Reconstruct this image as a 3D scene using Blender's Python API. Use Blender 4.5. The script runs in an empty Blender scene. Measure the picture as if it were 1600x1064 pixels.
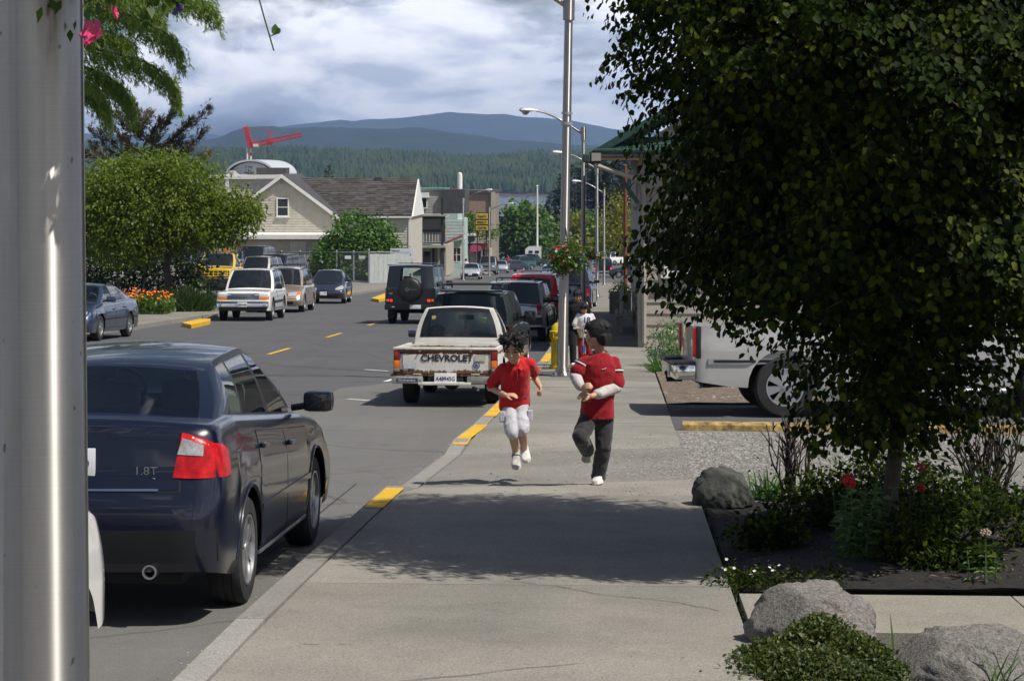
import bpy, bmesh, math, random
import numpy as np
from mathutils import Vector, Matrix, Euler
from mathutils.bvhtree import BVHTree

random.seed(7)
rng = np.random.default_rng(7)
PI = math.pi
sc = bpy.context.scene
COL = sc.collection

# ------------------------------------------------------------------ camera, sky, sun, exposure
TH = math.radians(2.74)      # the camera looks a little to the left of the street's direction (+Y)
FPX, CZ, YH, S = 3300.0, 2.15, 265.0, 0.04   # focal length in photo pixels, eye height, horizon row, street slope
cam = bpy.data.cameras.new('camera'); cam_ob = bpy.data.objects.new('camera', cam); COL.objects.link(cam_ob)
cam.sensor_width = 36; cam.lens = 36 * FPX / 1600; cam.shift_y = -(532 - YH) / 1600
cam.clip_start = 0.1; cam.clip_end = 60000
cam_ob.location = (0, 0, CZ); cam_ob.rotation_euler = (PI / 2, 0, TH)
sc.camera = cam_ob

SUN_EL, SUN_AZ = math.radians(56), math.radians(60)     # azimuth: to the right of straight behind the camera
rt = Vector((math.cos(TH), math.sin(TH), 0)); fw = Vector((-math.sin(TH), math.cos(TH), 0))
sunv = (rt * math.sin(SUN_AZ) - fw * math.cos(SUN_AZ)) * math.cos(SUN_EL) + Vector((0, 0, math.sin(SUN_EL)))
sl = bpy.data.lights.new('sun', 'SUN'); sl.energy = 5.0; sl.angle = math.radians(0.5); sl.color = (1, .955, .88)
so = bpy.data.objects.new('sun', sl); COL.objects.link(so); so.rotation_euler = sunv.to_track_quat('Z', 'Y').to_euler()

world = bpy.data.worlds.new('World'); sc.world = world; world.use_nodes = True
wn = world.node_tree; wn.nodes.clear()
def wnode(t, **k):
    n = wn.nodes.new(t)
    for a, b in k.items(): setattr(n, a, b)
    return n
wout = wnode('ShaderNodeOutputWorld'); wbg = wnode('ShaderNodeBackground'); wbg.inputs[1].default_value = 0.06
sky = wnode('ShaderNodeTexSky', sky_type='NISHITA', sun_disc=False, sun_elevation=SUN_EL,
            sun_rotation=math.atan2(sunv.x, sunv.y), altitude=20, air_density=1.0, dust_density=2.0, ozone_density=1.6)
tc = wnode('ShaderNodeTexCoord'); mp = wnode('ShaderNodeMapping'); mp.inputs['Scale'].default_value = (1, 1, 2.6)
mp.inputs['Location'].default_value = (7.7, .6, 1.7)
wn.links.new(tc.outputs['Generated'], mp.inputs[0])
def wnoise(scale, det, rough, dist=0.0):
    n = wnode('ShaderNodeTexNoise'); n.inputs['Scale'].default_value = scale; n.inputs['Detail'].default_value = det
    n.inputs['Roughness'].default_value = rough; n.inputs['Distortion'].default_value = dist
    wn.links.new(mp.outputs[0], n.inputs['Vector']); return n
def wramp(src, stops):
    r = wnode('ShaderNodeValToRGB'); e = r.color_ramp.elements
    while len(e) < len(stops): e.new(.5)
    for el, (p, c) in zip(e, stops): el.position = p; el.color = (*c, 1) if len(c) == 3 else c
    wn.links.new(src, r.inputs[0]); return r
n1 = wnoise(8.5, 9, .53, .2)
mp2 = wnode('ShaderNodeMapping'); mp2.inputs['Scale'].default_value = (1, 1, 2.6)      # the same clouds a step towards the sun: their lit rims
mp2.inputs['Location'].default_value = tuple(l + .020 * d for l, d in zip(mp.inputs['Location'].default_value, (sunv.x, sunv.y, sunv.z * 2.0)))
wn.links.new(tc.outputs['Generated'], mp2.inputs[0])
n1b = wnoise(8.5, 9, .53, .2); wn.links.new(mp2.outputs[0], n1b.inputs['Vector'])
def wmath(op, x, y):
    m = wnode('ShaderNodeMath', operation=op)
    for i, q in enumerate((x, y)):
        if isinstance(q, (int, float)): m.inputs[i].default_value = q
        else: wn.links.new(q, m.inputs[i])
    return m.outputs[0]
lit = wmath('ADD', wmath('MULTIPLY', wmath('SUBTRACT', n1.outputs[0], n1b.outputs[0]), 3.4), wmath('MULTIPLY', n1.outputs[0], .9))
sep = wnode('ShaderNodeSeparateXYZ'); wn.links.new(tc.outputs['Generated'], sep.inputs[0])
elev = wmath('MULTIPLY', wmath('SUBTRACT', wmath('MINIMUM', wmath('ABSOLUTE', sep.outputs[2], 0), .42), .10), .62)      # cumulus bank up along the horizon, with the sky opening overhead
mask = wramp(wmath('SUBTRACT', n1.outputs[0], wmath('MAXIMUM', elev, -.045)), [(.395, (0, 0, 0)), (.53, (1, 1, 1))])
shade = wramp(lit, [(.28, (10.2, 11.3, 13.8)), (.46, (14.2, 15.0, 17.2)), (.74, (20.0, 20.2, 21.2))])
mx = wnode('ShaderNodeMix', data_type='RGBA')
wn.links.new(mask.outputs[0], mx.inputs[0]); wn.links.new(sky.outputs[0], mx.inputs[6]); wn.links.new(shade.outputs[0], mx.inputs[7])
wn.links.new(mx.outputs[2], wbg.inputs[0]); wn.links.new(wbg.outputs[0], wout.inputs[0])

sc.view_settings.view_transform = 'Standard'; sc.view_settings.look = 'None'
sc.view_settings.exposure = 0.08; sc.view_settings.gamma = 1.0; sc.view_settings.use_curve_mapping = False
sc.render.engine = 'CYCLES'
sc.cycles.max_bounces = 7; sc.cycles.diffuse_bounces = 3; sc.cycles.glossy_bounces = 3; sc.cycles.transparent_max_bounces = 10
sc.cycles.volume_bounces = 0; sc.cycles.transmission_bounces = 4
sc.cycles.caustics_reflective = False; sc.cycles.caustics_refractive = False
sc.cycles.use_denoising = True; sc.cycles.sample_clamp_indirect = 6

# ------------------------------------------------------------------ places: photo pixel -> point of the world
def W(px, py, D):
    """point seen at photo pixel (px, py), D metres ahead of the camera"""
    x = (px - 800) / FPX * D
    return Vector((x * rt.x + D * fw.x, x * rt.y + D * fw.y, CZ - (py - YH) / FPX * D))
def gz(v): return -S * v
def G(px, py, off=0.0):
    d = W(px, py, 1) - Vector((0, 0, CZ)); t = (off - CZ) / (d.z + S * d.y)
    return Vector((d.x * t, d.y * t, CZ + d.z * t))
def on(px, D, off=0.0):
    """point of the street plane under pixel column px at depth D, raised by off"""
    p = W(px, 0, D); p.z = gz(p.y) + off; return p
SW = 0.13                    # kerb height

# ------------------------------------------------------------------ materials
MATS = {}
def nmat(name):
    m = bpy.data.materials.new(name); m.use_nodes = True; MATS[name] = m
    nt = m.node_tree; return m, nt, nt.nodes['Principled BSDF']
def N(nt, t, ins=None, **k):
    n = nt.nodes.new(t)
    for a, b in k.items(): setattr(n, a, b)
    for a, b in (ins or {}).items():
        if isinstance(b, bpy.types.NodeSocket): nt.links.new(b, n.inputs[a])
        else: n.inputs[a].default_value = b
    return n
def ramp(nt, src, stops, interp='LINEAR'):
    r = nt.nodes.new('ShaderNodeValToRGB'); e = r.color_ramp.elements; r.color_ramp.interpolation = interp
    while len(e) < len(stops): e.new(.5)
    for el, (p, c) in zip(e, stops):
        el.position = p; el.color = (*(c if hasattr(c, '__len__') else (c, c, c)), 1)
    nt.links.new(src, r.inputs[0]); return r.outputs[0]
def mixc(nt, f, a, b, mode='MIX'):
    n = nt.nodes.new('ShaderNodeMix'); n.data_type = 'RGBA'; n.blend_type = mode
    for i, v in ((0, f), (6, a), (7, b)):
        if isinstance(v, bpy.types.NodeSocket): nt.links.new(v, n.inputs[i])
        else: n.inputs[i].default_value = v if i == 0 else (*v, 1)
    return n.outputs[2]
def noise(nt, vec, scale, det=4, rough=.6, dist=0):
    n = N(nt, 'ShaderNodeTexNoise', {'Scale': scale, 'Detail': det, 'Roughness': rough, 'Distortion': dist})
    if vec is not None: nt.links.new(vec, n.inputs['Vector'])
    return n.outputs[0]
def coords(nt, kind='Object', scale=None):
    t = nt.nodes.new('ShaderNodeTexCoord').outputs[kind]
    if scale: t = N(nt, 'ShaderNodeMapping', {'Vector': t, 'Scale': scale}).outputs[0]
    return t
def bump(nt, b, h, strength=.3, dist=.01):
    n = N(nt, 'ShaderNodeBump', {'Strength': strength, 'Distance': dist, 'Height': h}); nt.links.new(n.outputs[0], b.inputs['Normal'])
def plain(name, c, rough=.5, metal=0.0, vary=.12, scale=6, bmp=0.0, bscale=60, spec=None, kind='Object'):
    """colour with a little uneven wear, and optional fine relief"""
    if name in MATS: return MATS[name]
    m, nt, b = nmat(name); v = coords(nt, kind)
    n = noise(nt, v, scale, 5)
    d = tuple(x * (1 - vary) for x in c); l = tuple(min(1, x * (1 + vary)) for x in c)
    nt.links.new(ramp(nt, n, [(.3, d), (.7, l)]), b.inputs['Base Color'])
    b.inputs['Roughness'].default_value = rough; b.inputs['Metallic'].default_value = metal
    if spec is not None: b.inputs['Specular IOR Level'].default_value = spec
    if bmp: bump(nt, b, noise(nt, v, bscale, 4), bmp, .01)
    return m
def paint(name, c, metal=0.0, rough=.32, dirt=.10, coat=1.0):
    if max(c) < .02: coat = .6
    if name in MATS: return MATS[name]
    m, nt, b = nmat(name); v = coords(nt)
    n = noise(nt, v, 3, 5); z = N(nt, 'ShaderNodeSeparateXYZ', {0: v}).outputs[2]
    low = ramp(nt, z, [(.25, 1), (.62, 0)])           # road dust thrown up on the lower panels
    f = N(nt, 'ShaderNodeMath', {0: low, 1: n}, operation='MULTIPLY').outputs[0]
    f2 = N(nt, 'ShaderNodeMath', {0: f, 1: dirt * 4}, operation='MULTIPLY').outputs[0]
    nt.links.new(mixc(nt, f2, c, (.16, .145, .125)), b.inputs['Base Color'])
    b.inputs['Metallic'].default_value = metal; b.inputs['Roughness'].default_value = rough
    b.inputs['Coat Weight'].default_value = coat; b.inputs['Coat Roughness'].default_value = .04
    return m
def glass(name, tint=(.55, .62, .6), clear=.8, rough=.02):
    m, nt, b = nmat(name); nt.nodes.remove(b); out = nt.nodes['Material Output']
    t = N(nt, 'ShaderNodeBsdfTransparent', {'Color': (*[x * clear for x in tint], 1)})
    g = N(nt, 'ShaderNodeBsdfGlossy', {'Roughness': rough, 'Color': (1, 1, 1, 1)})
    fr = N(nt, 'ShaderNodeFresnel', {'IOR': 1.5})
    mix = N(nt, 'ShaderNodeMixShader', {0: fr.outputs[0], 1: t.outputs[0], 2: g.outputs[0]})
    nt.links.new(mix.outputs[0], out.inputs[0]); return m
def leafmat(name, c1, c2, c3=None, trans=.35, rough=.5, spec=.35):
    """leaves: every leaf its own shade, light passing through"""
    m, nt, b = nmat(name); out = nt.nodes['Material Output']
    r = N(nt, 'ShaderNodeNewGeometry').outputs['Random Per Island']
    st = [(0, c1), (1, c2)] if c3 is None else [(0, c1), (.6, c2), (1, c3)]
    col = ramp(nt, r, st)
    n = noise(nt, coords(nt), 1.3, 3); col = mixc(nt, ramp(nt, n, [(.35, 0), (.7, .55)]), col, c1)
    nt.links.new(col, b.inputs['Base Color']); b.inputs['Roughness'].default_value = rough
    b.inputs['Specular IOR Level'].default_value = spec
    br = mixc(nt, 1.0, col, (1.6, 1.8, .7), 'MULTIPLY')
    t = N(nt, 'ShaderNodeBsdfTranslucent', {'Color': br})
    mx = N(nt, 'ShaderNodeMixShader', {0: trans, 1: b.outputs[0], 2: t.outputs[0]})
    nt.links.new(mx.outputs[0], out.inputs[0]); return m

# ------------------------------------------------------------------ mesh tools
def tag(o, label=None, cat=None, group=None, kind=None):
    if label: o['label'] = label
    if cat: o['category'] = cat
    if group: o['group'] = group
    if kind: o['kind'] = kind
    return o
def link(name, me, parent=None, loc=None):
    o = bpy.data.objects.new(name, me); COL.objects.link(o)
    if parent is not None: o.parent = parent
    if loc is not None: o.location = loc
    return o
def empty(name, loc=(0, 0, 0), rot=(0, 0, 0), label=None, cat=None, group=None):
    o = bpy.data.objects.new(name, None); o.empty_display_size = .2; COL.objects.link(o)
    o.location = loc; o.rotation_euler = rot; return tag(o, label, cat, group)
class MB:
    """collects verts and faces, then builds ONE mesh object"""
    def __init__(s): s.v = []; s.f = []; s.mi = []
    def add(s, vs, fs, mi=0):
        k = len(s.v); s.v.extend([tuple(v) for v in vs]); s.f.extend([tuple(i + k for i in f) for f in fs]); s.mi.extend([mi] * len(fs)); return s
    def box(s, c, d, rot=None, mi=0, bev=0.0):
        x, y, z = (q / 2 for q in d)
        if bev > 0:
            bm = bmesh.new(); bmesh.ops.create_cube(bm, size=1)
            for v in bm.verts: v.co = Vector((v.co.x * d[0], v.co.y * d[1], v.co.z * d[2]))
            bmesh.ops.bevel(bm, geom=bm.edges[:], offset=min(bev, min(d) * .45), segments=2, affect='EDGES', profile=.6)
            bm.verts.index_update(); vs = [v.co.copy() for v in bm.verts]; fs = [[v.index for v in f.verts] for f in bm.faces]; bm.free()
        else:
            vs = [Vector(p) for p in ((-x, -y, -z), (x, -y, -z), (x, y, -z), (-x, y, -z), (-x, -y, z), (x, -y, z), (x, y, z), (-x, y, z))]
            fs = [(0, 3, 2, 1), (4, 5, 6, 7), (0, 1, 5, 4), (1, 2, 6, 5), (2, 3, 7, 6), (3, 0, 4, 7)]
        if rot is not None: vs = [rot @ v for v in vs]
        return s.add([v + Vector(c) for v in vs], fs, mi)
    def tube(s, pts, r, n=8, mi=0, cap=True, sq=1.0):
        """round bar along pts; r number or one per point"""
        pts = [Vector(p) for p in pts]; rs = r if hasattr(r, '__len__') else [r] * len(pts)
        vs = []; fs = []; a = None
        for i, p in enumerate(pts):
            t = (pts[min(i + 1, len(pts) - 1)] - pts[max(i - 1, 0)]).normalized()
            if a is None: a = t.orthogonal().normalized()
            a = (a - t * a.dot(t)).normalized(); b = t.cross(a)
            for k in range(n):
                w = 2 * PI * k / n; vs.append(p + (a * math.cos(w) + b * math.sin(w) * sq) * rs[i])
        for i in range(len(pts) - 1):
            for k in range(n): fs.append((i * n + k, i * n + (k + 1) % n, (i + 1) * n + (k + 1) % n, (i + 1) * n + k))
        if cap: fs.append(tuple(range(n))[::-1]); fs.append(tuple((len(pts) - 1) * n + k for k in range(n)))
        return s.add(vs, fs, mi)
    def lathe(s, prof, n=24, axis='Z', c=(0, 0, 0), mi=0, rot=None):
        """prof: (radius, height) list turned round an axis"""
        vs = []; fs = []
        for (r, h) in prof:
            for k in range(n):
                w = 2 * PI * k / n; x, y = r * math.cos(w), r * math.sin(w)
                p = Vector((x, y, h)) if axis == 'Z' else (Vector((h, x, y)) if axis == 'X' else Vector((x, h, y)))
                if rot is not None: p = rot @ p
                vs.append(p + Vector(c))
        for i in range(len(prof) - 1):
            for k in range(n): fs.append((i * n + k, i * n + (k + 1) % n, (i + 1) * n + (k + 1) % n, (i + 1) * n + k))
        return s.add(vs, fs, mi)
    def prism(s, poly, d, mi=0):
        """polygon (3-D points, ccw) pushed along vector d"""
        n = len(poly); d = Vector(d); vs = [Vector(p) for p in poly] + [Vector(p) + d for p in poly]
        fs = [tuple(range(n))[::-1], tuple(range(n, 2 * n))] + [(i, (i + 1) % n, n + (i + 1) % n, n + i) for i in range(n)]
        return s.add(vs, fs, mi)
    def grid(s, rows, mi=0):
        nr, ncol = len(rows), len(rows[0])
        return s.add([p for r in rows for p in r], [(i * ncol + j, i * ncol + j + 1, (i + 1) * ncol + j + 1, (i + 1) * ncol + j) for i in range(nr - 1) for j in range(ncol - 1)], mi)
    def mesh(s, name, mats, smooth=None, fix=True, doubles=0.0):
        me = bpy.data.meshes.new(name); me.from_pydata([tuple(v) for v in s.v], [], s.f)
        for m in (mats if isinstance(mats, (list, tuple)) else [mats]): me.materials.append(m)
        me.polygons.foreach_set('material_index', s.mi)
        if fix or doubles:
            bm = bmesh.new(); bm.from_mesh(me)
            if doubles: bmesh.ops.remove_doubles(bm, verts=bm.verts[:], dist=doubles)
            bmesh.ops.recalc_face_normals(bm, faces=bm.faces[:]); bm.to_mesh(me); bm.free()
        if smooth is not None:
            me.shade_smooth(); me.set_sharp_from_angle(angle=math.radians(smooth))
        me.update(); return me
    def build(s, name, mats, parent=None, smooth=None, loc=None, doubles=0.0):
        return link(name, s.mesh(name, mats, smooth, True, doubles), parent, loc)
def npmesh(name, V, Fq, mat, smooth=False):
    """big mesh from arrays: V (n,3), Fq (m,k) all faces k-sided"""
    me = bpy.data.meshes.new(name); n, m, k = len(V), len(Fq), Fq.shape[1]
    me.vertices.add(n); me.vertices.foreach_set('co', np.ascontiguousarray(V, dtype=np.float32).ravel())
    me.loops.add(m * k); me.loops.foreach_set('vertex_index', np.ascontiguousarray(Fq, dtype=np.int32).ravel())
    me.polygons.add(m); me.polygons.foreach_set('loop_start', np.arange(0, m * k, k, dtype=np.int32))
    me.materials.append(mat); me.update(calc_edges=True)
    if smooth: me.shade_smooth()
    return me
LEAF = {   # (along, across, lift) outline points; faces
    'round': (np.array([(0, 0, 0), (.22, .44, .10), (.62, .46, .12), (1, 0, -.05), (.62, -.46, .12), (.22, -.44, .10)]), np.array([(0, 1, 2, 3), (0, 3, 4, 5)])),
    'blade': (np.array([(0, 0, 0), (.4, .5, .08), (1, 0, 0), (.4, -.5, .08)]), np.array([(0, 1, 2, 3)])),
    'tuft': (np.array([(0, .2, 0), (1, .06, 0), (1, -.06, 0), (0, -.2, 0), (.25, .15, 0), (.7, .75, .1), (.82, .6, .1), (.45, .1, 0), (.25, -.15, 0), (.7, -.75, .1), (.82, -.6, .1), (.45, -.1, 0)]), np.array([(0, 1, 2, 3), (4, 5, 6, 7), (8, 9, 10, 11)])),
}
def unit(a): return a / np.maximum(np.linalg.norm(a, axis=1, keepdims=True), 1e-9)
def leaf_geo(P, A, L, Wd, shape='round', up=None, flop=.6):
    """leaves at P pointing along A; normals lean towards up with scatter"""
    n = len(P); A = unit(A)
    U = np.tile(np.array([0, 0, 1.0]), (n, 1)) if up is None else up
    U = U + rng.normal(0, flop, (n, 3)); B = unit(np.cross(A, U)); Nn = np.cross(B, A)
    T, Fc = LEAF[shape]
    L = np.broadcast_to(L, (n,))[:, None, None]; Wd = np.broadcast_to(Wd, (n,))[:, None, None]
    V = P[:, None, :] + A[:, None, :] * T[None, :, 0:1] * L + B[:, None, :] * T[None, :, 1:2] * Wd + Nn[:, None, :] * T[None, :, 2:3] * L
    Fq = (Fc[None] + (np.arange(n) * len(T))[:, None, None]).reshape(-1, 4)
    return V.reshape(-1, 3), Fq
def leaves(name, P, A, L, Wd, mat, shape='round', parent=None, up=None, flop=.6, kind='stuff', loc=None):
    V, Fq = leaf_geo(P, A, L, Wd, shape, up, flop)
    o = link(name, npmesh(name, V, Fq, mat), parent, loc)
    if kind: o['kind'] = kind
    return o
def ball(n):
    v = unit(rng.normal(size=(n, 3))); return v
def remesh(name, mb, mat, voxel, smooth_it=3, parent=None, factor=.5, folds=0.0):
    """joins overlapping volumes into one continuous surface"""
    me = mb.mesh(name + '_raw', mat); o = link(name, me, parent)
    r = o.modifiers.new('r', 'REMESH'); r.mode = 'VOXEL'; r.voxel_size = voxel
    s = o.modifiers.new('s', 'SMOOTH'); s.iterations = smooth_it; s.factor = factor
    dg = bpy.context.evaluated_depsgraph_get(); ev = o.evaluated_get(dg)
    m2 = bpy.data.meshes.new_from_object(ev); m2.name = name
    o.modifiers.clear(); o.data = m2; m2.shade_smooth()
    if not len(m2.materials): m2.materials.append(mat)
    if folds:      # cloth: creases running across and down the body
        from mathutils import noise as mn
        nr = [v.normal.copy() for v in m2.vertices]
        for v, q in zip(m2.vertices, nr):
            c = v.co; a = mn.noise(Vector((c.x * 9 + c.z * 5, c.y * 9, c.z * 13 - c.x * 7))); b = mn.noise(Vector((c.x * 22 - c.z * 9, c.y * 20, c.z * 26)))
            v.co = c + q * folds * ((1 - abs(a) * 2.6) * .9 + b * .35)
    return o
def text(name, body, size, mat, parent=None, loc=(0, 0, 0), rot=(0, 0, 0), align='CENTER', ext=.002, sx=1.0, bold=0.0, space=1.0):
    cu = bpy.data.curves.new(name, 'FONT'); cu.body = body; cu.size = size; cu.align_x = align; cu.align_y = 'CENTER'
    cu.extrude = ext; cu.offset = bold; cu.space_character = space; cu.resolution_u = 3
    t = bpy.data.objects.new(name, cu); COL.objects.link(t); bpy.context.view_layer.update()
    me = bpy.data.meshes.new_from_object(t.evaluated_get(bpy.context.evaluated_depsgraph_get()))
    bpy.data.objects.remove(t); bpy.data.curves.remove(cu); me.materials.clear(); me.materials.append(mat)
    o = link(name, me, parent, loc); o.rotation_euler = rot; o.scale = (sx, 1, 1); return o
def fnoise(x, y, s=0.0):
    return (math.sin(x * 1.7 + s) * math.cos(y * 1.3 - s * 1.7) + .5 * math.sin(x * 3.9 - y * 2.7 + s * 3) + .25 * math.sin(x * 8.3 + y * 7.1 + s)) / 1.75

# ------------------------------------------------------------------ shared materials
def asphalt(name, c, streak=.25):
    m, nt, b = nmat(name); v = coords(nt)
    big = noise(nt, v, .35, 4); fine = noise(nt, v, 90, 2, .7); mid = noise(nt, v, 7, 5)
    st = noise(nt, coords(nt, 'Object', (1.6, .03, 1)), 1.0, 4, .6)
    col = ramp(nt, mid, [(.25, tuple(x * .88 for x in c)), (.75, tuple(x * 1.1 for x in c))])
    col = mixc(nt, streak, col, ramp(nt, st, [(.35, tuple(x * .72 for x in c)), (.65, tuple(x * 1.22 for x in c))]))
    col = mixc(nt, .30, col, ramp(nt, big, [(.35, tuple(x * .75 for x in c)), (.65, tuple(x * 1.25 for x in c))]))
    col = mixc(nt, .55, col, ramp(nt, fine, [(.30, .35), (.5, .5), (.72, .80)]), 'OVERLAY')
    oil = noise(nt, v, .9, 6, .62, .4); col = mixc(nt, ramp(nt, oil, [(.58, 0), (.70, .42)]), col, tuple(x * .45 for x in c))
    vor = N(nt, 'ShaderNodeTexVoronoi', {'Scale': .22}, feature='DISTANCE_TO_EDGE')
    nt.links.new(N(nt, 'ShaderNodeVectorMath', {0: v, 1: N(nt, 'ShaderNodeTexNoise', {'Scale': 1.4, 'Detail': 5}).outputs[1]}, operation='ADD').outputs[0], vor.inputs['Vector'])
    col = mixc(nt, ramp(nt, vor.outputs[0], [(0, .55), (.006, 0)]), col, tuple(x * .35 for x in c))
    nt.links.new(col, b.inputs['Base Color']); b.inputs['Roughness'].default_value = .85; b.inputs['Specular IOR Level'].default_value = .25
    bump(nt, b, fine, .35, .006); return m
def concrete(name, c, stain=.3, spec=.25):
    m, nt, b = nmat(name); v = coords(nt)
    sp = noise(nt, v, 85, 3, .8); mid = noise(nt, v, 9, 6, .65); big = noise(nt, v, .9, 5, .6)
    r = N(nt, 'ShaderNodeObjectInfo').outputs['Random']
    col = ramp(nt, mid, [(.25, tuple(x * .86 for x in c)), (.75, tuple(x * 1.1 for x in c))])
    col = mixc(nt, stain, col, ramp(nt, big, [(.3, tuple(x * .6 for x in c)), (.62, tuple(x * 1.2 for x in c))]))
    col = mixc(nt, .85, col, ramp(nt, sp, [(.28, .22), (.48, .5), (.70, .82)]), 'OVERLAY')
    col = mixc(nt, 1.0, col, ramp(nt, r, [(0, .84), (1, 1.08)]), 'MULTIPLY')
    spots = noise(nt, v, 26, 1, .4); col = mixc(nt, ramp(nt, spots, [(.74, 0), (.78, .5)]), col, tuple(x * .35 for x in c))
    nt.links.new(col, b.inputs['Base Color']); b.inputs['Roughness'].default_value = .9; b.inputs['Specular IOR Level'].default_value = spec
    bump(nt, b, sp, .45, .004); return m
M_road = asphalt('road_asphalt', (.092, .092, .095))
M_lane = asphalt('old_asphalt', (.140, .136, .128), .2)
M_lot = asphalt('lot_asphalt', (.085, .085, .088))
M_conc = concrete('sidewalk_concrete', (.225, .212, .182), .5)
M_conc2 = concrete('band_concrete', (.235, .218, .182), .5)
M_kerb = concrete('kerb_concrete', (.25, .24, .215))
m, nt, b = nmat('yellow_road_paint'); v = coords(nt); w_ = noise(nt, v, 13, 7, .72); w2 = noise(nt, v, 2.2, 5, .6)
col = ramp(nt, w2, [(.3, (.60, .34, .010)), (.7, (.78, .47, .014))]); col = mixc(nt, ramp(nt, noise(nt, v, 60, 3), [(.35, .35), (.6, 0)]), col, (.33, .20, .02))
nt.links.new(mixc(nt, ramp(nt, w_, [(.60, 0), (.66, .9)]), col, (.17, .16, .14)), b.inputs['Base Color']); b.inputs['Roughness'].default_value = .75; bump(nt, b, w_, .4, .008); M_yel = m
M_ochre = plain('worn_ochre_paint', (.29, .20, .07), .9, vary=.75, scale=11, bmp=.5, bscale=40)
M_white_line = plain('white_road_paint', (.62, .62, .60), .8, vary=.3, scale=20)
M_tar = plain('tar_seam', (.03, .03, .032), .8)
M_alu = None
def aluminium(name, base=.62, rough=.30, along='Z'):
    m, nt, b = nmat(name)
    st = noise(nt, coords(nt, 'Object', (2, 2, 420)), 1, 3, .6); bl = noise(nt, coords(nt, 'Object', (9, 9, 2.2)), 1.4, 5, .6)
    col = mixc(nt, .35, ramp(nt, st, [(.3, base * .90), (.7, base * 1.06)]), ramp(nt, bl, [(.3, base * .7), (.7, base * 1.15)]))
    sp = noise(nt, coords(nt, 'Object', (30, 30, 22)), 1, 1, .3); col = mixc(nt, 1.0, col, (1.0, .955, .89), 'MULTIPLY'); col = mixc(nt, ramp(nt, sp, [(.76, 0), (.79, .7)]), col, (.08, .08, .08))
    nt.links.new(col, b.inputs['Base Color']); b.inputs['Metallic'].default_value = 1; b.inputs['Roughness'].default_value = rough
    b.inputs['Anisotropic'].default_value = .95; b.inputs['Anisotropic Rotation'].default_value = .25     # turned: fine grooves run round the post
    nt.links.new(N(nt, 'ShaderNodeTangent', direction_type='RADIAL', axis='Z').outputs[0], b.inputs['Tangent'])
    return m
M_alu = aluminium('brushed_aluminium', .47, .37)
M_pole = aluminium('pole_aluminium', .46, .46)
M_black = plain('black_plastic', (.012, .012, .013), .45)
M_rubber = plain('tyre_rubber', (.018, .018, .019), .8, vary=.3, bmp=.2, bscale=90)
M_under = plain('underbody', (.012, .012, .012), .9)
M_chrome = plain('chrome', (.72, .72, .74), .12, 1.0, vary=.04)
M_alloy = plain('wheel_alloy', (.52, .52, .53), .35, .9, vary=.1)
M_glass = glass('clear_glass', (.80, .88, .86), .94)
M_dglass = plain('dark_glass', (.012, .015, .017), .04, vary=.3, spec=.7)
M_red = plain('red_lens', (.42, .006, .008), .12, vary=.45, scale=16, bmp=.35, bscale=60)
M_redc = plain('dull_red_lens', (.25, .012, .014), .25, vary=.2, scale=20)
M_amber = plain('amber_lens', (.75, .17, .015), .15, vary=.2, scale=20)
M_clear = plain('clear_lens', (.60, .60, .60), .08, .4, vary=.2, scale=40)
M_plate = plain('plate_white', (.66, .67, .70), .4, vary=.06)
M_ink = plain('plate_ink', (.02, .02, .06), .5)
M_whitep = plain('white_gloss', (.78, .78, .77), .35, vary=.06)
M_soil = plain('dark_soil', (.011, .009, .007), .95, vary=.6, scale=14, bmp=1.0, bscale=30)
M_wood = plain('weathered_wood', (.26, .23, .19), .85, vary=.3, scale=12, bmp=.4)
M_bark = plain('bark', (.075, .058, .045), .95, vary=.4, scale=12, bmp=1.0, bscale=24)
M_gravel = None

# ------------------------------------------------------------------ the ground
def sheet(name, quad_rows, mat, off=0.0, parent=None, kind='structure', loc=None):
    mb = MB(); mb.grid([[Vector((u, v, gz(v) + off)) for (u, v) in r] for r in quad_rows])
    o = mb.build(name, mat, parent)
    if kind and parent is None: o['kind'] = kind
    return o
M_ground = plain('town_ground', (.085, .08, .062), .95, vary=.4, scale=.3)
rows = [[(-400 + 50 * i, v) for i in range(17)] for v in (-120, -40, 20, 60, 120, 200, 300, 420, 552)]
sheet('ground', rows, M_ground, -.10)
def uk(v): return float(np.interp(v, [-60, 12, 18.2, 24.5, 40, 150], [-2.1, -2.08, -1.97, -1.66, -1.38, -1.22]))   # right kerb line
def kh(v): return float(np.interp(v, [18.3, 19.0, 22.2, 23.0], [SW, .035, .035, SW]))                      # dropped kerb of the driveway
vs = [-60, 0, 12, 18.2, 24.5, 40, 90, 150, 260, 420, 548]
sheet('road', [[(-13.4, v), (-9, v), (-5, v), (uk(v), v)] for v in vs], M_road)
sheet('cross_street', [[(-1.2, v), (40, v)] for v in (151, 215)], M_road, -.004)
sheet('parking_lane', [[(-4.35, v), (-3, v), (uk(v), v)] for v in (-60, 0, 12, 18.2, 24.5, 33.5)] + [[(-3.6, 35.2), (-2.6, 35.4), (uk(36), 36)]], M_lane, .004)
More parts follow.
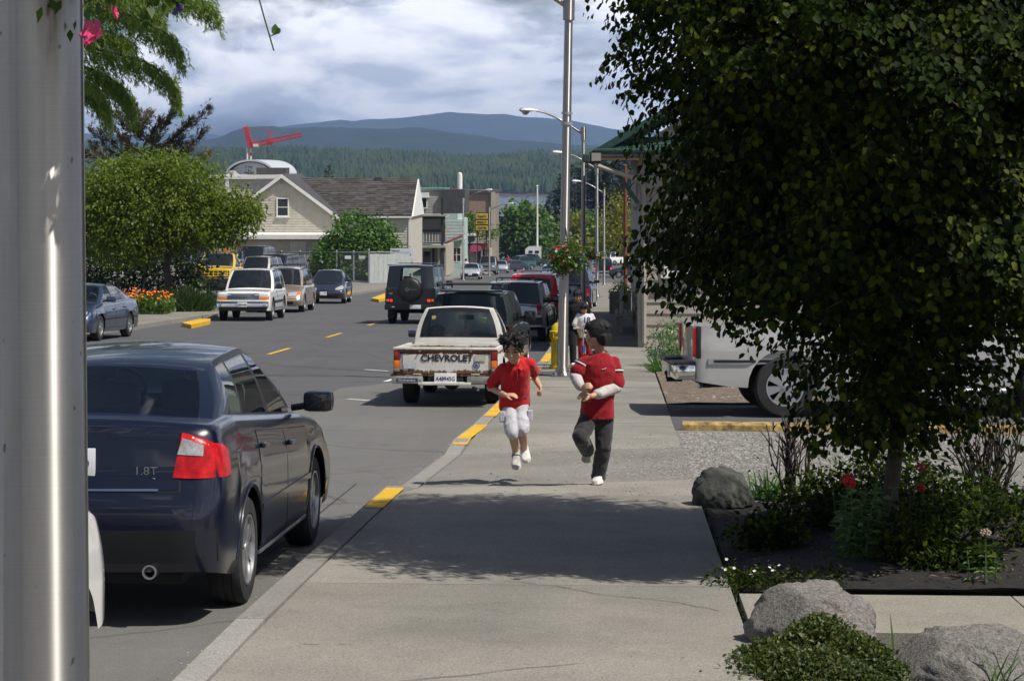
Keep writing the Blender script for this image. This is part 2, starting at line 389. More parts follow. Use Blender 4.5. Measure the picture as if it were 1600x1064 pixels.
# painted and tarred lines
mk = MB()
def strip(mb, u0, v0, u1, v1, w, off):
    d = Vector((u1 - u0, v1 - v0)).normalized() * w / 2
    mb.add([(u0 - d.y, v0 + d.x, gz(v0 + d.x) + off), (u0 + d.y, v0 - d.x, gz(v0 - d.x) + off), (u1 + d.y, v1 - d.x, gz(v1 - d.x) + off), (u1 - d.y, v1 + d.x, gz(v1 + d.x) + off)], [(0, 1, 2, 3)])
cl = empty('centre_line', (0, 0, 0)); cl['kind'] = 'structure'
for k in range(-2, 24):
    v0 = 44.7 + 9.15 * k; d = MB(); strip(d, -7.33, v0, -7.33, v0 + 2.9, .11, .006); d.build('dash', M_yel, cl)
pm = empty('parking_marks', (0, 0, 0)); pm['kind'] = 'structure'
for (px, py, px2, py2) in ((543, 624, 583, 627), (602, 597, 614, 593), (1010 - 440, 578, 606, 580.5)):
    a, b_ = G(px, py), G(px2, py2); d = MB(); strip(d, a.x, a.y, b_.x, b_.y, .09, .009); d.build('tick', M_white_line, pm)
d = MB(); a, b_ = G(424, 571), G(617, 583); m_ = (a + b_) / 2
strip(d, a.x, a.y, m_.x, m_.y + .12, .035, .010); strip(d, m_.x, m_.y + .12, b_.x, b_.y, .03, .010)
a, b_ = G(536, 872), G(660, 758); strip(d, a.x - .55, a.y, b_.x - .62, b_.y, .012, .010)
d.build('tar_seam', M_tar)['kind'] = 'structure'

# right pavement: slab by slab, then one sheet where the joints get too small to see
side = empty('sidewalk', (0, 0, 0)); side['kind'] = 'structure'
def prism_slab(mb, c, th=.18):
    """c: four (u, v, off) corners ccw"""
    top = [Vector((u, v, gz(v) + o)) for (u, v, o) in c]
    mb.add(top + [p - Vector((0, 0, th)) for p in top], [(0, 1, 2, 3), (7, 6, 5, 4), (0, 4, 5, 1), (1, 5, 6, 2), (2, 6, 7, 3), (3, 7, 4, 0)])
joints = [4.0, 5.6, 7.4, 9.2, 10.96, 12.9, 14.7, 16.3, 17.75, 19.0, 20.6, 22.2, 23.6, 25.3, 27.0, 28.7, 30.4, 32.1, 33.8, 35.5, 37.2, 39, 41, 43, 45]
for a, b_ in zip(joints[:-1], joints[1:]):
    mb = MB(); g = .006; j = random.uniform(-.003, .003)
    prism_slab(mb, [(uk(a) + .176, a + g, kh(a) + j), (.71, a + g, SW + j), (.71, b_ - g, SW - j), (uk(b_) + .176, b_ - g, kh(b_) - j)])
    mb.build('slab', M_conc, side)
mb = MB()
for a, b_ in ((45.0, 60), (60, 90), (90, 149)): prism_slab(mb, [(uk(a) + .165, a + .01, SW), (.71 if a < 45 else (2.5 if a < 60 else 6), a + .01, SW), (2.5 if a < 60 else 6, b_, SW), (uk(b_) + .165, b_, SW)])
prism_slab(mb, [(-2, -30, SW - .002), (.71, -30, SW - .002), (.71, 3.99, SW - .002), (-2, 3.99, SW - .002)])
mb.build('far_pavement', M_conc, side)
kerb = empty('kerb', (0, 0, 0)); kerb['kind'] = 'structure'
kv = [-30, 2] + [2 + 2.4 * i for i in range(1, 7)] + [17.75, 18.3, 19.0, 22.2, 23.0] + [25 + 3 * i for i in range(10)] + [60, 75, 90, 110, 130, 149]
for a, b_ in zip(kv[:-1], kv[1:]):
    mb = MB(); g = .005 if b_ - a > 1 else 0
    prism_slab(mb, [(uk(a), a + g, kh(a) + .003), (uk(a) + .158, a + g, kh(a) + .003), (uk(b_) + .158, b_ - g, kh(b_) + .003), (uk(b_), b_ - g, kh(b_) + .003)], .25)
    mb.build('kerb_stone', M_kerb, kerb)
def yellow(parent, v0, v1, uf=uk, w=.175, h=kh, s=1):
    mb = MB(); n = 5
    vv = [v0 + (v1 - v0) * i / n for i in range(n + 1)]
    prof = lambda v: [(uf(v) - .006 * s, .01), (uf(v) - .006 * s, h(v) - .012), (uf(v) + .02 * s, h(v) + .0075), (uf(v) + w * s, h(v) + .0075)]
    mb.grid([[Vector((u, v, gz(v) + o)) for (u, o) in prof(v)] for v in vv]); return mb.build('yellow_paint', M_yel, parent)
for (y0, y1) in ((794, 763), (690, 664), (651, 630), (592, 575), (565, 552)):
    a, b_ = G(600 if y0 > 700 else 760, y0, SW).y, G(620 if y0 > 700 else 760, y1, SW).y
    yellow(kerb, a, b_)
yellow(kerb, 93, 98); yellow(kerb, 132, 140)
# worn dabs of yellow paint on the near pavement
d = MB()
for px in (486, 540): a = G(px, 1005, SW + .006); strip(d, a.x - .04, a.y, a.x + .04, a.y + .008, .009, SW + .0065)
d.build('paint_dab', M_ochre, side)
# hairline cracks, and grit swept against the kerb
def crack(u, v, du, dv, n=14, w=.007):
    d = MB(); p = Vector((u, v))
    for k in range(n):
        q = p + Vector((du / n + random.uniform(-.035, .035), dv / n + random.uniform(-.03, .03)))
        if q.x > .69 or q.x < uk(q.y) + .19: break
        strip(d, p.x, p.y, q.x, q.y, w * random.uniform(.5, 1.2), SW + .0045); p = q
    if d.v: d.build('crack', M_tar, side)
for a in ((-1.7, 9.6, 1.5, .9), (.6, 12.0, -1.2, 1.1), (-.4, 25.6, .9, .8), (-1.2, 29.2, 1.4, -.5), (.5, 8.3, -.8, .7), (-1.0, 33.0, 1.2, 1.0)): crack(*a)
n = 2600; V_ = rng.uniform(8, 42, n); U_ = np.interp(V_, [-60, 12, 18.2, 24.5, 40, 150], [-2.1, -2.08, -1.97, -1.66, -1.38, -1.22]) - np.abs(rng.normal(0, .09, n)) - .01
GRIT = (U_, V_)
# steel covers let into the pavement by the lamp post
ut = empty('utility_cover', on(852, 35.6, SW + .004), (-math.atan(S), 0, 0)); tag(ut, 'ribbed grey metal cover set in the sidewalk beside the lamp post base', 'utility cover')
mb = MB(); mb.box((0, 0, .004), (.62, .95, .008)); mb.build('plate', plain('cover_steel', (.17, .17, .17), .6, .4, .3, 20), ut)
for i in range(9): mb = MB(); mb.box((0, -.4 + .1 * i, .012), (.56, .03, .008)); mb.build('rib', plain('cover_steel', (.17, .17, .17)), ut)

# left side of the street
def ul(v): return -13.4
lside = MB()
prism_slab(lside, [(-15.9, 57.5, SW), (-13.57, 57.5, SW), (-13.57, 215, SW), (-15.9, 215, SW)]); prism_slab(lside, [(-15.9, 215.01, SW), (-13.57, 215.01, SW), (-13.57, 330, SW), (-15.9, 330, SW)])
lo = lside.build('left_sidewalk', M_conc); lo['kind'] = 'structure'
sheet('driveway', [[(-20, v), (-16, v), (-13.4, v)] for v in (20, 40, 57.3)], M_lane, .012)
lk = empty('left_kerb', (0, 0, 0)); lk['kind'] = 'structure'
for a, b_ in zip([57.5 + 6 * i for i in range(32)], [57.5 + 6 * i for i in range(1, 33)]):
    mb = MB(); prism_slab(mb, [(-13.56, a + .01, SW + .003), (-13.41, a + .01, SW + .003), (-13.41, b_ - .01, SW + .003), (-13.56, b_ - .01, SW + .003)]); mb.build('kerb_stone', M_kerb, lk)
def bulb(corner_px, off):   # the raised yellow kerb ends
    pts = [G(x, y, off) for x, y in corner_px]; pts = pts[::-1] if (pts[1] - pts[0]).cross(pts[2] - pts[1]).z < 0 else pts
    mb = MB(); mb.prism([p - Vector((0, 0, .2)) for p in pts], (0, 0, .2)); mb.build('yellow_kerb_end', M_yel, lk)
bulb([(284, 504), (299, 507.5), (328, 501), (329, 498), (312, 498)], .11)
bulb([(580, 466), (592, 468), (640, 457), (640, 453), (604, 457)], .12)
lot = MB()
lot.grid([[Vector((u, v, gz(v) + SW - .003 + .045 * max(0, -15.9 - u))) for u in (-15.9, -22, -30, -45)] for v in (57.5, 100, 150, 200, 260)])
lot.build('gravel_lot', plain('packed_gravel', (.17, .16, .145), .95, vary=.3, scale=3, bmp=.5))['kind'] = 'structure'

# right of the pavement: parking lot, gravel, planting beds, the concrete path between them
sheet('parking_lot', [[(.712, v), (14, v), (45, v)] for v in (24.4, 46)], M_lot, SW - .01)
m, nt, b = nmat('gravel'); v = coords(nt)
vo = N(nt, 'ShaderNodeTexVoronoi', {'Vector': v, 'Scale': 38}); big = noise(nt, v, 1.2, 4)
cc = ramp(nt, N(nt, 'ShaderNodeSeparateColor', {0: vo.outputs['Color']}).outputs[0], [(0, (.10, .095, .088)), (.5, (.19, .18, .165)), (1, (.30, .285, .265))])
nt.links.new(mixc(nt, .5, cc, ramp(nt, big, [(.3, (.12, .11, .095)), (.7, (.25, .24, .22))])), b.inputs['Base Color']); b.inputs['Roughness'].default_value = .95
bump(nt, b, vo.outputs['Distance'], .9, .02); M_gravel = m
sheet('gravel', [[(.712, v), (5, v), (14, v)] for v in (17.2, 24.41)], M_gravel, SW - .006)
M_stone = plain('gravel_stone', (.24, .23, .215), .95, vary=.5, scale=3, kind='Generated')
m, nt, b = nmat('loose_stone'); nt.links.new(ramp(nt, N(nt, 'ShaderNodeNewGeometry').outputs['Random Per Island'], [(0, (.10, .095, .085)), (.5, (.20, .19, .175)), (1, (.33, .31, .29))]), b.inputs['Base Color']); b.inputs['Roughness'].default_value = .95; M_stone = m
def pebbles(name, U, V, off, r0, r1, parent=None):
    n = len(U); O = np.array([(1, 0, 0), (0, 1, 0), (-1, 0, 0), (0, -1, 0), (0, 0, 1.0)]); Fc = np.array([(0, 1, 4, 4), (1, 2, 4, 4), (2, 3, 4, 4), (3, 0, 4, 4)])[:, :3]
    r = rng.uniform(r0, r1, n); an = rng.uniform(0, 6.3, n); sx = rng.uniform(.7, 1.3, (n, 1)) * np.ones((1, 3)); sx[:, 2] = rng.uniform(.4, .8, n)
    P = np.stack([U, V, -S * V + off], 1)
    Q = O[None] * r[:, None, None] * sx[:, None, :]
    c, s_ = np.cos(an)[:, None], np.sin(an)[:, None]
    Q = np.stack([Q[..., 0] * c - Q[..., 1] * s_, Q[..., 0] * s_ + Q[..., 1] * c, Q[..., 2]], 2) + P[:, None, :]
    F_ = (Fc[None] + (np.arange(n) * 5)[:, None, None]).reshape(-1, 3)
    o = link(name, npmesh(name, Q.reshape(-1, 3), F_, M_stone), parent); o['kind'] = 'stuff'; return o
pebbles('gutter_grit', GRIT[0], GRIT[1], .006, .003, .009)
n = 9000; V_ = rng.uniform(17.6, 24.1, n); U_ = .72 + rng.exponential(2.2, n)
k = U_ < 9; pebbles('gravel_stones', U_[k], V_[k], SW - .005, .008, .022)
n = 1500; V_ = rng.normal(20.4, 1.5, n); U_ = .72 - rng.exponential(.55, n); k = (U_ > -1.5) & (V_ > 17) & (V_ < 24.5)
pebbles('spilled_gravel', U_[k], V_[k], SW + .001, .005, .012)
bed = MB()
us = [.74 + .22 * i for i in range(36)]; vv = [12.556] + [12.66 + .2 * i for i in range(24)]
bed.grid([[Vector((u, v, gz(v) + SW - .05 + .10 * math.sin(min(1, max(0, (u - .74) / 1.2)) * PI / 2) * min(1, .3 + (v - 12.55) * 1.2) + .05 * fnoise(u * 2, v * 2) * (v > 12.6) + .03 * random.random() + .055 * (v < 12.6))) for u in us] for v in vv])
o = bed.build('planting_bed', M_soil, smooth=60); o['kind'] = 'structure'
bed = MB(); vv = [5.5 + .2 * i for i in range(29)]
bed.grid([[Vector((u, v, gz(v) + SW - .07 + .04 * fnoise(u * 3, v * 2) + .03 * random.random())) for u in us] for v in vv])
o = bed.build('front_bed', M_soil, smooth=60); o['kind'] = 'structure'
path = empty('garden_path', (0, 0, 0)); path['kind'] = 'structure'
for i in range(5):
    u0 = .745 + 1.6 * i; mb = MB(); prism_slab(mb, [(u0, 11.32, SW + .01), (u0 + 1.59, 11.32, SW + .01), (u0 + 1.59, 12.55, SW + .015), (u0, 12.55, SW + .015)]); mb.build('slab', M_conc2, path)
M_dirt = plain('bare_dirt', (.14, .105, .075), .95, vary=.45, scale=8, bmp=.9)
mb = MB(); mb.grid([[Vector((u, v, gz(v) + SW + .004 + .02 * random.random())) for u in (.73, 1.1, 1.6, 2.2, 2.9)] for v in (28.6, 29.6, 31, 33, 35.5, 38.5)])
mb.build('dirt_strip', M_dirt, smooth=50)['kind'] = 'structure'
n = 700; pebbles('dirt_clods', rng.uniform(.75, 2.8, n), rng.uniform(28.7, 37, n), SW + .01, .01, .03)

# ------------------------------------------------------------------ water, islands, mountains
WZ = -24.2
m, nt, b = nmat('sea_water'); b.inputs['Base Color'].default_value = (.035, .06, .085, 1); b.inputs['Roughness'].default_value = .22
w1 = noise(nt, coords(nt, 'Object', (.03, .12, 1)), 1, 6, .65); bump(nt, b, w1, .8, 2.0); M_water = m
mb = MB(); mb.grid([[Vector((x, y, WZ)) for x in (-6900, -3000, -800, 0, 800, 3000, 6900)] for y in (540, 1200, 2500, 6000, 11900)]); mb.build('water', M_water)['kind'] = 'structure'
def hillmat(name, trees, rock, rz, patch=.0, sc_=.012):
    m, nt, b = nmat(name); v = coords(nt); n_ = noise(nt, v, sc_, 8, .7)
    col = ramp(nt, n_, [(.3, tuple(x * .6 for x in trees)), (.55, trees), (.7, tuple(x * 1.5 for x in trees))])
    if patch: col = mixc(nt, ramp(nt, noise(nt, v, sc_ * .6, 6, .7), [(.66, 0), (.70, patch)]), col, rock)
    z = N(nt, 'ShaderNodeSeparateXYZ', {0: v}).outputs[2]
    zz = N(nt, 'ShaderNodeMath', {0: z, 1: N(nt, 'ShaderNodeMath', {0: noise(nt, v, .03, 4), 1: 14.0}, operation='MULTIPLY').outputs[0]}, operation='SUBTRACT').outputs[0]
    f = N(nt, 'ShaderNodeMapRange', {0: zz, 1: rz - 1.5, 2: rz + 1.5, 3: 1.0, 4: 0.0}).outputs[0]
    col = mixc(nt, f, col, rock); nt.links.new(col, b.inputs['Base Color']); b.inputs['Roughness'].default_value = .95; b.inputs['Specular IOR Level'].default_value = .1
    bump(nt, b, noise(nt, v, sc_ * 8, 4, .7), 1.0, 12); return m
def hill(name, D0, D1, ridge, mat, rough, npx=160, nd=26, x0=-900, x1=2500, zb=WZ - 1):
    px = np.linspace(x0, x1, npx); rp = np.interp(px, [p[0] for p in ridge], [p[1] for p in ridge]); rws = []
    rp = rp + .9 * np.sin(px / 31. + D1) + .7 * np.sin(px / 13.7 + D0) + rng.normal(0, .45, npx)
    H = np.zeros((nd + 6, npx)); P = []
    for i in range(nd + 6):
        f = i / (nd - 1); D = D0 + (D1 - D0) * f; r = []
        for j in range(npx):
            zr = CZ - (rp[j] - YH) / FPX * D1
            g = math.sin(min(f, 1) * PI / 2) if f <= 1 else math.cos((f - 1) * 2.2)
            x, y = px[j] / 100, D / 260
            z = zb + (zr - zb) * g + rough * (fnoise(x * 1.7, y * 1.3, D1) + .5 * fnoise(x * 5.1, y * 4.1, 2.)) * min(1, f * 4) * (1 if i != nd - 1 else .5)
            p = W(px[j], 0, D); p.z = z; r.append(p)
        rws.append(r)
    mb = MB(); mb.grid(rws); o = mb.build(name, mat, smooth=180); o['kind'] = 'structure'; return rws
hill('far_mountain', 8600, 10600, [(-900, 205), (300, 212), (400, 214), (440, 199), (520, 192), (600, 188), (640, 183), (700, 179), (750, 181), (820, 182), (880, 190), (950, 203), (1200, 215), (2500, 200)],
     hillmat('mountain_forest', (.028, .042, .024), (.10, .10, .08), -60, .0, .004), 12)
hill('middle_hill', 4700, 5700, [(-900, 215), (250, 224), (320, 223), (350, 217), (375, 200), (420, 196), (460, 200), (560, 203), (640, 200), (700, 206), (760, 217), (860, 224), (950, 232), (1200, 234), (2500, 225)],
     hillmat('hill_forest', (.026, .040, .020), (.24, .22, .17), -14, .9, .009), 6)
isl = hill('forest_island', 2010, 2900, [(-900, 246), (310, 243), (400, 243), (500, 246), (640, 249), (760, 255), (880, 252), (1000, 246), (2500, 248)],
     hillmat('island_ground', (.020, .034, .014), (.15, .12, .095), -29.5, 0, .02), 4, 180, 40)
# the island's conifers, far too many to count
P = np.array([[tuple(p) for p in r] for r in isl]); npx = P.shape[1]; n = 36000
i = rng.uniform(1.5, 39.5, n); j = rng.uniform(38, npx - 74, n); i0 = i.astype(int); j0 = j.astype(int); fi = (i - i0)[:, None]; fj = (j - j0)[:, None]
B = (P[i0, j0] * (1 - fi) * (1 - fj) + P[i0 + 1, j0] * fi * (1 - fj) + P[i0, j0 + 1] * (1 - fi) * fj + P[i0 + 1, j0 + 1] * fi * fj)
B = B[B[:, 2] > -22 + rng.uniform(0, 3, len(B))]; n = len(B)
h = (5 + 9 * rng.random(n) ** 2.2) * (1 + .35 * np.sin(B[:, 0] * .02) * np.cos(B[:, 1] * .017)); r = h * rng.uniform(.18, .30, n); a0 = rng.uniform(0, 6.28, n)
an = a0[:, None] + np.arange(6)[None] * PI / 3; rr = r[:, None] * rng.uniform(.75, 1.2, (n, 6))
ring1 = np.stack([B[:, None, 0] + np.cos(an) * rr, B[:, None, 1] + np.sin(an) * rr, np.repeat(B[:, None, 2] + h[:, None] * .12, 6, 1)], 2)
ring2 = np.stack([B[:, None, 0] + np.cos(an) * rr * .62, B[:, None, 1] + np.sin(an) * rr * .62, np.repeat(B[:, None, 2] + h[:, None] * .5, 6, 1)], 2)
top = (B + np.stack([rng.normal(0, .3, n), rng.normal(0, .3, n), h], 1))[:, None, :]
V_ = np.concatenate([ring1, ring2, top], 1).reshape(-1, 3)
F_ = []
for q in range(6): F_ += [(q, (q + 1) % 6, 6 + q), ((q + 1) % 6, 6 + (q + 1) % 6, 6 + q), (6 + q, 6 + (q + 1) % 6, 12)]
F_ = (np.array(F_)[None] + (np.arange(n) * 13)[:, None, None]).reshape(-1, 3)
m, nt, b = nmat('distant_conifer'); rc = ramp(nt, N(nt, 'ShaderNodeNewGeometry').outputs['Random Per Island'], [(0, (.012, .026, .012)), (.6, (.026, .046, .018)), (1, (.050, .065, .022))]); pn = noise(nt, coords(nt), .011, 5, .65); nt.links.new(mixc(nt, ramp(nt, pn, [(.42, 0), (.62, .75)]), rc, (.062, .078, .028)), b.inputs['Base Color']); b.inputs['Roughness'].default_value = .95; b.inputs['Specular IOR Level'].default_value = .05
tag(link('island_forest', npmesh('island_forest', V_, F_, m)), 'dense dark conifer forest covering the low island across the water', 'forest', kind='stuff')
# air: one even, thin haze
hz = MB(); hz.box((0, 5850, 140), (14000, 12300, 340)); m = bpy.data.materials.new('haze_air'); m.use_nodes = True; nt = m.node_tree; nt.nodes.clear()
ho = nt.nodes.new('ShaderNodeOutputMaterial'); pv = nt.nodes.new('ShaderNodeVolumePrincipled'); pv.inputs['Color'].default_value = (.40, .60, 1, 1); pv.inputs['Density'].default_value = 1.0e-4; pv.inputs['Anisotropy'].default_value = .2
nt.links.new(pv.outputs[0], ho.inputs['Volume']); o = hz.build('haze', m); o['kind'] = 'stuff'

# ------------------------------------------------------------------ buildings
M_cream = plain('cream_siding', (.46, .43, .36), .75, vary=.1, scale=2)
M_creamd = plain('beige_panel', (.38, .345, .27), .8, vary=.12, scale=1.5)
M_trim = plain('white_trim', (.70, .69, .65), .6, vary=.08)
M_gsid = plain('grey_siding', (.30, .29, .26), .8, vary=.12, scale=3)
M_teal = plain('teal_siding', (.37, .48, .45), .75, vary=.12, scale=2)
M_dgrey = plain('charcoal_roof', (.055, .055, .06), .9, vary=.25, scale=2)
M_dwood = plain('black_timber', (.020, .021, .022), .7, vary=.3)
M_win = plain('window_pane', (.02, .028, .035), .06, spec=.7, vary=.3, scale=1)
M_orange = plain('orange_panel', (.55, .26, .05), .7)
M_cloth = plain('pale_fabric_screen', (.36, .385, .37), .8, vary=.12, scale=3)
m, nt, b = nmat('roof_shingle'); v = coords(nt)
r = N(nt, 'ShaderNodeObjectInfo').outputs['Random']; nn = noise(nt, coords(nt, 'Object', (1.1, 4, 4)), 1.6, 3)
col = ramp(nt, nn, [(.40, (.040, .036, .035)), (.60, (.082, .074, .070))]); col = mixc(nt, 1.0, col, ramp(nt, r, [(0, .55), (.5, .95), (1, 1.15)]), 'MULTIPLY')
nt.links.new(col, b.inputs['Base Color']); b.inputs['Roughness'].default_value = .95; bump(nt, b, noise(nt, v, 30, 3), .4, .01); M_shing = m
m, nt, b = nmat('brick_wall'); v = coords(nt)
br = N(nt, 'ShaderNodeTexBrick', {'Vector': N(nt, 'ShaderNodeMapping', {'Vector': v, 'Rotation': (PI / 2, 0, 0)}).outputs[0], 'Scale': 1.0, 'Mortar Size': .02, 'Brick Width': .42, 'Row Height': .16})
br.inputs['Color1'].default_value = (.24, .165, .12, 1); br.inputs['Color2'].default_value = (.30, .21, .15, 1); br.inputs['Mortar'].default_value = (.20, .17, .145, 1)
nt.links.new(br.outputs[0], b.inputs['Base Color']); b.inputs['Roughness'].default_value = .9; M_brick = m
def boards(parent, name, x0, x1, zlo, zhi, y, mat, step=.2, clip=None, proud=.03, nrm=-1):
    """lap siding: one board per course on a wall in the plane y (local), every board tilted a little"""
    k = 0; z = zlo
    while z < zhi - .02:
        z1 = min(z + step, zhi); a, b_ = (x0, x1) if clip is None else (max(x0, clip(z1)[0]), min(x1, clip(z1)[1]))
        if b_ - a > .1:
            mb = MB(); c = [(a, y, z), (b_, y, z), (b_, y, z1), (a, y, z1)]; o = [(a, y + nrm * proud, z), (b_, y + nrm * proud, z), (b_, y + nrm * .006, z1), (a, y + nrm * .006, z1)]
            mb.add(c + o, [(4, 5, 6, 7), (0, 4, 7, 3), (1, 2, 6, 5), (0, 1, 5, 4), (3, 7, 6, 2)]); mb.build(name, mat, parent)
        z = z1; k += 1
def window(parent, c, w, h, axis='y', sgn=-1, fw_=.09, frame=None, bars=1, sill=True):
    """frame > pane, glazing bar; axis: the wall normal's axis"""
    frame = frame or M_trim; f = MB(); d = .08
    def B(mb, cx, cz, sx, sz, dd, off): 
        if axis == 'y': mb.box((c[0] + cx, c[1] + sgn * off, c[2] + cz), (sx, dd, sz))
        else: mb.box((c[0] + sgn * off, c[1] + cx, c[2] + cz), (dd, sx, sz))
    for q in (-1, 1): B(f, q * (w / 2 + fw_ / 2), 0, fw_, h + 2 * fw_, d, .03)
    B(f, 0, h / 2 + fw_ / 2, w, fw_, d, .031); B(f, 0, -h / 2 - fw_ / 2, w, fw_, d, .031)
    fo = f.build('window_frame', frame, parent)
    p = MB(); B(p, 0, 0, w, h, .02, .012); p.build('pane', M_win, fo)
    if bars: g = MB(); B(g, 0, 0, w, .05, .04, .035); g.build('glazing_bar', frame, fo)
    if sill: s_ = MB(); B(s_, 0, -h / 2 - fw_ - .03, w + .32, .06, .16, .06); s_.build('sill', frame, fo)
    return fo
def house_at(px, D, name, label, cat='building', off=SW):
    p = on(px, D, off); return empty(name, p, (0, 0, 0), label, cat)
# --- the cream house
H = house_at(441, 156, 'gabled_house', 'cream clapboard house with a front gable and a long dark shingled roof', 'house', .6)
hx = lambda px, D=156: W(px, 0, D).x - H.location.x
hzz = lambda py, D=156: W(0, py, D).z - H.location.z
hw_, ze, za = 3.9, hzz(333), hzz(274)       # gable half width, eave and apex heights
mb = MB(); mb.prism([(-hw_, 0, 0), (hw_, 0, 0), (hw_, 0, ze), (0, 0, za - .15), (-hw_, 0, ze)], (0, 9.6, 0)); mb.build('gable_wall', M_cream, H)
cl_ = lambda z: (-hw_, hw_) if z < ze else (-(hw_) * (za - z) / (za - ze) + .1, hw_ * (za - z) / (za - ze) - .1)
boards(H, 'clapboard', -hw_, hw_, 2.6, za - .35, -.002, M_cream, .19, cl_)
x1 = hx(640); mz0, mz1 = hzz(335), hzz(279, 161)
mb = MB(); mb.box(((hw_ + x1) / 2, 6.2, mz0 / 2), (x1 - hw_, 9.2, mz0)); mb.build('main_wall', M_cream, H)
boards(H, 'clapboard', hw_ + .02, x1, 1.0, mz0 - .05, 1.598, M_cream, .19)
mb = MB(); mb.prism([(x1, 1.58, mz0 - .2), (x1, 10.8, mz0 - .2), (x1, 6.2, mz1 - .05)], (.16, 0, 0)); mb.build('end_gable', M_trim, H)
# shingle courses: main roof, front slope
rv = Vector((0, 6.2 - 1.25, mz1 - mz0 + .12)); ns = 20
back = MB(); back.prism([(-3, 1.3, mz0 - .14), (-3, 6.2, mz1 - .03), (-3, 11.2, mz0 - .14), (-3, 11.2, mz0 - .26), (-3, 6.2, mz1 - .3), (-3, 1.3, mz0 - .26)], (x1 + 3.05, 0, 0)); rf = back.build('roof', M_dgrey, H)
for k in range(ns):
    f0, f1 = k / ns, (k + 1.25) / ns; a = Vector((0, 1.22, mz0 - .09)) + rv * f0; c = Vector((0, 1.22, mz0 - .09)) + rv * min(f1, 1.0)
    xx = max(.15, hw_ * (1 - (a.z - ze) / (za - ze))) - .3; nt_ = 11; xs = [xx + (x1 + .1 - xx) * i / nt_ for i in range(nt_ + 1)]; sh = random.uniform(-.4, .4)
    for i in range(nt_):
        l, r_ = xs[i] + (sh if i else 0), xs[i + 1] + (sh if i < nt_ - 1 else 0); lift = random.uniform(.0, .03); mb = MB()
        mb.add([(l, a.y, a.z + .05 + lift), (r_ - .015, a.y, a.z + .05 + lift), (r_ - .015, c.y, c.z + .025), (l, c.y, c.z + .025), (l, a.y, a.z - .01), (r_ - .015, a.y, a.z - .01)], [(0, 1, 2, 3), (4, 5, 1, 0), (0, 3, 4), (1, 5, 2)])
        mb.build('shingle', M_shing, rf)
mb = MB(); mb.box((hx(590, 161), 6.0, mz1 - .02), (.55, .5, .28), bev=.05); mb.build('roof_vent', M_dgrey, rf)
mb = MB()
for s_ in (-1, 1):   # gable roof planes and rake boards
    mb2 = MB(); e = Vector((s_ * (hw_ + .45), -.35, ze - .30)); t = Vector((0, -.35, za + .10)); mb2.prism([e, t, t - Vector((0, 0, .16)), e - Vector((0, 0, .16))], (0, 9.6, 0)); mb2.build('gable_roof', M_dgrey, H)
    mb3 = MB(); mb3.prism([e - Vector((0, .04, .02)), t - Vector((0, .04, .02)), t - Vector((0, .04, .30)), e - Vector((0, .04, .30))], (0, .06, 0)); mb3.build('rake_board', M_trim, H)
window(H, (hx(442), -.03, hzz(324)), .75, 1.22); window(H, (hx(598, 158), 1.57, hzz(345, 158)), .62, .72, sill=False)
mb = MB(); mb.box((0, -.05, hzz(284)), (.34, .06, .42)); mb.build('gable_vent', M_gsid, H)
for x in (hw_ - .08, x1 - .1): mb = MB(); mb.box((x, (-.03 if x < 5 else 1.56), ze / 2 if x < 5 else mz0 / 2), (.18, .08, ze if x < 5 else mz0)); mb.build('corner_board', M_trim, H)
mb = MB(); mb.box(((hw_ + x1) / 2 + 1.2, 1.3, mz0 - .22), (x1 - hw_ - 2.2, .12, .14)); mb.build('gutter', M_trim, H)
# lean-to garage in front
gx0, gx1, gt = hx(372, 151), hx(512, 151), hzz(366, 151)
mb = MB(); mb.box(((gx0 + gx1) / 2, -2.9, (gt - .3) / 2), (gx1 - gx0, 5.6, gt - .3)); g = mb.build('garage', M_creamd, H)
for i in range(5): mb = MB(); w_ = (gx1 - gx0 - .4) / 5; mb.box((gx0 + .2 + w_ * (i + .5), -5.73, (gt - .5) / 2), (w_ - .04, .05, gt - .5)); mb.build('wall_panel', M_creamd if i != 3 else M_cream, g)
mb = MB(); mb.box(((gx0 + gx1) / 2, -3, gt - .17), (gx1 - gx0 + .3, 6.2, .3)); mb.build('fascia', M_trim, g)
mb = MB(); mb.box((gx1 - .08, -5.77, (gt - .3) / 2), (.2, .1, gt - .3)); mb.build('corner_post', M_trim, g)
# --- flat-roofed cream hall and the domed hall behind, left of the house
B_ = house_at(385, 182, 'flat_roofed_building', 'plain cream flat roofed block rising behind the gabled house', off=.6)
zt = W(0, 279, 182).z - B_.location.z; w_ = 110 / FPX * 182
mb = MB(); mb.box((0, 5, zt / 2), (w_, 10, zt)); mb.build('wall', M_cream, B_)
mb = MB(); mb.box((0, 4.98, zt + .1), (w_ + .5, 10.5, .32)); mb.build('cornice', M_trim, B_)
mb = MB(); mb.box((-w_ * .27, -.12, zt - .6), (.3, .2, 2.0)); mb.build('downpipe', M_trim, B_)
mb = MB(); mb.box((w_ * .3, 3, zt + .62), (2.6, 2, .6)); mb.build('roof_unit', M_dgrey, B_)
Dm = house_at(392, 330, 'domed_hall', 'white hall with a low curved roof under the red crane', off=0)
zs_ = W(0, 276, 330).z - Dm.location.z; rr = 33 / FPX * 330; hh = 22 / FPX * 330
mb = MB(); prof = [(-rr, zs_ - 9), (rr, zs_ - 9)] + [(rr * math.cos(a), zs_ + hh * math.sin(a)) for a in np.linspace(0, PI, 15)]
mb.prism([(x, 0, z) for x, z in prof], (0, 22, 0)); mb.build('hall', plain('pale_metal', (.55, .58, .60), .5, vary=.08), Dm, smooth=30)
prof = [((rr + .6) * math.cos(a), zs_ + .2 + (hh + .25) * math.sin(a)) for a in np.linspace(.0, PI, 15)]
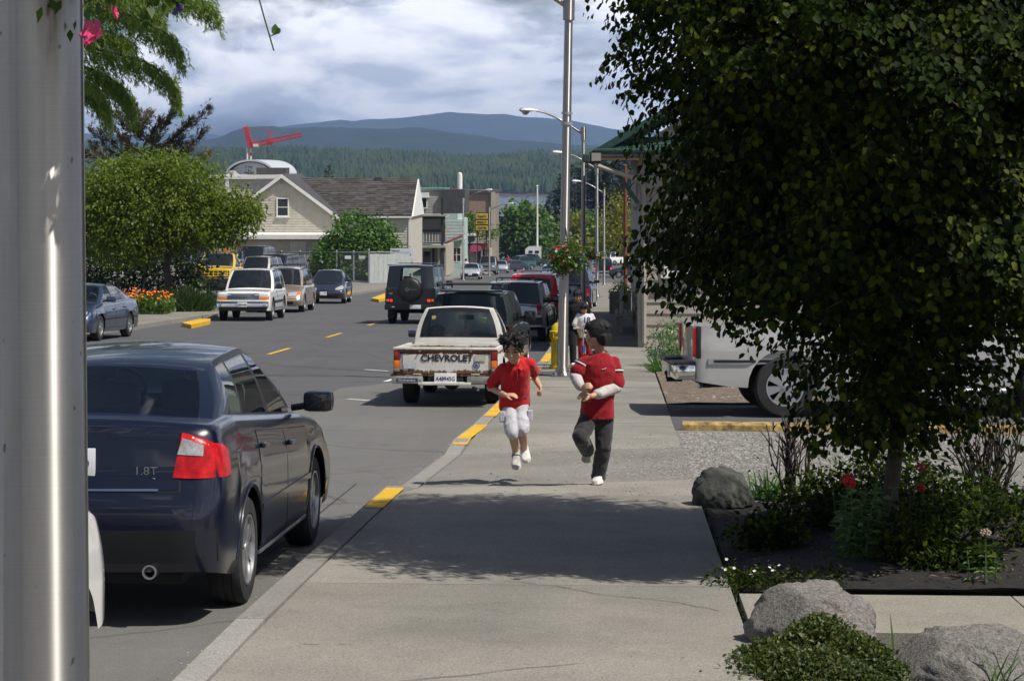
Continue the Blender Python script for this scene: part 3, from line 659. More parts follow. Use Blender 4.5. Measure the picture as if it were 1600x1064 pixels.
mb = MB(); mb.prism([(x, -.6, z) for x, z in prof] + [(x * .97, -.6, z - .3) for x, z in prof[::-1]], (0, 23, 0)); mb.build('curved_roof', plain('pale_roof', (.45, .48, .50), .5), Dm, smooth=30)
mb = MB(); xg = -28 / FPX * 330; mb.prism([(xg - 3, -6, zs_ - 8), (xg + 3, -6, zs_ - 8), (xg + 3, -6, zs_ - 1.2), (xg + .5, -6, zs_ + .9), (xg - 3, -6, zs_ - 1.2)], (0, 5, 0)); mb.build('side_gable', M_gsid, Dm)
mb = MB(); mb.prism([(1.2, -1.5, zs_ - .5), (4.2, -1.5, zs_ - .5), (4.2, -1.5, zs_ + 1.0), (.6, -1.5, zs_ + 1.1)], (0, 2, 0)); mb.build('dormer', M_gsid, Dm)
# --- red tower crane
M_crane = plain('crane_red', (.50, .02, .03), .5)
Cr = empty('tower_crane', on(391, 420, 0), (0, 0, 0), 'red luffing tower crane standing above the domed hall', 'crane')
q = lambda px, py: W(px, py, 420) - Cr.location
mb = MB(); a, t = q(391, 420 * 0 + 250), q(389, 232); base = Vector((a.x, 0, 0))
for dx in (-.35, .35): mb.tube([(base.x + dx, 0, 0), (t.x + dx, 0, t.z)], .22, 5)
for k in range(14): z0 = t.z * k / 14; mb.tube([(base.x - .35, 0, z0), (base.x + .35, 0, t.z * (k + 1) / 14)], .07, 4)
mb.build('mast', M_trim, Cr)
def lattice(a, b_, h, n, r=.075):
    mb = MB(); d = (b_ - a); up = Vector((-d.z, 0, d.x)).normalized() * h
    for yy in (-.5, .5):
        o = Vector((0, yy, 0)); mb.tube([a + o, b_ + o], r, 5); mb.tube([a + up + o, b_ + up * .7 + o], r, 5)
        for k in range(n): p = a + d * (k / n) + o; q_ = a + d * ((k + 1) / n) + o; mb.tube([p, q_ + up * (1 - .3 * (k + 1) / n)], r * .6, 4); mb.tube([p, p + up * (1 - .3 * k / n)], r * .6, 4)
    return mb
lattice(q(390, 231), q(472, 213), .9, 22).build('jib', M_crane, Cr); lattice(q(389, 231), q(381, 199), -.9, 8, .10).build('counter_jib', M_crane, Cr)
mb = MB(); mb.box(q(400, 227.5), (1.0, 1.2, .55)); mb.build('cab', M_trim, Cr)
mb = MB(); mb.box(q(422, 224), (1.1, 1, .8)); mb.build('winch', M_crane, Cr)
mb = MB(); mb.tube([q(419, 222), q(419.5, 204)], .09, 5); mb.tube([q(423, 221), q(421, 204)], .09, 5); mb.tube([q(384, 200), q(420, 204)], .05, 4); mb.tube([q(420, 204), q(430, 209)], .05, 4); mb.tube([q(385, 200), q(392, 206)], .08, 4); mb.build('stay', M_crane, Cr)
mb = MB(); mb.box(q(392, 241), (.5, .5, .6)); mb.build('hook_block', M_crane, Cr)
# --- grey building with the black balcony
Gb = house_at(668, 188, 'balcony_building', 'grey clapboard shop with a black timber balcony over the pavement', off=SW)
gx = lambda px, D=188: W(px, 0, D).x - Gb.location.x
gzz = lambda py, D=188: W(0, py, D).z - Gb.location.z
mb = MB(); mb.box((gx(668), 5, gzz(384) / 2), (gx(697) - gx(640), 9, gzz(384))); mb.build('ground_floor', M_creamd, Gb)
mb = MB(); mb.box((gx(660), 7, gzz(318)), (gx(688) - gx(634), 6, gzz(297) - gzz(340))); up_ = mb.build('upper_floor', M_gsid, Gb)
boards(Gb, 'clapboard', gx(658), gx(686), gzz(338), gzz(299), 3.99, M_gsid, .26)
mb = MB(); mb.box((gx(660), 7, gzz(297) + .05), (gx(688) - gx(634) + .3, 6.4, .18)); mb.build('eave', plain('green_trim', (.10, .22, .19), .6), Gb)
mb = MB(); mb.box((gx(653), 3.6, gzz(306)), (1.3, 1.2, .45)); mb.build('white_canopy', M_trim, Gb)
window(Gb, (gx(653), 3.95, gzz(318)), .8, .9, bars=0, sill=False)
mb = MB(); mb.prism([(gx(686), 3.5, gzz(335)), (gx(722), 3.5, gzz(335)), (gx(722), 3.5, gzz(297)), (gx(686), 3.5, gzz(297))], (0, 6, 0)); mb.build('dark_upper_roof', M_dgrey, Gb)
mb = MB(); mb.box((gx(669), -.9, gzz(384)), (gx(696) - gx(636), 2.6, .22)); mb.build('balcony_deck', M_gsid, Gb)
mb = MB(); mb.box((gx(669), -.9, gzz(336)), (gx(699) - gx(634), 3.0, .16)); mb.build('balcony_roof', M_gsid, Gb)
mb = MB(); mb.box((gx(667), .45, gzz(358)), (gx(694) - gx(638), .1, 2.3)); mb.build('balcony_back_wall', M_dwood, Gb)
for px in (639, 651, 694): mb = MB(); mb.box((gx(px), -2.0, gzz(410) + 3.0), (.2, .2, 5.6)); mb.build('balcony_post', M_dwood, Gb)
for i in range(24): mb = MB(); x = gx(640) + (gx(693) - gx(640)) * (i + .5) / 24; mb.box((x, -2.05, gzz(370)), (.05, .05, 1.0)); mb.build('baluster', M_trim if i % 2 else M_gsid, Gb)
for z in (gzz(361.5), gzz(379)): mb = MB(); mb.box((gx(667), -2.08, z), (gx(694) - gx(639), .1, .1)); mb.build('rail', M_dwood, Gb)
for i in range(22):
    x = gx(641) + (gx(690) - gx(641)) * i / 21; mb = MB(); mb.tube([(x, -2.0, gzz(358)), (x + .55, -2.0, gzz(341))], .03, 4)
    if i not in (4, 5): mb.build('lattice_slat', M_gsid, Gb)
for px, w_ in ((650, 1.0), (662, 1.2)): window(Gb, (gx(px), .48, gzz(408)), w_, 1.7, bars=0, sill=False, frame=M_creamd)
for px in (677, 685, 692): mb = MB(); mb.box((gx(px), .35, gzz(410)), (.22, .2, 2.9)); mb.build('shop_post', M_gsid if px == 685 else M_dwood, Gb)
# --- teal shop
Tb = house_at(708, 205, 'teal_shop', 'pale teal clapboard shop with a stepped parapet and red edged awning', off=SW)
tx = lambda px, D=205: W(px, 0, D).x - Tb.location.x
tz = lambda py, D=205: W(0, py, D).z - Tb.location.z
mb = MB(); mb.prism([(tx(694), 0, 0), (tx(722), 0, 0), (tx(722), 0, tz(343)), (tx(715), 0, tz(343)), (tx(715), 0, tz(333)), (tx(702), 0, tz(333)), (tx(702), 0, tz(339)), (tx(694), 0, tz(339))], (0, 8, 0)); mb.build('wall', M_teal, Tb)
boards(Tb, 'clapboard', tx(694) + .02, tx(722), tz(376), tz(344), -.002, M_teal, .3)
mb = MB(); mb.box((tx(689), -.4, tz(345)), (.9, .5, 1.4)); mb.build('grey_panel', M_gsid, Tb)
mb = MB(); mb.box((tx(689), -.4, tz(361)), (.9, .5, 1.0)); mb.build('orange_panel', M_orange, Tb)
mb = MB(); mb.box((tx(691), -.6, tz(376)), (1.1, .3, .95)); mb.build('blue_sign', plain('pale_blue_board', (.35, .40, .46), .6, vary=.5, scale=4), Tb)
mb = MB(); mb.prism([(tx(698), -1.6, tz(379)), (tx(727), -1.6, tz(366)), (tx(727), -1.6, tz(364.5)), (tx(698), -1.6, tz(377))], (0, 1.6, 0)); mb.build('awning_edge', plain('faded_red', (.40, .09, .10), .7), Tb)
mb = MB(); mb.prism([(tx(698), -1.5, tz(381)), (tx(727), -1.5, tz(372)), (tx(727), -1.5, tz(367)), (tx(698), -1.5, tz(379.5))], (0, 1.4, 0)); mb.build('awning', M_trim, Tb)
mb = MB(); mb.box((tx(713), -.3, tz(421)), (tx(724) - tx(703), .6, 1.2)); mb.build('shop_base', M_teal, Tb)
for i, px in enumerate((697, 703, 710, 717)): window(Tb, (tx(px), -.1, tz(398)), .34, 1.3, bars=1, sill=False, fw_=.06)
for i, px in enumerate((687, 690, 700)): mb = MB(); mb.box((tx(px), -.7, tz(412)), (.14, .14, 2.4)); mb.build('door_post', M_trim if i else M_creamd, Tb)
mb = MB(); mb.box((tx(694), .02, tz(400)), (.5, .08, 2.6)); mb.build('dark_door', M_dwood, Tb)
# --- the white stack with its red edge
St = empty('white_stack', on(718.5, 225, 0), (0, 0, 0), 'tall white stack with a rust red edge above the teal shop', 'chimney')
zt = W(0, 271, 225).z - St.location.z; mb = MB(); mb.lathe([(.27, 0), (.27, zt - .3), (.22, zt), (0, zt + .12)], 14); mb.build('pipe', M_trim, St, smooth=40)
mb = MB(); mb.box((-.46, 0, (zt - 1.6) / 2), (.3, .5, zt - 1.6)); mb.build('red_board', plain('rust_red_paint', (.30, .05, .025), .7), St)
mb = MB(); mb.box((.02, -.42, zt - 2.3), (.5, .1, 1.2)); mb.build('dark_cap', M_dgrey, St)
# --- brick block and the shops below it
Bk = house_at(746, 262, 'brick_building', 'brown brick block at the lower end of the shop row', off=SW)
bx = lambda px, D=262: W(px, 0, D).x - Bk.location.x
bz = lambda py, D=262: W(0, py, D).z - Bk.location.z
mb = MB(); mb.box((bx(745), 7, bz(301) / 2), (bx(770) - bx(720), 14, bz(301))); mb.build('wall', M_brick, Bk)
mb = MB(); mb.box((bx(745), 6.9, bz(300)), (bx(771) - bx(719), 14.4, .35)); mb.build('parapet', M_dgrey, Bk)
mb = MB(); mb.box((bx(770.5), -.1, bz(301) / 2), (.5, .5, bz(299))); mb.build('pilaster', M_creamd, Bk)
for px, c in ((728, M_dwood), (740, M_gsid), (752, M_dwood), (764, M_creamd)):
    mb = MB(); mb.box((bx(px), -1.4, 1.4), (.8, 2.4, 2.8)); mb.build('shop_bay', c, Bk)
mb = MB(); mb.box((bx(742), -2.0, bz(375)), (bx(768) - bx(722), 3.6, .6)); mb.build('canopy', M_gsid, Bk)
mb = MB(); mb.box((bx(738), -2.4, bz(389)), (bx(744) - bx(732), 2.6, 1.1)); mb.build('plum_awning', plain('plum_cloth', (.09, .03, .06), .8), Bk)
mb = MB(); mb.box((bx(760), -2.2, bz(383)), (bx(766) - bx(752), 2.4, .8)); mb.build('rust_awning', plain('rust_cloth', (.28, .08, .03), .8), Bk)
for k, px in enumerate((725, 733, 747, 755, 762, 768)): mb = MB(); mb.box((bx(px), -2.7, bz(402)), (.22, .2, 2.6)); mb.build('shop_post', M_trim if k % 2 else M_creamd, Bk)
Ps = empty('pink_sign', W(742.5, 388, 246), (0, 0, 0), 'small bright pink oval shop sign under the yellow sign', 'sign')
mb = MB(); mb.lathe([(0, -.06), (.75, -.06), (.75, .06), (0, .06)], 24, 'Y'); o = mb.build('panel', plain('pink_paint', (.42, .06, .13), .5), Ps); o.scale = (1, 1, .55)
mb = MB(); mb.box((0, .4, 0), (.08, .8, .08)); mb.build('bracket', M_dwood, Ps)
Cs = empty('clock_sign', W(736.5, 371, 238), (0, 0, 0), 'white capped dark round sign hung over the shop front', 'sign')
mb = MB(); mb.box((0, 0, .28), (1.0, .6, .3), bev=.1); mb.build('cap', M_trim, Cs); mb = MB(); mb.lathe([(0, -.25), (.42, -.25), (.42, .25), (0, .25)], 18, 'Y', (0, 0, -.15)); mb.build('drum', M_dwood, Cs)
mb = MB(); mb.tube([(0, 0, .4), (0, 1.5, .9)], .05, 5); mb.build('hanger', M_dwood, Cs)
# yellow centre sign
Ys = empty('yellow_sign', on(753, 236, SW), (0, 0, 0), 'tall yellow three panel shopping centre sign with dark lettering', 'sign')
yz = lambda py: W(0, py, 236).z - Ys.location.z
M_ysign = plain('yellow_sign_face', (.50, .36, .03), .5, vary=.08)
for i, (a, b_, t) in enumerate(((334, 342.5, 'Soper\'s'), (344.5, 351, 'SPRING ST'), (353, 360.5, 'CENTER'))):
    mb = MB(); mb.box((0, 0, (yz(a) + yz(b_)) / 2), (1.32, .3, yz(a) - yz(b_)), bev=.04); p_ = mb.build('panel', M_ysign, Ys)
    text('lettering', t, .40 if i else .44, M_dwood, p_, (0, -.155, (yz(a) + yz(b_)) / 2), (PI / 2, 0, 0), sx=.72 if i != 1 else .56, ext=.01, bold=.008)
mb = MB(); mb.box((0, .05, (yz(333) + yz(361)) / 2), (1.42, .2, yz(332.5) - yz(361.5))); mb.build('backing', M_dwood, Ys)
for x in (-.5, .5): mb = MB(); mb.box((x, .1, yz(361) / 2), (.12, .12, yz(361))); mb.build('post', M_dwood, Ys)

# ------------------------------------------------------------------ fence, gate and the board beside it
M_galv = plain('galvanised_steel', (.38, .40, .42), .45, .6, vary=.15)
def diag_mesh(mb, a, b_, z0, z1, step, r):
    L = (b_ - a).length; d = (b_ - a) / L; n = int((L + z1 - z0) / step)
    for k in range(n):
        t = k * step
        for s_ in (0, 1):
            x0, x1_ = t - (z1 - z0), t
            p0 = max(0, x0); p1 = min(L, x1_)
            if p1 - p0 < .05: continue
            za_, zb_ = z0 + (p0 - x0), z0 + (p1 - x0)
            if s_: za_, zb_ = z1 + z0 - za_, z1 + z0 - zb_
            q0 = a + d * p0; q1 = a + d * p1; w = Vector((0, 0, r))
            mb.add([q0 + Vector((0, 0, za_)) - w, q1 + Vector((0, 0, zb_)) - w, q1 + Vector((0, 0, zb_)) + w, q0 + Vector((0, 0, za_)) + w], [(0, 1, 2, 3)])
Fe = empty('chain_link_fence', on(576, 143, SW), (0, 0, 0), 'galvanised chain link gate and fence in front of the ivy mound', 'fence')
fq = lambda px, D=143: on(px, D, SW) - Fe.location
posts = [(440, 150), (469, 149), (526, 146), (552.5, 144.5), (576.5, 143)]
ft = 2.12
for px, D in posts:
    p = fq(px, D); mb = MB(); mb.tube([p, p + Vector((0, 0, ft + (.15 if px > 570 else .05)))], .055, 8); pb = mb.build('post', M_galv, Fe)
    mb = MB(); mb.lathe([(.07, 0), (.05, .06), (0, .08)], 8, c=p + Vector((0, 0, ft + (.15 if px > 570 else .05)))); mb.build('cap', M_galv, pb)
for (a, b_) in zip(posts[:-1], posts[1:]):
    A, B_2 = fq(*a), fq(*b_)
    for z in (ft, .15): mb = MB(); mb.tube([A + Vector((0, 0, z)), B_2 + Vector((0, 0, z))], .038, 6); mb.build('rail', M_galv, Fe)
    mb = MB(); diag_mesh(mb, A, B_2, .15, ft, .17, .010); o = mb.build('wire_mesh', M_galv, Fe); o['kind'] = 'stuff'
for px in (544, 566): p = fq(px, 144); mb = MB(); mb.box(p + Vector((0, -.09, ft - .35)), (.42, .02, .22)); mb.build('notice', M_plate, Fe)
A, B_2 = fq(578, 143), fq(640, 145.5)
mb = MB(); d = (B_2 - A); 
for k in range(9): mb = MB(); a = A + d * (k / 9) + Vector((0, 0, .02)); b_ = A + d * ((k + 1) / 9 - .004) + Vector((0, 0, .02)); mb.prism([a, b_, b_ + Vector((0, .05, 0)), a + Vector((0, .05, 0))], (0, 0, ft - .15 + .02 * random.random())); mb.build('screen_panel', M_cloth, Fe)
mb = MB(); mb.tube([A + Vector((0, 0, ft)), B_2 + Vector((0, 0, ft))], .04, 6); mb.build('rail', M_galv, Fe)
Ws = empty('white_sign', on(628, 147, SW), (0, 0, 0), 'white museum notice board standing behind the pale fence screen', 'sign')
z0, z1 = W(0, 403, 147).z - Ws.location.z, W(0, 388.5, 147).z - Ws.location.z
mb = MB(); mb.box((0, 0, (z0 + z1) / 2), (1.6, .06, z1 - z0)); p_ = mb.build('board', M_plate, Ws)
text('lettering', 'Island', .24, M_ink, p_, (-.72, -.04, z1 - .17), (PI / 2, 0, 0), 'LEFT', bold=.004); text('lettering', 'Museum of Art', .22, M_ink, p_, (-.72, -.04, z1 - .42), (PI / 2, 0, 0), 'LEFT', bold=.004)
for x in (-.7, .7): mb = MB(); mb.box((x, .06, z1 / 2), (.08, .06, z1)); mb.build('post', M_trim, Ws)
mb = MB(); mb.box((.75, -.06, z0 - .1), (.62, .05, .16)); mb.build('arrow_board', M_plate, Ws)

# ------------------------------------------------------------------ the building on the right
M_rsid = plain('tan_siding', (.34, .31, .265), .8, vary=.12, scale=3)
M_green = plain('green_shingle', (.012, .048, .036), .8, vary=.3, scale=9, bmp=.5)
Rb = empty('green_roofed_building', (.62, 46, gz(46) + SW), (0, 0, 0), 'tan clapboard building with a green shingled pent roof beside the sidewalk', 'building')
zc = lambda py, D=46: W(0, py, D).z - Rb.location.z
ht = zc(240)
mb = MB(); mb.box((6, 12.5, ht / 2 - .6), (12, 25, ht + 1.2)); mb.build('wall', M_rsid, Rb)
k = 0; z = 0
while z < ht - .05:    # street side lap boards, one per course
    mb = MB(); mb.add([(0, 0, z), (0, 24, z), (0, 24, z + .24), (0, 0, z + .24), (-.035, -.03, z), (-.035, 24, z), (-.008, 24, z + .24), (-.008, -.03, z + .24)], [(4, 7, 6, 5), (0, 4, 5, 1), (3, 2, 6, 7), (0, 3, 7, 4), (1, 5, 6, 2)]); mb.build('clapboard', M_rsid, Rb); z += .243
z = 0
while z < ht - .05:
    mb = MB(); mb.add([(0, 0, z), (12, 0, z), (12, 0, z + .24), (0, 0, z + .24), (-.03, -.035, z), (12, -.035, z), (12, -.008, z + .24), (-.03, -.008, z + .24)], [(4, 5, 6, 7), (0, 1, 5, 4), (3, 7, 6, 2), (0, 4, 7, 3), (1, 2, 6, 5)]); mb.build('clapboard', M_rsid, Rb); z += .243
mb = MB(); mb.box((.0, -.02, ht / 2), (.16, .16, ht)); mb.build('corner_board', M_rsid, Rb)
e0, e1, s0 = zc(238), zc(216), -1.02           # pent roof: front skirt and street eave
mb = MB(); mb.prism([(s0, -.75, e0), (12.5, -.75, e0), (12.5, 0, e1), (.15, 0, e1)], (0, 0, -.1)); rf = mb.build('pent_roof', M_dgrey, Rb)
for k in range(5):
    f0, f1 = k / 5, (k + 1.2) / 5
    for i in range(18):
        x0 = s0 + .0 + 1.17 * f0 + i * .45; x1_ = x0 + .44; mb = MB(); l = random.uniform(0, .012)
        a, c = Vector((0, -.77 + .75 * f0, e0 + (e1 - e0) * f0 + .035 + l)), Vector((0, -.77 + .75 * min(f1, 1), e0 + (e1 - e0) * min(f1, 1) + .02))
        mb.add([(x0, a.y, a.z), (x1_, a.y, a.z), (x1_, c.y, c.z), (x0, c.y, c.z), (x0, a.y, a.z - .04), (x1_, a.y, a.z - .04)], [(0, 1, 2, 3), (4, 5, 1, 0)]); mb.build('shingle', M_green, rf)
ap = Vector((6.5, 0, e1 + 4.2))
mb = MB(); mb.prism([(s0, -.78, e0 + .02), (s0 + .1, -.78, e0 - .2), (s0 + .1, 25, e0 - .2), (s0, 25, e0 + .02)], (-.02, 0, .0)); 
mb = MB(); mb.prism([(s0 - .12, -.7, e0 - .02), (6.5, -.1, ap.z), (6.5, -.1, ap.z - .16), (s0 - .12, -.7, e0 - .2)], (0, 26, 0)); mb.build('main_roof', M_green, Rb)
mb = MB(); mb.prism([(.2, -.01, e1), (12.4, -.01, e1), (6.5, -.01, ap.z - .1)], (0, .2, 0)); mb.build('gable', M_rsid, Rb)
mb = MB(); mb.box((s0 - .17, 12, e0 - .14), (.16, 26.2, .18), bev=.03); mb.build('gutter', plain('dark_green_gutter', (.02, .05, .04), .5), Rb)
mb = MB(); mb.box((s0 + .04, -.70, e0 - .11), (.2, .22, .17)); mb.build('gutter_end', M_rsid, Rb)
mb = MB(); mb.box((s0 / 2 - .05, -.7, e0 - .1), (1.0, .08, .16)); mb.build('soffit_board', plain('brown_timber', (.10, .06, .04), .8), Rb)
for y in (-.4, .5): mb = MB(); mb.tube([(s0 + .35, y, e0 - .25), (-.05, y, e0 - 1.15)], .06, 4); mb.build('bracket', plain('green_timber', (.03, .06, .05), .7), Rb)
mb = MB(); mb.tube([(s0, -.74, e0 - .28), (-.2, -.5, e0 - .55), (.02, -.16, e0 - .68), (.05, -.14, e0 - 1.0), (.05, -.14, .1)], .05, 8); mb.build('downpipe', M_rsid, Rb)
window(Rb, (-.03, 1.5, zc(280)), .9, 1.1, 'x', -1, frame=M_rsid, sill=True); window(Rb, (.8, -.03, zc(398)), .45, .7, 'y', -1)
mb = MB(); mb.box((.0, .9, .55), (.12, .4, .3)); mb.build('wall_vent', M_dgrey, Rb)
Sh = empty('maroon_house', on(1700, 75, SW), (0, 0, 0), 'dark maroon gabled house glimpsed through the big tree', 'house')
mb = MB(); mb.prism([(-7, 0, 0), (7, 0, 0), (7, 0, 6.2), (0, 0, 10), (-7, 0, 6.2)], (0, 10, 0)); mb.build('wall', plain('maroon_siding', (.13, .05, .045), .8), Sh)
for s_ in (-1, 1): mb = MB(); mb.prism([(s_ * 7.5, -.5, 5.9), (0, -.5, 10.2), (0, -.5, 10.4), (s_ * 7.5, -.5, 6.1)], (0, 11, 0)); mb.build('roof', M_dgrey, Sh)
for x in (-3, 0, 3): window(Sh, (x, -.02, 4.6), .9, 1.3)

# ------------------------------------------------------------------ posts, lamps, hydrant, planter, bench
GR_L = 'aluminium street lamps along the right kerb'
def street_lamp(loc, lab, h=6.2, r0=.085, r1=.06, arm=(-1.95, .68), yaw=0.0, group=None, lean=0.0, bands=(4.2,)):
    t = empty('street_lamp', loc, (0, lean, yaw), lab, 'street lamp', group)
    mb = MB(); mb.lathe([(r0 * 1.02, .02), (r0, .06), (r1, h), (r1 * .9, h + .03), (0, h + .05)], 20); mb.build('pole', M_pole, t, smooth=40)
    mb = MB(); mb.box((0, 0, .015), (.34, .34, .03)); mb.lathe([(r0 * 1.75, .03), (r0 * 1.7, .06), (r0 * 1.25, .09), (r0 * 1.2, .15), (r0, .15)], 20); bs = mb.build('base_flange', M_pole, t, smooth=30)
    for a in (45, 135, 225, 315):
        mb = MB(); c = (.13 * 1.41 * .85 * math.cos(math.radians(a)), .13 * 1.41 * .85 * math.sin(math.radians(a)), 0); mb.lathe([(.024, .03), (.024, .06), (.012, .06), (.012, .085), (0, .085)], 6, c=c); mb.build('bolt', M_galv, bs)
    for z in bands: mb = MB(); mb.lathe([(r0 * .93 + .012, z), (r0 * .93 + .012, z + .05)], 20); mb.lathe([(r0 * .93 + .012, z + .18), (r0 * .93 + .012, z + .21)], 20); mb.build('band', M_galv, t)
    ax, az = arm; s_ = 1 if ax > 0 else -1
    mb = MB(); z0 = h - .12
    pts = [(0, 0, z0 - .1), (s_ * .5, 0, z0 + az * .48 - .1), (s_ * .95, 0, z0 + az * .80 - .06), (ax * .68, 0, z0 + az * .98 - .03), (ax * .8, 0, z0 + az)]
    mb.tube(pts, [.04, .037, .034, .031, .03], 10); mb.lathe([(r1 + .03, h - .42), (r1 + .03, h + .02)], 16); mb.build('arm', M_pole, t, smooth=50)
    mb = MB(); n = 10; rings = []
    for i in range(9):
        f = i / 8; w = .05 + .125 * math.sin(min(1, f * 1.25) * PI * .5) if f < .8 else .175 * math.sqrt(max(0.0, 1 - ((f - .8) / .2) ** 2)) + .01
        x = ax * .78 + s_ * f * .62
        rings.append([(x, w * math.cos(2 * PI * k / n), z0 + az + .02 + (w * .62 if math.sin(2 * PI * k / n) > 0 else w * .35) * math.sin(2 * PI * k / n)) for k in range(n + 1)])
    mb.grid(rings); hd = mb.build('lamp_head', plain('pale_lamp_housing', (.55, .57, .58), .4, .3), t, smooth=60)
    mb = MB(); mb.lathe([(.13, 0), (.12, -.05), (.07, -.10), (0, -.12)], 14, c=(ax * .78 + s_ * .40, 0, z0 + az - .02)); mb.build('lens', M_clear, hd, smooth=60)
    return t
LP = street_lamp(on(878.5, 34.9, SW), 'nearest of the kerbside lamp posts, carrying the flower basket beside the running boys', 6.30, .088, .066, group=GR_L, lean=.018, bands=(4.15,))
street_lamp(on(911.5, 70, SW), 'second kerbside lamp post, just behind the pair with the scooter', 6.2, group=GR_L)
street_lamp(on(933, 99, SW), 'third kerbside lamp post along the right sidewalk', 6.2, group=GR_L)
street_lamp(on(944, 138, SW), 'farthest kerbside lamp post, beside the black pickup with its brake light on', 6.2, group=GR_L)
GL = 'street lamps along the left kerb'
street_lamp(on(724, 160, SW), 'left kerb street lamp standing in front of the teal shop', 6.2, arm=(2.05, .75), group=GL)
street_lamp(on(764.8, 191, SW), 'left kerb street lamp beside the yellow sign', 6.2, arm=(2.05, .45), group=GL)
# the post close to the camera
NP = empty('lamp_post', (0, 0, 0), (0, 0, 0), 'thick brushed aluminium lamp post close at the left edge, dappled by basket shadows', 'lamp post')
c = W(74, 532, 4.75); NP.location = (c.x, c.y, gz(c.y) + SW); NP.rotation_euler = (0, -.009, 0)
mb = MB(); mb.lathe([(.114, .0), (.1035, .5), (.099, 6.5), (0, 6.55)], 64); po = mb.build('pole', M_alu, NP, smooth=40)
mb = MB(); mb.box((0, 0, .02), (.4, .4, .04)); mb.build('base_plate', M_galv, NP)
h0 = W(3, 655, 4.75).z - NP.location.z
mb = MB(); mb.lathe([(.018, -.004), (.018, .012), (.009, .016)], 12, 'Y', c=(-.098, -.035, h0)); mb.build('screw', M_galv, NP)
mb = MB(); mb.box((-.115, -.02, 2.0), (.012, .03, 4.0)); mb.build('seam_strip', plain('pole_strip', (.30, .33, .36), .4, .5), NP)
# hydrant
M_hyd = plain('hydrant_yellow', (.60, .45, .015), .45, vary=.15, scale=8)
p = on(873, 37.2, SW)
Hy = empty('fire_hydrant', p, (0, 0, .2), 'stout yellow fire hydrant half hidden behind the lamp post', 'hydrant')
mb = MB(); mb.lathe([(.17, 0), (.17, .05), (.135, .06), (.135, .52), (.16, .53), (.16, .57), (.135, .58), (.135, .62), (.165, .63), (.165, .665), (.145, .68), (.12, .75), (.07, .80), (.03, .82), (.03, .86), (0, .865)], 20); mb.build('barrel', M_hyd, Hy, smooth=30)
for s_ in (-1, 1): mb = MB(); mb.lathe([(.055, 0), (.055, .09), (.07, .09), (.07, .13), (.03, .13), (.025, .16), (0, .16)], 12, 'X', c=(0, 0, .45), rot=None if s_ > 0 else Matrix.Rotation(PI, 3, 'Z')); mb.build('side_nozzle', M_hyd, Hy, smooth=30)
mb = MB(); mb.lathe([(.085, -.13), (.085, -.17), (.10, -.17), (.10, -.21), (.035, -.21), (.03, -.24), (0, -.24)], 14, 'Y', c=(0, 0, .40)); mb.build('pumper_cap', plain('hydrant_cap', (.10, .09, .03), .6), Hy, smooth=30)
for k in range(8): a = k * PI / 4; mb = MB(); mb.box((.15 * math.cos(a), .15 * math.sin(a), .60), (.03, .03, .07)); mb.build('flange_bolt', M_hyd, Hy)
mb = MB(); mb.tube([(0, -.22, .36), (.03, -.18, .25), (-.02, -.16, .15), (-.06, -.15, .12)], .009, 5); mb.build('chain', M_black, Hy)
# planter with its shrub
Pl = empty('concrete_planter', on(969, 72, SW), (0, 0, 0), 'grey ribbed concrete planter box at the far corner of the sidewalk', 'planter')
mb = MB()
for (x, y, sx, sy) in ((0, -.42, .74, .1), (0, .42, .74, .1), (-.33, 0, .08, .74), (.33, 0, .08, .74)): mb.box((x, y, .36), (sx, sy, .72))
mb.build('box', M_kerb, Pl)
for i in range(7): mb = MB(); mb.box((-.30 + .1 * i, -.49, .34), (.045, .04, .62)); mb.build('rib', M_kerb, Pl)
mb = MB(); mb.box((0, 0, .6), (.58, .74, .04)); mb.build('soil', M_soil, Pl)
Rp = empty('rust_red_post', on(977, 76, SW), (0, 0, 0), 'slim rust red post rising behind the concrete planter', 'post')
zt = W(0, 258, 76).z - Rp.location.z; mb = MB(); mb.lathe([(.075, 0), (.065, zt), (0, zt + .03)], 10); mb.build('shaft', plain('rust_post', (.17, .055, .035), .7, vary=.3), Rp, smooth=40)
mb = MB(); mb.lathe([(.12, 0), (.12, .06), (.08, .1)], 10); mb.build('foot', M_galv, Rp)
# bench, seen from its end
a = G(958, 522, SW); Bn = empty('slatted_bench', (.12, 56.5, gz(56.5) + SW), (-math.atan(S), 0, 0), 'long slatted wooden bench set along the building wall', 'bench')
for i in range(4): mb = MB(); mb.box((-.02 + .12 * i, 0, .45), (.085, 6.6, .045), bev=.01); mb.build('seat_slat', M_wood, Bn)
for i in range(3): mb = MB(); mb.box((.44 + .02 * i, 0, .62 + .15 * i), (.04, 6.6, .10), bev=.01); mb.build('back_slat', M_wood, Bn)
for y in (-3.1, -1, 1, 3.1):
    mb = MB(); mb.box((.0, y, .21), (.07, .08, .42)); mb.build('leg', M_wood, Bn); mb = MB(); mb.box((.46, y, .48), (.07, .09, .95)); mb.build('leg', M_wood, Bn)
pk = empty('upright_plank', on(969.5, 55, SW), (0, .03, 0), 'bleached upright plank standing at the near end of the bench', 'plank')
mb = MB(); mb.box((0, 0, .55), (.10, .14, 1.1), bev=.01); mb.build('board', plain('bleached_wood', (.46, .44, .40), .8, vary=.15), pk); mb = MB(); mb.prism([(-.05, -.03, 1.1), (.05, -.03, 1.1), (.0, -.03, 1.42)], (0, .06, 0)); mb.build('pointed_top', plain('bleached_wood', (.46, .44, .40)), pk)
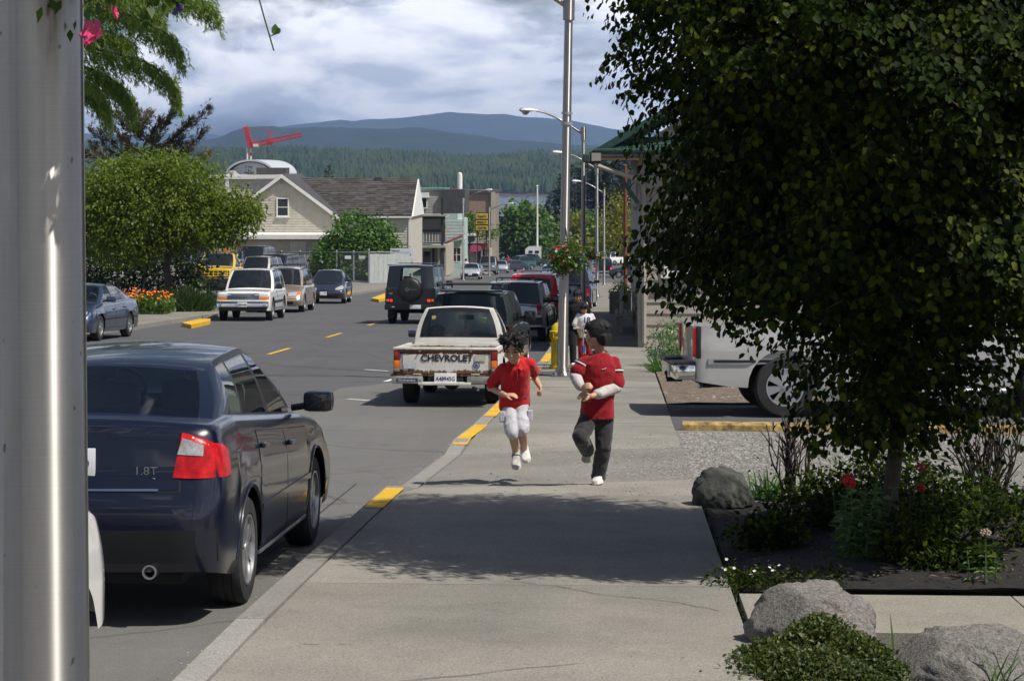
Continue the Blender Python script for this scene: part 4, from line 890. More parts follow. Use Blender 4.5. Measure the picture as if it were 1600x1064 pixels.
# white flag pole, far end
Fp = empty('flag_pole', on(839.5, 390, 0), (0, 0, 0), 'tall bare white flagpole at the bottom of the street', 'flagpole')
zt = W(0, 293, 390).z - Fp.location.z; mb = MB(); mb.lathe([(.2, 0), (.14, zt), (0, zt + .1)], 8); mb.build('mast', M_trim, Fp); mb = MB(); mb.lathe([(0, zt), (.25, zt + .2), (0, zt + .45)], 8); mb.build('ball', M_trim, Fp)
# worn ochre kerb of the parking lot
Pk = empty('parking_kerb', (0, 0, 0), (0, 0, 0), 'long low kerb of worn ochre paint edging the parking lot', 'kerb')
a = on(1066, 24.4, SW); b_ = on(1640, 23.9, SW)
for k in range(4):
    p0 = a.lerp(b_, k / 4 + (.0 if k == 0 else .003)); p1 = a.lerp(b_, (k + 1) / 4 - .003); d = (p1 - p0); mb = MB()
    pr = [Vector((0, -.09, 0)), Vector((0, -.08, .06)), Vector((0, -.05, .09)), Vector((0, .06, .09)), Vector((0, .09, .06)), Vector((0, .10, 0))]
    mb.prism([p0 + q_ for q_ in pr], d); mb.build('kerb_block', M_ochre, Pk)

# ------------------------------------------------------------------ plants
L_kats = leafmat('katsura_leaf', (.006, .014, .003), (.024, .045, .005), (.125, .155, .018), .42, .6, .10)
L_tree = leafmat('cherry_leaf', (.075, .118, .013), (.14, .185, .02), (.22, .25, .04), .42)
L_cedar = leafmat('cedar_needle', (.09, .15, .025), (.16, .23, .035), (.22, .28, .05), .4)
L_bronze = leafmat('bronze_needle', (.035, .028, .014), (.065, .050, .020), (.05, .065, .022), .15)
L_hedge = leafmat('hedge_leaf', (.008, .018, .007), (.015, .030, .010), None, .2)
L_ivy = leafmat('ivy_leaf', (.035, .09, .014), (.07, .15, .02), (.12, .21, .035), .25)
L_far = leafmat('street_tree_leaf', (.05, .105, .018), (.095, .165, .028), (.15, .22, .045), .35)
L_yel = leafmat('yellowing_leaf', (.14, .15, .022), (.25, .22, .035), (.18, .20, .03), .35)
L_con = leafmat('conifer_leaf', (.010, .024, .011), (.020, .038, .015), (.032, .05, .018), .1)
L_grass = leafmat('grass_blade', (.020, .045, .012), (.04, .075, .018), (.07, .11, .03), .3)
L_val = leafmat('valerian_leaf', (.07, .14, .045), (.12, .21, .075), (.18, .28, .10), .3, .4)
L_mat = leafmat('ground_cover_leaf', (.030, .055, .014), (.075, .10, .022), (.13, .12, .035), .25)
L_bask = leafmat('basket_leaf', (.03, .07, .012), (.07, .13, .02), (.15, .20, .05), .35)
P_pink = plain('pink_petal', (.62, .05, .17), .5, vary=.2, scale=30)
P_red = plain('red_petal', (.55, .02, .025), .5, vary=.2, scale=30)
P_pur = plain('purple_petal', (.055, .02, .24), .5, vary=.2, scale=30)
P_wht = plain('white_petal', (.72, .72, .66), .5, vary=.1)
P_org = plain('orange_petal', (.80, .19, .01), .5, vary=.2, scale=30)
P_rust = plain('rust_petal', (.28, .05, .02), .5, vary=.2, scale=30)
def ell_pts(c, r, n, shell=.55):
    """points in an uneven ellipsoid, most near its skin; returns points and outward directions"""
    d = ball(n); rad = 1 - rng.random(n) ** 1.6 * shell
    w = 1 + .14 * np.sin(d[:, 0] * 5.1 + c[0]) * np.cos(d[:, 2] * 4.3 + c[1]) + .09 * np.sin(d[:, 1] * 11 + d[:, 2] * 9 + c[2])
    return np.array(c) + d * np.array(r) * (rad * w)[:, None], d
def blob_leaves(name, blobs, n, size, mat, parent, shape='blade', droop=.35, asp=.55, shell=.6, clump=6):
    """leaf clumps spread through several ellipsoids"""
    vol = np.array([b[1][0] * b[1][1] * b[1][2] for b in blobs]) ** .7; cnt = (vol / vol.sum() * n / clump).astype(int) + 1
    P, A = [], []
    for (c, r), k in zip(blobs, cnt):
        p, d = ell_pts(c, r, k, shell); P.append(np.repeat(p, clump, 0) + rng.normal(0, size * .9, (k * clump, 3))); A.append(np.repeat(d, clump, 0))
    P, A = np.concatenate(P), np.concatenate(A); A = unit(A * .7 + rng.normal(0, .55, A.shape)); A[:, 2] -= droop
    L = rng.uniform(.7, 1.25, len(P)) * size
    return leaves(name, P, A, L, L * asp, mat, shape, parent)
def limbs(parent, base_r, paths, mat=None):
    mb = MB()
    for p, r0, r1 in paths: mb.tube(p, list(np.linspace(r0, r1, len(p))), 8)
    return mb.build('trunk', mat or M_bark, parent, smooth=50)
def bent(a, b, sag=.1, n=5, wob=.05):
    a, b = Vector(a), Vector(b); l = (b - a).length
    return [a.lerp(b, i / n) + Vector((random.uniform(-wob, wob) * l, random.uniform(-wob, wob) * l, sag * l * math.sin(PI * i / n))) * (0 < i < n) for i in range(n + 1)]
def tree(name, lab, base, blobs_px, D, n, size, mat, group=None, cat='tree', r0=.14, shape='blade', asp=.55, clump=6, depth=1.0, shell=.6, droop=.35):
    """crown lobes given as photo ellipses at depth D; trunk and limbs rise to each lobe"""
    t = empty(name, base, (0, 0, 0), lab, cat, group); B = []
    for i, (px, py, rx, ry) in enumerate(blobs_px):
        dd = D + (random.uniform(-.5, .5) * rx / FPX * D if i else 0); c = W(px, py, dd) - base; k = D / FPX
        B.append((tuple(c), (rx * k, rx * k * depth, ry * k)))
    blob_leaves('crown', B, n, size, mat, t, shape, asp=asp, clump=clump, shell=shell, droop=droop)
    fork = Vector((0, 0, max(.4, B[0][0][2] - B[0][1][2] * .9)))
    ps = [(bent((0, 0, -.1), fork, 0, 4, .03), r0, r0 * .75)]
    for c, r in B: ps.append((bent(fork, Vector(c) + Vector((0, 0, r[2] * .2)), .06), r0 * .6, r0 * .12))
    limbs(t, r0, ps); return t
# --- the big katsura on the right
K0 = on(1392, 14.1, SW); Kt = empty('katsura_tree', K0, (0, 0, 0), 'big dark round leaved tree filling the right side above the planting bed', 'tree')
KR = [(.66, .25), (.86, .72), (1.10, .80), (1.40, .84), (1.56, 1.02), (1.74, 1.40), (1.9, 1.56), (2.2, 1.60), (2.45, 1.50), (2.9, 1.62), (3.3, 1.88), (3.7, 2.0), (4.2, 2.05), (5, 1.8), (5.8, 1.1), (6.3, .3)]
nt_ = 18000
h = np.concatenate([rng.uniform(.85, 6.2, nt_ - 900), rng.uniform(.8, 1.6, 900)]); R = np.interp(h, [a for a, _ in KR], [b for _, b in KR])
ne = 3200; h[:ne] = rng.uniform(1.7, 3.6, ne); R = np.interp(h, [a for a, _ in KR], [b for _, b in KR]); ph = rng.uniform(0, 2 * PI, nt_); ph[:ne] = rng.normal(-PI / 2, .65, ne); R = R * (1 + .30 * np.clip(np.cos(ph), 0, 1) * np.clip((2.3 - h) / 1.0, 0, 1)); rho = 1.02 - rng.random(nt_) ** 1.9 * .72
w = 1 + .10 * np.sin(ph * 3 + h * 2.1) + .08 * np.sin(ph * 7 - h * 4.3) + .05 * np.sin(ph * 13 + h * 9)
lay = np.sin(h * 2 * PI / .62 + 1.3 * np.sin(ph * 2)) * .5 + .5 * np.sin(ph * 9 + h * 3.3)
keep = (rho < .80) | (lay > -.62); keep &= (h > 1.8) | (rng.random(nt_) < np.interp(h, [.8, 1.1, 1.5, 1.8], [.22, .11, .13, .7]))
h, R, ph, rho, w = (a[keep] for a in (h, R, ph, rho, w)); nt_ = len(h)
tip = np.stack([np.cos(ph) * R * w * rho, np.sin(ph) * R * w * rho, h], 1)
out = np.stack([np.cos(ph), np.sin(ph), np.zeros(nt_)], 1)
tl = rng.uniform(.30, .62, nt_); tdir = unit(out + rng.normal(0, .35, (nt_, 3)))
per = 13; LP_, LA_, LU_ = [], [], []
for k in range(per):
    f = (k + .5) / per; s_ = 1 if k % 2 else -1
    p = tip - tdir * (tl * (1 - f))[:, None]; p[:, 2] += tl * (.16 - .42 * f * f) + rng.normal(0, .012, nt_)
    sd = unit(np.cross(tdir, np.array([0, 0, 1.0]))); a = tdir * .35 + sd * s_ * .75 + rng.normal(0, .28, (nt_, 3)); a[:, 2] -= .95
    LP_.append(p + sd * s_ * .012); LA_.append(a); LU_.append(out + np.array([0, 0, .7]))
LP_, LA_, LU_ = np.concatenate(LP_), np.concatenate(LA_), np.concatenate(LU_)
LL = rng.uniform(.036, .070, len(LP_))
world_p = LP_ + np.array(K0); dist = np.hypot(world_p[:, 0], world_p[:, 1]); inview = (world_p[:, 2] < 3.3) & (world_p[:, 0] < 2.6)
order = np.argsort(np.where(inview, dist, 99)); solo = order[:300]; rest = order[300:]
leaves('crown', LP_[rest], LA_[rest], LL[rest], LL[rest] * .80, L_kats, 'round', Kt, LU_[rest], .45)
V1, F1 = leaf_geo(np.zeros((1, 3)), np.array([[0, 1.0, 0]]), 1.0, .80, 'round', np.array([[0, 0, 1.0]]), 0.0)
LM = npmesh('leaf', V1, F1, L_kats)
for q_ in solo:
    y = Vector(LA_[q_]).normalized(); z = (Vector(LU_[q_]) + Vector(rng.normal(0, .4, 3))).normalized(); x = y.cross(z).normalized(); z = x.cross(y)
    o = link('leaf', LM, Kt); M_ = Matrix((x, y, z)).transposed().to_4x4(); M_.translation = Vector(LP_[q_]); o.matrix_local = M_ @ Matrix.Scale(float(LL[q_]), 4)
ps = [(bent((0, 0, -.15), (.05, .1, 1.3), 0, 5, .015), .055, .05), (bent((.05, .1, 1.3), (0, 0, 5.4), 0, 6, .02), .05, .012)]
for k in range(26):
    z = random.uniform(.9, 4.6); a = k * 2.4; r = float(np.interp(z + .2, [q_[0] for q_ in KR], [q_[1] for q_ in KR])) * .85
    ps.append((bent((.03, .05, z - .1), (math.cos(a) * r, math.sin(a) * r, z + .1), .10, 6, .03), .028, .006))
limbs(Kt, .1, ps)
tw = MB()
for q_ in range(0, nt_, 14):
    t_ = Vector(tip[q_]); d_ = Vector(tdir[q_]) * tl[q_]; tw.tube([t_ - d_ + Vector((0, 0, .16 * tl[q_])), t_ - d_ * .5 + Vector((0, 0, .06 * tl[q_])), t_ + Vector((0, 0, -.26 * tl[q_]))], [.005, .004, .002], 4, cap=False)
o = tw.build('twigs', plain('twig_bark', (.09, .06, .04), .9), Kt); o['kind'] = 'stuff'
# --- deodar cedar hanging in at top left
C0 = on(35, 60, SW); Ct = empty('weeping_cedar', C0, (0, 0, 0), 'tall weeping cedar with drooping bright green sprays at upper left', 'tree')
brs = [[W(x, y, 60 + k * .6) - C0 for x, y in pts] for k, pts in enumerate((
    [(20, -30), (130, -40), (200, -22), (262, -12), (312, 0), (338, 14)], [(20, -5), (130, 2), (180, 14), (228, 36), (262, 54), (280, 74)],
    [(20, 60), (130, 72), (180, 84), (228, 98), (260, 116), (276, 140)], [(20, 90), (130, 104), (160, 116), (190, 134), (205, 158)],
    [(20, -80), (150, -80), (250, -60), (330, -30)], [(20, 40), (120, 44), (170, 50), (205, 66)], [(20, -20), (140, -16), (220, 6), (250, 22)], [(20, 112), (110, 122), (150, 140), (168, 168)]))]
for k in range(22):
    z = 5.5 + k * .42; a = k * 2.4 + 1; r = max(.8, 5.2 - (k * .2)); 
    if math.cos(a) > .2 and z < 10: continue
    e = Vector((math.cos(a) * r, math.sin(a) * r, z - .9)); brs.append([Vector((0, 0, z)), Vector((e.x * .4, e.y * .4, z + .15)), Vector((e.x * .75, e.y * .75, z - .2)), e])
P, A = [], []
for i, b_ in enumerate(brs):
    n = 420 if i < 8 else 90
    seg = np.array([tuple(p) for p in b_]); t = rng.uniform(.12, 1, n) * (len(seg) - 1); i0 = np.minimum(t.astype(int), len(seg) - 2); f = (t - i0)[:, None]
    p = seg[i0] * (1 - f) + seg[i0 + 1] * f; d = unit(seg[i0 + 1] - seg[i0])
    sp = rng.normal(0, 1, (n, 3)) * np.array([.12, .35, .06]) * (1.3 - t / len(seg))[:, None]
    p = p + sp; m_ = rng.integers(3, 8, n)
    for j in range(7):
        s_ = m_ > j; q_ = p[s_] + d[s_] * .04 * j + rng.normal(0, .02, (s_.sum(), 3)); q_[:, 2] -= .10 * j
        P.append(q_); a = d[s_] * .45 + rng.normal(0, .35, (s_.sum(), 3)); a[:, 2] -= .9; A.append(a)
P, A = np.concatenate(P), np.concatenate(A); L_ = rng.uniform(.12, .24, len(P))
leaves('crown', P, A, L_, L_ * .34, L_cedar, 'tuft', Ct, None, 1.0)
limbs(Ct, .25, [(bent((0, 0, -.1), (0, 0, 15), 0, 5, .004), .26, .04)] + [(b_, .06, .012) for b_ in brs])
# --- bronze cedar behind the cherry
C0 = on(225, 90, SW); Ct = empty('bronze_cedar', C0, (0, 0, 0), 'brownish cedar with open upswept branches behind the leafy green tree', 'tree')
brs = []
for (x, y) in ((327, 168), (300, 186), (318, 205), (270, 176), (252, 190), (232, 178), (205, 160), (182, 178), (168, 188), (158, 205), (145, 225), (300, 225), (285, 215), (190, 215), (215, 195), (245, 215), (325, 240), (140, 200)):
    e = W(x, y, 90 + random.uniform(-2, 2)) - C0; s0 = Vector((0, 0, e.z - (.5 + abs(e.x) * .55))); brs.append(bent(s0, e, -.06, 6, .02))
for k in range(14): a = k * 2.2; z = 1.5 + k * .3; brs.append(bent((0, 0, z), (math.cos(a) * 2.4, math.sin(a) * 2.4, z + .8), -.05, 5))
P, A = [], []
for b_ in brs:
    seg = np.array([tuple(p) for p in b_]); n = 200; t = (1 - rng.random(n) ** 1.3 * .85) * (len(seg) - 1.001); i0 = t.astype(int); f = (t - i0)[:, None]
    d = unit(seg[i0 + 1] - seg[i0]); P.append(seg[i0] * (1 - f) + seg[i0 + 1] * f + rng.normal(0, .09, (n, 3))); a = d + rng.normal(0, .5, (n, 3)); A.append(a)
P, A = np.concatenate(P), np.concatenate(A); L_ = rng.uniform(.18, .36, len(P)); leaves('crown', P, A, L_, L_ * .3, L_bronze, 'tuft', Ct, None, 1.0)
limbs(Ct, .2, [(bent((0, 0, -.1), (0, 0, 6.6), 0, 4, .01), .16, .04)] + [(b_, .045, .01) for b_ in brs])
# --- leafy tree, hedge, grass and poppies at the left corner
tree('cherry_tree', 'broad yellow green leafy tree at the corner above the orange poppies', on(262, 75, SW), [(255, 325, 110, 78), (180, 290, 62, 50), (320, 345, 62, 48), (372, 325, 40, 36), (200, 375, 70, 46), (290, 275, 60, 34), (348, 358, 40, 24), (120, 340, 80, 70), (388, 335, 24, 22), (240, 258, 40, 22)], 75, 34000, .155, L_tree, r0=.15, asp=.5, shell=.75, droop=.5)
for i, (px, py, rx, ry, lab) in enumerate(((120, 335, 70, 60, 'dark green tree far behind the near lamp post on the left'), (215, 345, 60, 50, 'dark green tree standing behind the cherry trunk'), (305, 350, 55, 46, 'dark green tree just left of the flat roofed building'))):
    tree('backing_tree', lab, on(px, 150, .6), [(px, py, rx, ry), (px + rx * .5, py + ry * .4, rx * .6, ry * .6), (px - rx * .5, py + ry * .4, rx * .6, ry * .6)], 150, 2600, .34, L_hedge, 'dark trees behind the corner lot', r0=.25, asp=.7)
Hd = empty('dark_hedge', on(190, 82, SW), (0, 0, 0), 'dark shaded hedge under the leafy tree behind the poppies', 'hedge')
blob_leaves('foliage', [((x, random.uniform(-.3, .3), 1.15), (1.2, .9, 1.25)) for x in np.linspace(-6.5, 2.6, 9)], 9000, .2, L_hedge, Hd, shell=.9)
mb = MB()
for x in np.linspace(-6, 2, 8): mb.tube(bent((x, 0, -.1), (x + .2, 0, 1.6), 0, 3), .05, 5)
mb.build('stems', M_bark, Hd)
def grass_clump(lab, base, w, h, n, mat, name='grass_clump', cat='plant', flop=.5, wd=.03, group=None):
    t = empty(name, base, (0, 0, 0), lab, cat, group); P = np.zeros((n, 3)); P[:, :2] = rng.normal(0, w, (n, 2)); A = np.concatenate([rng.normal(0, flop, (n, 2)) + P[:, :2] * .6 / max(w, .01) * flop, np.ones((n, 1))], 1)
    L_ = rng.uniform(.6, 1.1, n) * h
    V, Fq = [], []
    B = unit(np.cross(unit(A), rng.normal(0, 1, (n, 3)))); A = unit(A); pr = None; rings = []
    for k, (f, ww) in enumerate(((0, 1), (.4, .9), (.75, .6), (1, .08))):
        c = P + A * (L_ * f)[:, None]; c[:, 2] -= L_ * f * f * .32 * (1 - A[:, 2] * .6); rings.append((c - B * wd * ww / 2, c + B * wd * ww / 2))
    V = np.stack([x for r in rings for x in r], 1).reshape(-1, 3)
    Fc = np.array([(0, 1, 3, 2), (2, 3, 5, 4), (4, 5, 7, 6)]); Fq = (Fc[None] + (np.arange(n) * 8)[:, None, None]).reshape(-1, 4)
    o = link('blades', npmesh('blades', V, Fq, mat), t); o['kind'] = 'stuff'; return t
grass_clump('dense dark green grassy clump between the poppies and the tow truck', on(283, 74, SW), .45, 1.0, 1400, L_grass, wd=.035)
Yb = empty('yellow_green_shrub', on(296, 84, SW), (0, 0, 0), 'light yellow green shrub beside the yellow tow truck', 'shrub'); blob_leaves('foliage', [((0, 0, .8), (.55, .5, .75))], 900, .13, L_tree, Yb); mb = MB(); mb.tube([(0, 0, -.1), (0, 0, 1)], .03, 5); mb.build('stem', M_bark, Yb)
mb = MB(); st = empty('low_wall_block', on(262, 84, SW), (0, 0, 0), 'pale concrete block half hidden behind the grass clump', 'block'); mb.box((0, 0, .55), (.7, .4, 1.1), bev=.03); mb.build('block', M_kerb, st); mb = MB(); mb.box((.36, -.02, .62), (.10, .42, 1.24), bev=.02); mb.build('end_post', M_trim, st)
Pb = empty('poppy_bed', on(222, 70.5, SW), (0, 0, 0), 'spreading clump of orange poppies beside the left sidewalk', 'flowers')
n = 2600; P = np.stack([rng.uniform(-1.5, 1.0, n), rng.uniform(-.8, .9, n), rng.uniform(.0, .55, n)], 1); P[:, 2] *= 1 - .3 * np.abs(P[:, 0]) / 1.5; A = rng.normal(0, .5, (n, 3)); A[:, 2] += .6; L_ = rng.uniform(.1, .22, n)
leaves('foliage', P, A, L_, L_ * .4, L_far, 'blade', Pb)
def flower_mesh(name, mat, petals=5, cup=.5, r=1.0):
    mb = MB()
    for k in range(petals):
        a = 2 * PI * k / petals; c, s_ = math.cos(a), math.sin(a); c2, s2 = math.cos(a + .55), math.sin(a + .55); c0, s0 = math.cos(a - .55), math.sin(a - .55)
        mb.add([(0, 0, 0), (c0 * r * .75, s0 * r * .75, cup * .7), (c * r, s_ * r, cup), (c2 * r * .75, s2 * r * .75, cup * .7)], [(0, 1, 2, 3)])
    return mb.mesh(name, mat)
fm = flower_mesh('flower', P_org)
for k in range(230):
    x = random.uniform(-1.45, .95); y = random.uniform(-.75, .8); o = link('flower', fm, Pb, (x, y, .50 + .22 * random.random() + .12 * y)); s_ = random.uniform(.042, .066); o.scale = (s_, s_, s_); o.rotation_euler = (random.uniform(-.7, .9), random.uniform(-.6, .6), random.uniform(0, 6))
# --- ivy mounds by the house, far trees
Iv = empty('ivy_mound', on(562, 149, SW), (0, 0, 0), 'large rounded mound of glossy green ivy in front of the house', 'shrub')
k = 149 / FPX; zt = W(0, 330, 149).z - Iv.location.z
blob_leaves('foliage', [((0, 0, zt * .42), (58 * k, 2.6, zt * .56)), ((22 * k, .3, zt * .3), (40 * k, 2.4, zt * .45)), ((-38 * k, -1.4, zt * .26), (30 * k, 1.8, zt * .34)), ((10 * k, -1.2, zt * .2), (52 * k, 2.0, zt * .3))], 14000, .24, L_ivy, Iv, asp=.85, shell=.25, clump=4, droop=.7)
mb = MB(); mb.lathe([(2.0, 0), (1.9, zt * .45), (1.0, zt * .75), (0, zt * .8)], 12); o = mb.build('core', plain('ivy_core', (.02, .05, .012), .95), Iv, smooth=60)
g1 = 'leafy trees closing the bottom of the street'
tree('street_tree', 'full bright green tree at the bottom of the street left of the flagpole', on(815, 402, SW), [(816, 362, 36, 36), (800, 352, 24, 22), (834, 356, 20, 22), (816, 338, 22, 18), (805, 385, 26, 18), (834, 388, 20, 16)], 402, 3600, 1.0, L_far, g1, r0=.3, asp=.75)
for i, (px, py, rx, ry, D, m_, lab) in enumerate(((862, 372, 22, 28, 412, L_far, 'mid green tree right of the white flagpole'), (893, 368, 24, 32, 415, L_yel, 'yellow green tree seen behind the nearest lamp post'), (918, 365, 22, 30, 418, L_far, 'green tree between the first two lamp posts at the bottom of the street'), (950, 372, 26, 28, 422, L_yel, 'yellowish tree beyond the far white car'), (985, 378, 22, 24, 425, L_far, 'green tree beside the far corner of the tan building'))):
    tree('street_tree', lab, on(px, D, 0), [(px, py, rx, ry), (px - rx * .4, py + ry * .3, rx * .7, ry * .7), (px + rx * .4, py + ry * .35, rx * .7, ry * .65)], D, 1700, .9, m_, g1, r0=.25, asp=.75)
tree('sparse_yellow_tree', 'sparse yellow leaved street tree in front of the dark conifers', on(978, 205, SW), [(958, 345, 26, 46), (970, 320, 18, 26), (945, 372, 18, 26), (978, 365, 18, 40)], 205, 1500, .3, L_yel, r0=.13, asp=.7, shell=.95, clump=3)
def conifer(lab, px, ytop, D, rpx, n=420, mat=None, group=None, zb=0.0, bare=.06, base_off=0.0):
    n = int(n * 2.2)
    b = on(px, D, base_off); H_ = W(0, ytop, D).z - b.z; R_ = rpx / FPX * D; t = empty('conifer', b, (0, 0, 0), lab, 'tree', group)
    f = bare + (1 - bare) * (1 - rng.random(n) ** .62 * 1.0); f = np.clip(f, bare, .99); a = rng.uniform(0, 6.28, n); r = R_ * (1 - f) ** .8 * rng.uniform(.25, 1.1, n) * (1 + .25 * np.sin(f * 40 + a * 2))
    P = np.stack([np.cos(a) * r, np.sin(a) * r, f * H_], 1); A = np.stack([np.cos(a), np.sin(a), rng.uniform(-.6, .25, n)], 1); L_ = rng.uniform(.5, 1.0, n) * R_ * .55
    leaves('crown', P, A, L_, L_ * .36, mat or L_con, 'tuft', t, None, .5); mb = MB(); mb.tube([(0, 0, -.5), (0, 0, H_ * .6), (0, 0, H_ * .98)], [R_ * .09, R_ * .05, .03], 6); mb.build('trunk', M_bark, t); return t
g2 = 'dark conifers above the right end of the street'
for i, (px, yt, D, r, lab) in enumerate(((862, 300, 470, 20, 'dark conifer standing lowest at the water by the flagpole'), (880, 272, 465, 24, 'dark conifer seen just behind the nearest lamp post'), (898, 252, 460, 24, 'dark conifer between the first two lamp posts'), (918, 240, 462, 26, 'dark conifer whose top is behind the second lamp post'), (937, 232, 460, 26, 'dark conifer behind the third lamp post'), (957, 228, 458, 28, 'dark conifer rising left of the rust red post'), (980, 226, 460, 28, 'dark conifer behind the green eave of the tan building'), (1005, 222, 462, 30, 'dark conifer hidden by the tan building corner'), (848, 322, 475, 16, 'small dark conifer right beside the white flagpole'))):
    conifer(lab, px, yt, D, r, 650, group=g2)
conifer('bushy conifer beside the domed hall', 388, 258, 240, 17, 420, L_con, base_off=4)
conifer('green conifer poking above the long shingled roof', 514, 252, 250, 17, 420, L_con); conifer('small palm like treetop above the right half of the shingled roof', 560, 267, 255, 8, 160, L_con); conifer('small tree behind the brick block', 735, 286, 300, 8, 160, L_far)
sb = empty('roof_shrub', W(733, 385, 238), (0, 0, 0), 'green shrub growing beside the yellow centre sign', 'shrub'); sb.location.z = gz(238) + SW; zz = W(0, 352, 238).z - sb.location.z
blob_leaves('foliage', [((0, .6, zz), (1.0, .8, 1.6)), ((2.0, .8, W(0, 364, 238).z - sb.location.z), (1.2, .7, .6))], 700, .35, L_far, sb, asp=.7); mb = MB(); mb.tube([(0, .6, 0), (0, .6, zz)], .1, 6); mb.build('trunk', M_bark, sb)
# --- planter shrub and the plants by the tan building
ps_ = empty('planter_shrub', on(970, 72, SW + .62), (0, 0, 0), 'leafy shrub growing in the grey concrete planter', 'shrub'); blob_leaves('foliage', [((0, 0, .16), (.38, .42, .24))], 700, .085, L_tree, ps_); mb = MB(); mb.tube([(0, 0, -.05), (0, 0, .2)], .02, 5); mb.build('stem', M_bark, ps_)
wp = empty('wall_shrub', on(1042, 38.2, SW), (0, 0, 0), 'bright green bushy plant at the foot of the tan building', 'shrub')
blob_leaves('foliage', [((0, 0, .32), (.34, .4, .42)), ((.25, .2, .40), (.3, .3, .45))], 1500, .075, L_val, wp, asp=.4, droop=.1); mb = MB()
for a in range(6): mb.tube([(0, 0, -.05), (math.cos(a) * .2, math.sin(a) * .2, .6)], .008, 4)
mb.build('stems', M_bark, wp)
pk2 = flower_mesh('flower', P_pink)
for k in range(16): o = link('flower', pk2, wp, (random.uniform(-.35, .05), random.uniform(-.3, .3), random.uniform(.55, 1.0))); o.scale = (.03,) * 3
grass_clump('pale strappy leaved clump spilling onto the sidewalk beside the bushy plant', on(1034, 36.3, SW), .07, .42, 130, L_val, 'strappy_plant', flop=.7, wd=.028)
# --- the planting bed
def bare_shrub(lab, base, n, h, spread, seed):
    t = empty('bare_shrub', base, (0, 0, 0), lab, 'shrub', 'leafless pruned shrubs along the planting bed'); random.seed(seed); mb = MB()
    for k in range(n):
        a = random.uniform(0, 6.28); r = random.uniform(.02, spread); hh = h * random.uniform(.7, 1.1); p0 = Vector((math.cos(a) * r * .35, math.sin(a) * r * .35, -.05)); p1 = Vector((math.cos(a) * r, math.sin(a) * r, hh))
        b = bent(p0, p1, .03, 6, .035); mb.tube(b, list(np.linspace(.011, .004, 7)), 5)
        for j in range(random.randint(2, 5)):
            q_ = b[random.randint(2, 5)]; d = Vector((random.uniform(-1, 1), random.uniform(-1, 1), random.uniform(.6, 1.6))).normalized() * random.uniform(.06, .22); mb.tube([q_, q_ + d * .6 + Vector((0, 0, .01)), q_ + d], [.006, .005, .004], 5)
    mb.build('stems', plain('dark_stem', (.035, .025, .02), .9), t); n2 = 60; P = np.stack([rng.normal(0, spread * .6, n2), rng.normal(0, spread * .6, n2), rng.uniform(.1, h * .9, n2)], 1); leaves('leaves', P, rng.normal(0, 1, (n2, 3)), .035, .02, L_hedge, 'blade', t); return t
bare_shrub('left leafless dark stemmed shrub behind the dark boulder', on(1238, 17.3, SW), 20, .62, .28, 3); bare_shrub('right leafless dark stemmed shrub at the edge of the photo', on(1545, 17.0, SW), 34, .68, .42, 5); random.seed(11)
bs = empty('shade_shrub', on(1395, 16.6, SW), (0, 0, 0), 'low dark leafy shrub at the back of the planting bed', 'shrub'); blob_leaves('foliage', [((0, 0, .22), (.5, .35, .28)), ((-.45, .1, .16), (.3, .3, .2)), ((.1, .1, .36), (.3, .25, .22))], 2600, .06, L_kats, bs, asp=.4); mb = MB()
for a in range(5): mb.tube([(0, 0, -.05), (math.cos(a) * .3, math.sin(a) * .2, .4)], .008, 4)
mb.build('stems', M_bark, bs)
def leafy(name, lab, base, stems, mat, lsize, group=None, wd=.45):
    """upright herb: (x, y, height, lean) stems with pairs of leaves"""
    t = empty(name, base, (0, 0, 0), lab, 'flowers', group); mb = MB(); P, A, L_ = [], [], []; tips = []
    for (x, y, h, lx, ly) in stems:
        p = [Vector((x, y, -.03)), Vector((x + lx * .4, y + ly * .4, h * .55)), Vector((x + lx, y + ly, h))]; mb.tube(p, [.005, .004, .003], 5); tips.append(p[2]); m_ = max(4, int(h / .035))
        for k in range(m_):
            f = (k + .6) / m_; q_ = p[0].lerp(p[1], f * 2) if f < .5 else p[1].lerp(p[2], f * 2 - 1); a = k * PI / 2 + x * 9
            for s_ in (0, PI): P.append(q_); A.append((math.cos(a + s_), math.sin(a + s_), .35 - .5 * random.random())); L_.append(lsize * (1.15 - .65 * f) * random.uniform(.75, 1.2))
    mb.build('stems', plain('green_stem', (.07, .11, .04), .7), t); L_ = np.array(L_); leaves('foliage', np.array([tuple(p) for p in P]), np.array(A), L_, L_ * wd, mat, 'round', t, None, .35); return t, tips
random.seed(4)
stm = [(random.uniform(-.16, .16), random.uniform(-.12, .12), random.uniform(.28, .58), random.uniform(-.14, .12), random.uniform(-.08, .05)) for _ in range(27)]
v_, tips = leafy('red_valerian', 'leafy valerian with crimson flower heads in the shaded planting bed', on(1348, 13.6, SW), stm, L_val, .095, None, .5)
def head(parent, c, r, n, mat, sz):
    mb = MB()
    for _ in range(n): d = Vector(ball(1)[0]); p = Vector(c) + Vector((d.x * r, d.y * r, d.z * r * .75)); mb.lathe([(0, -sz), (sz, 0), (0, sz)], 5, c=p)
    return mb.build('flower_head', mat, parent)
for t_ in sorted(tips, key=lambda p: -p.z)[:2]: head(v_, t_, .035, 45, P_red, .009)
v2, tp = leafy('red_valerian', 'taller valerian stems with small red heads right of the leafy one', on(1420, 14.6, SW), [(random.uniform(-.2, .2), random.uniform(-.1, .1), random.uniform(.4, .62), random.uniform(-.08, .08), 0) for _ in range(9)], L_kats, .07)
for t_ in tp[:2]: head(v2, t_, .03, 30, P_red, .009)
hd_, tp = leafy('red_valerian', 'short valerian with a dense crimson head beside the bare shrub', on(1318, 14.3, SW), [(0, 0, .50, .03, 0), (.04, 0, .47, .06, 0), (-.04, .02, .45, -.03, 0)], L_kats, .05)
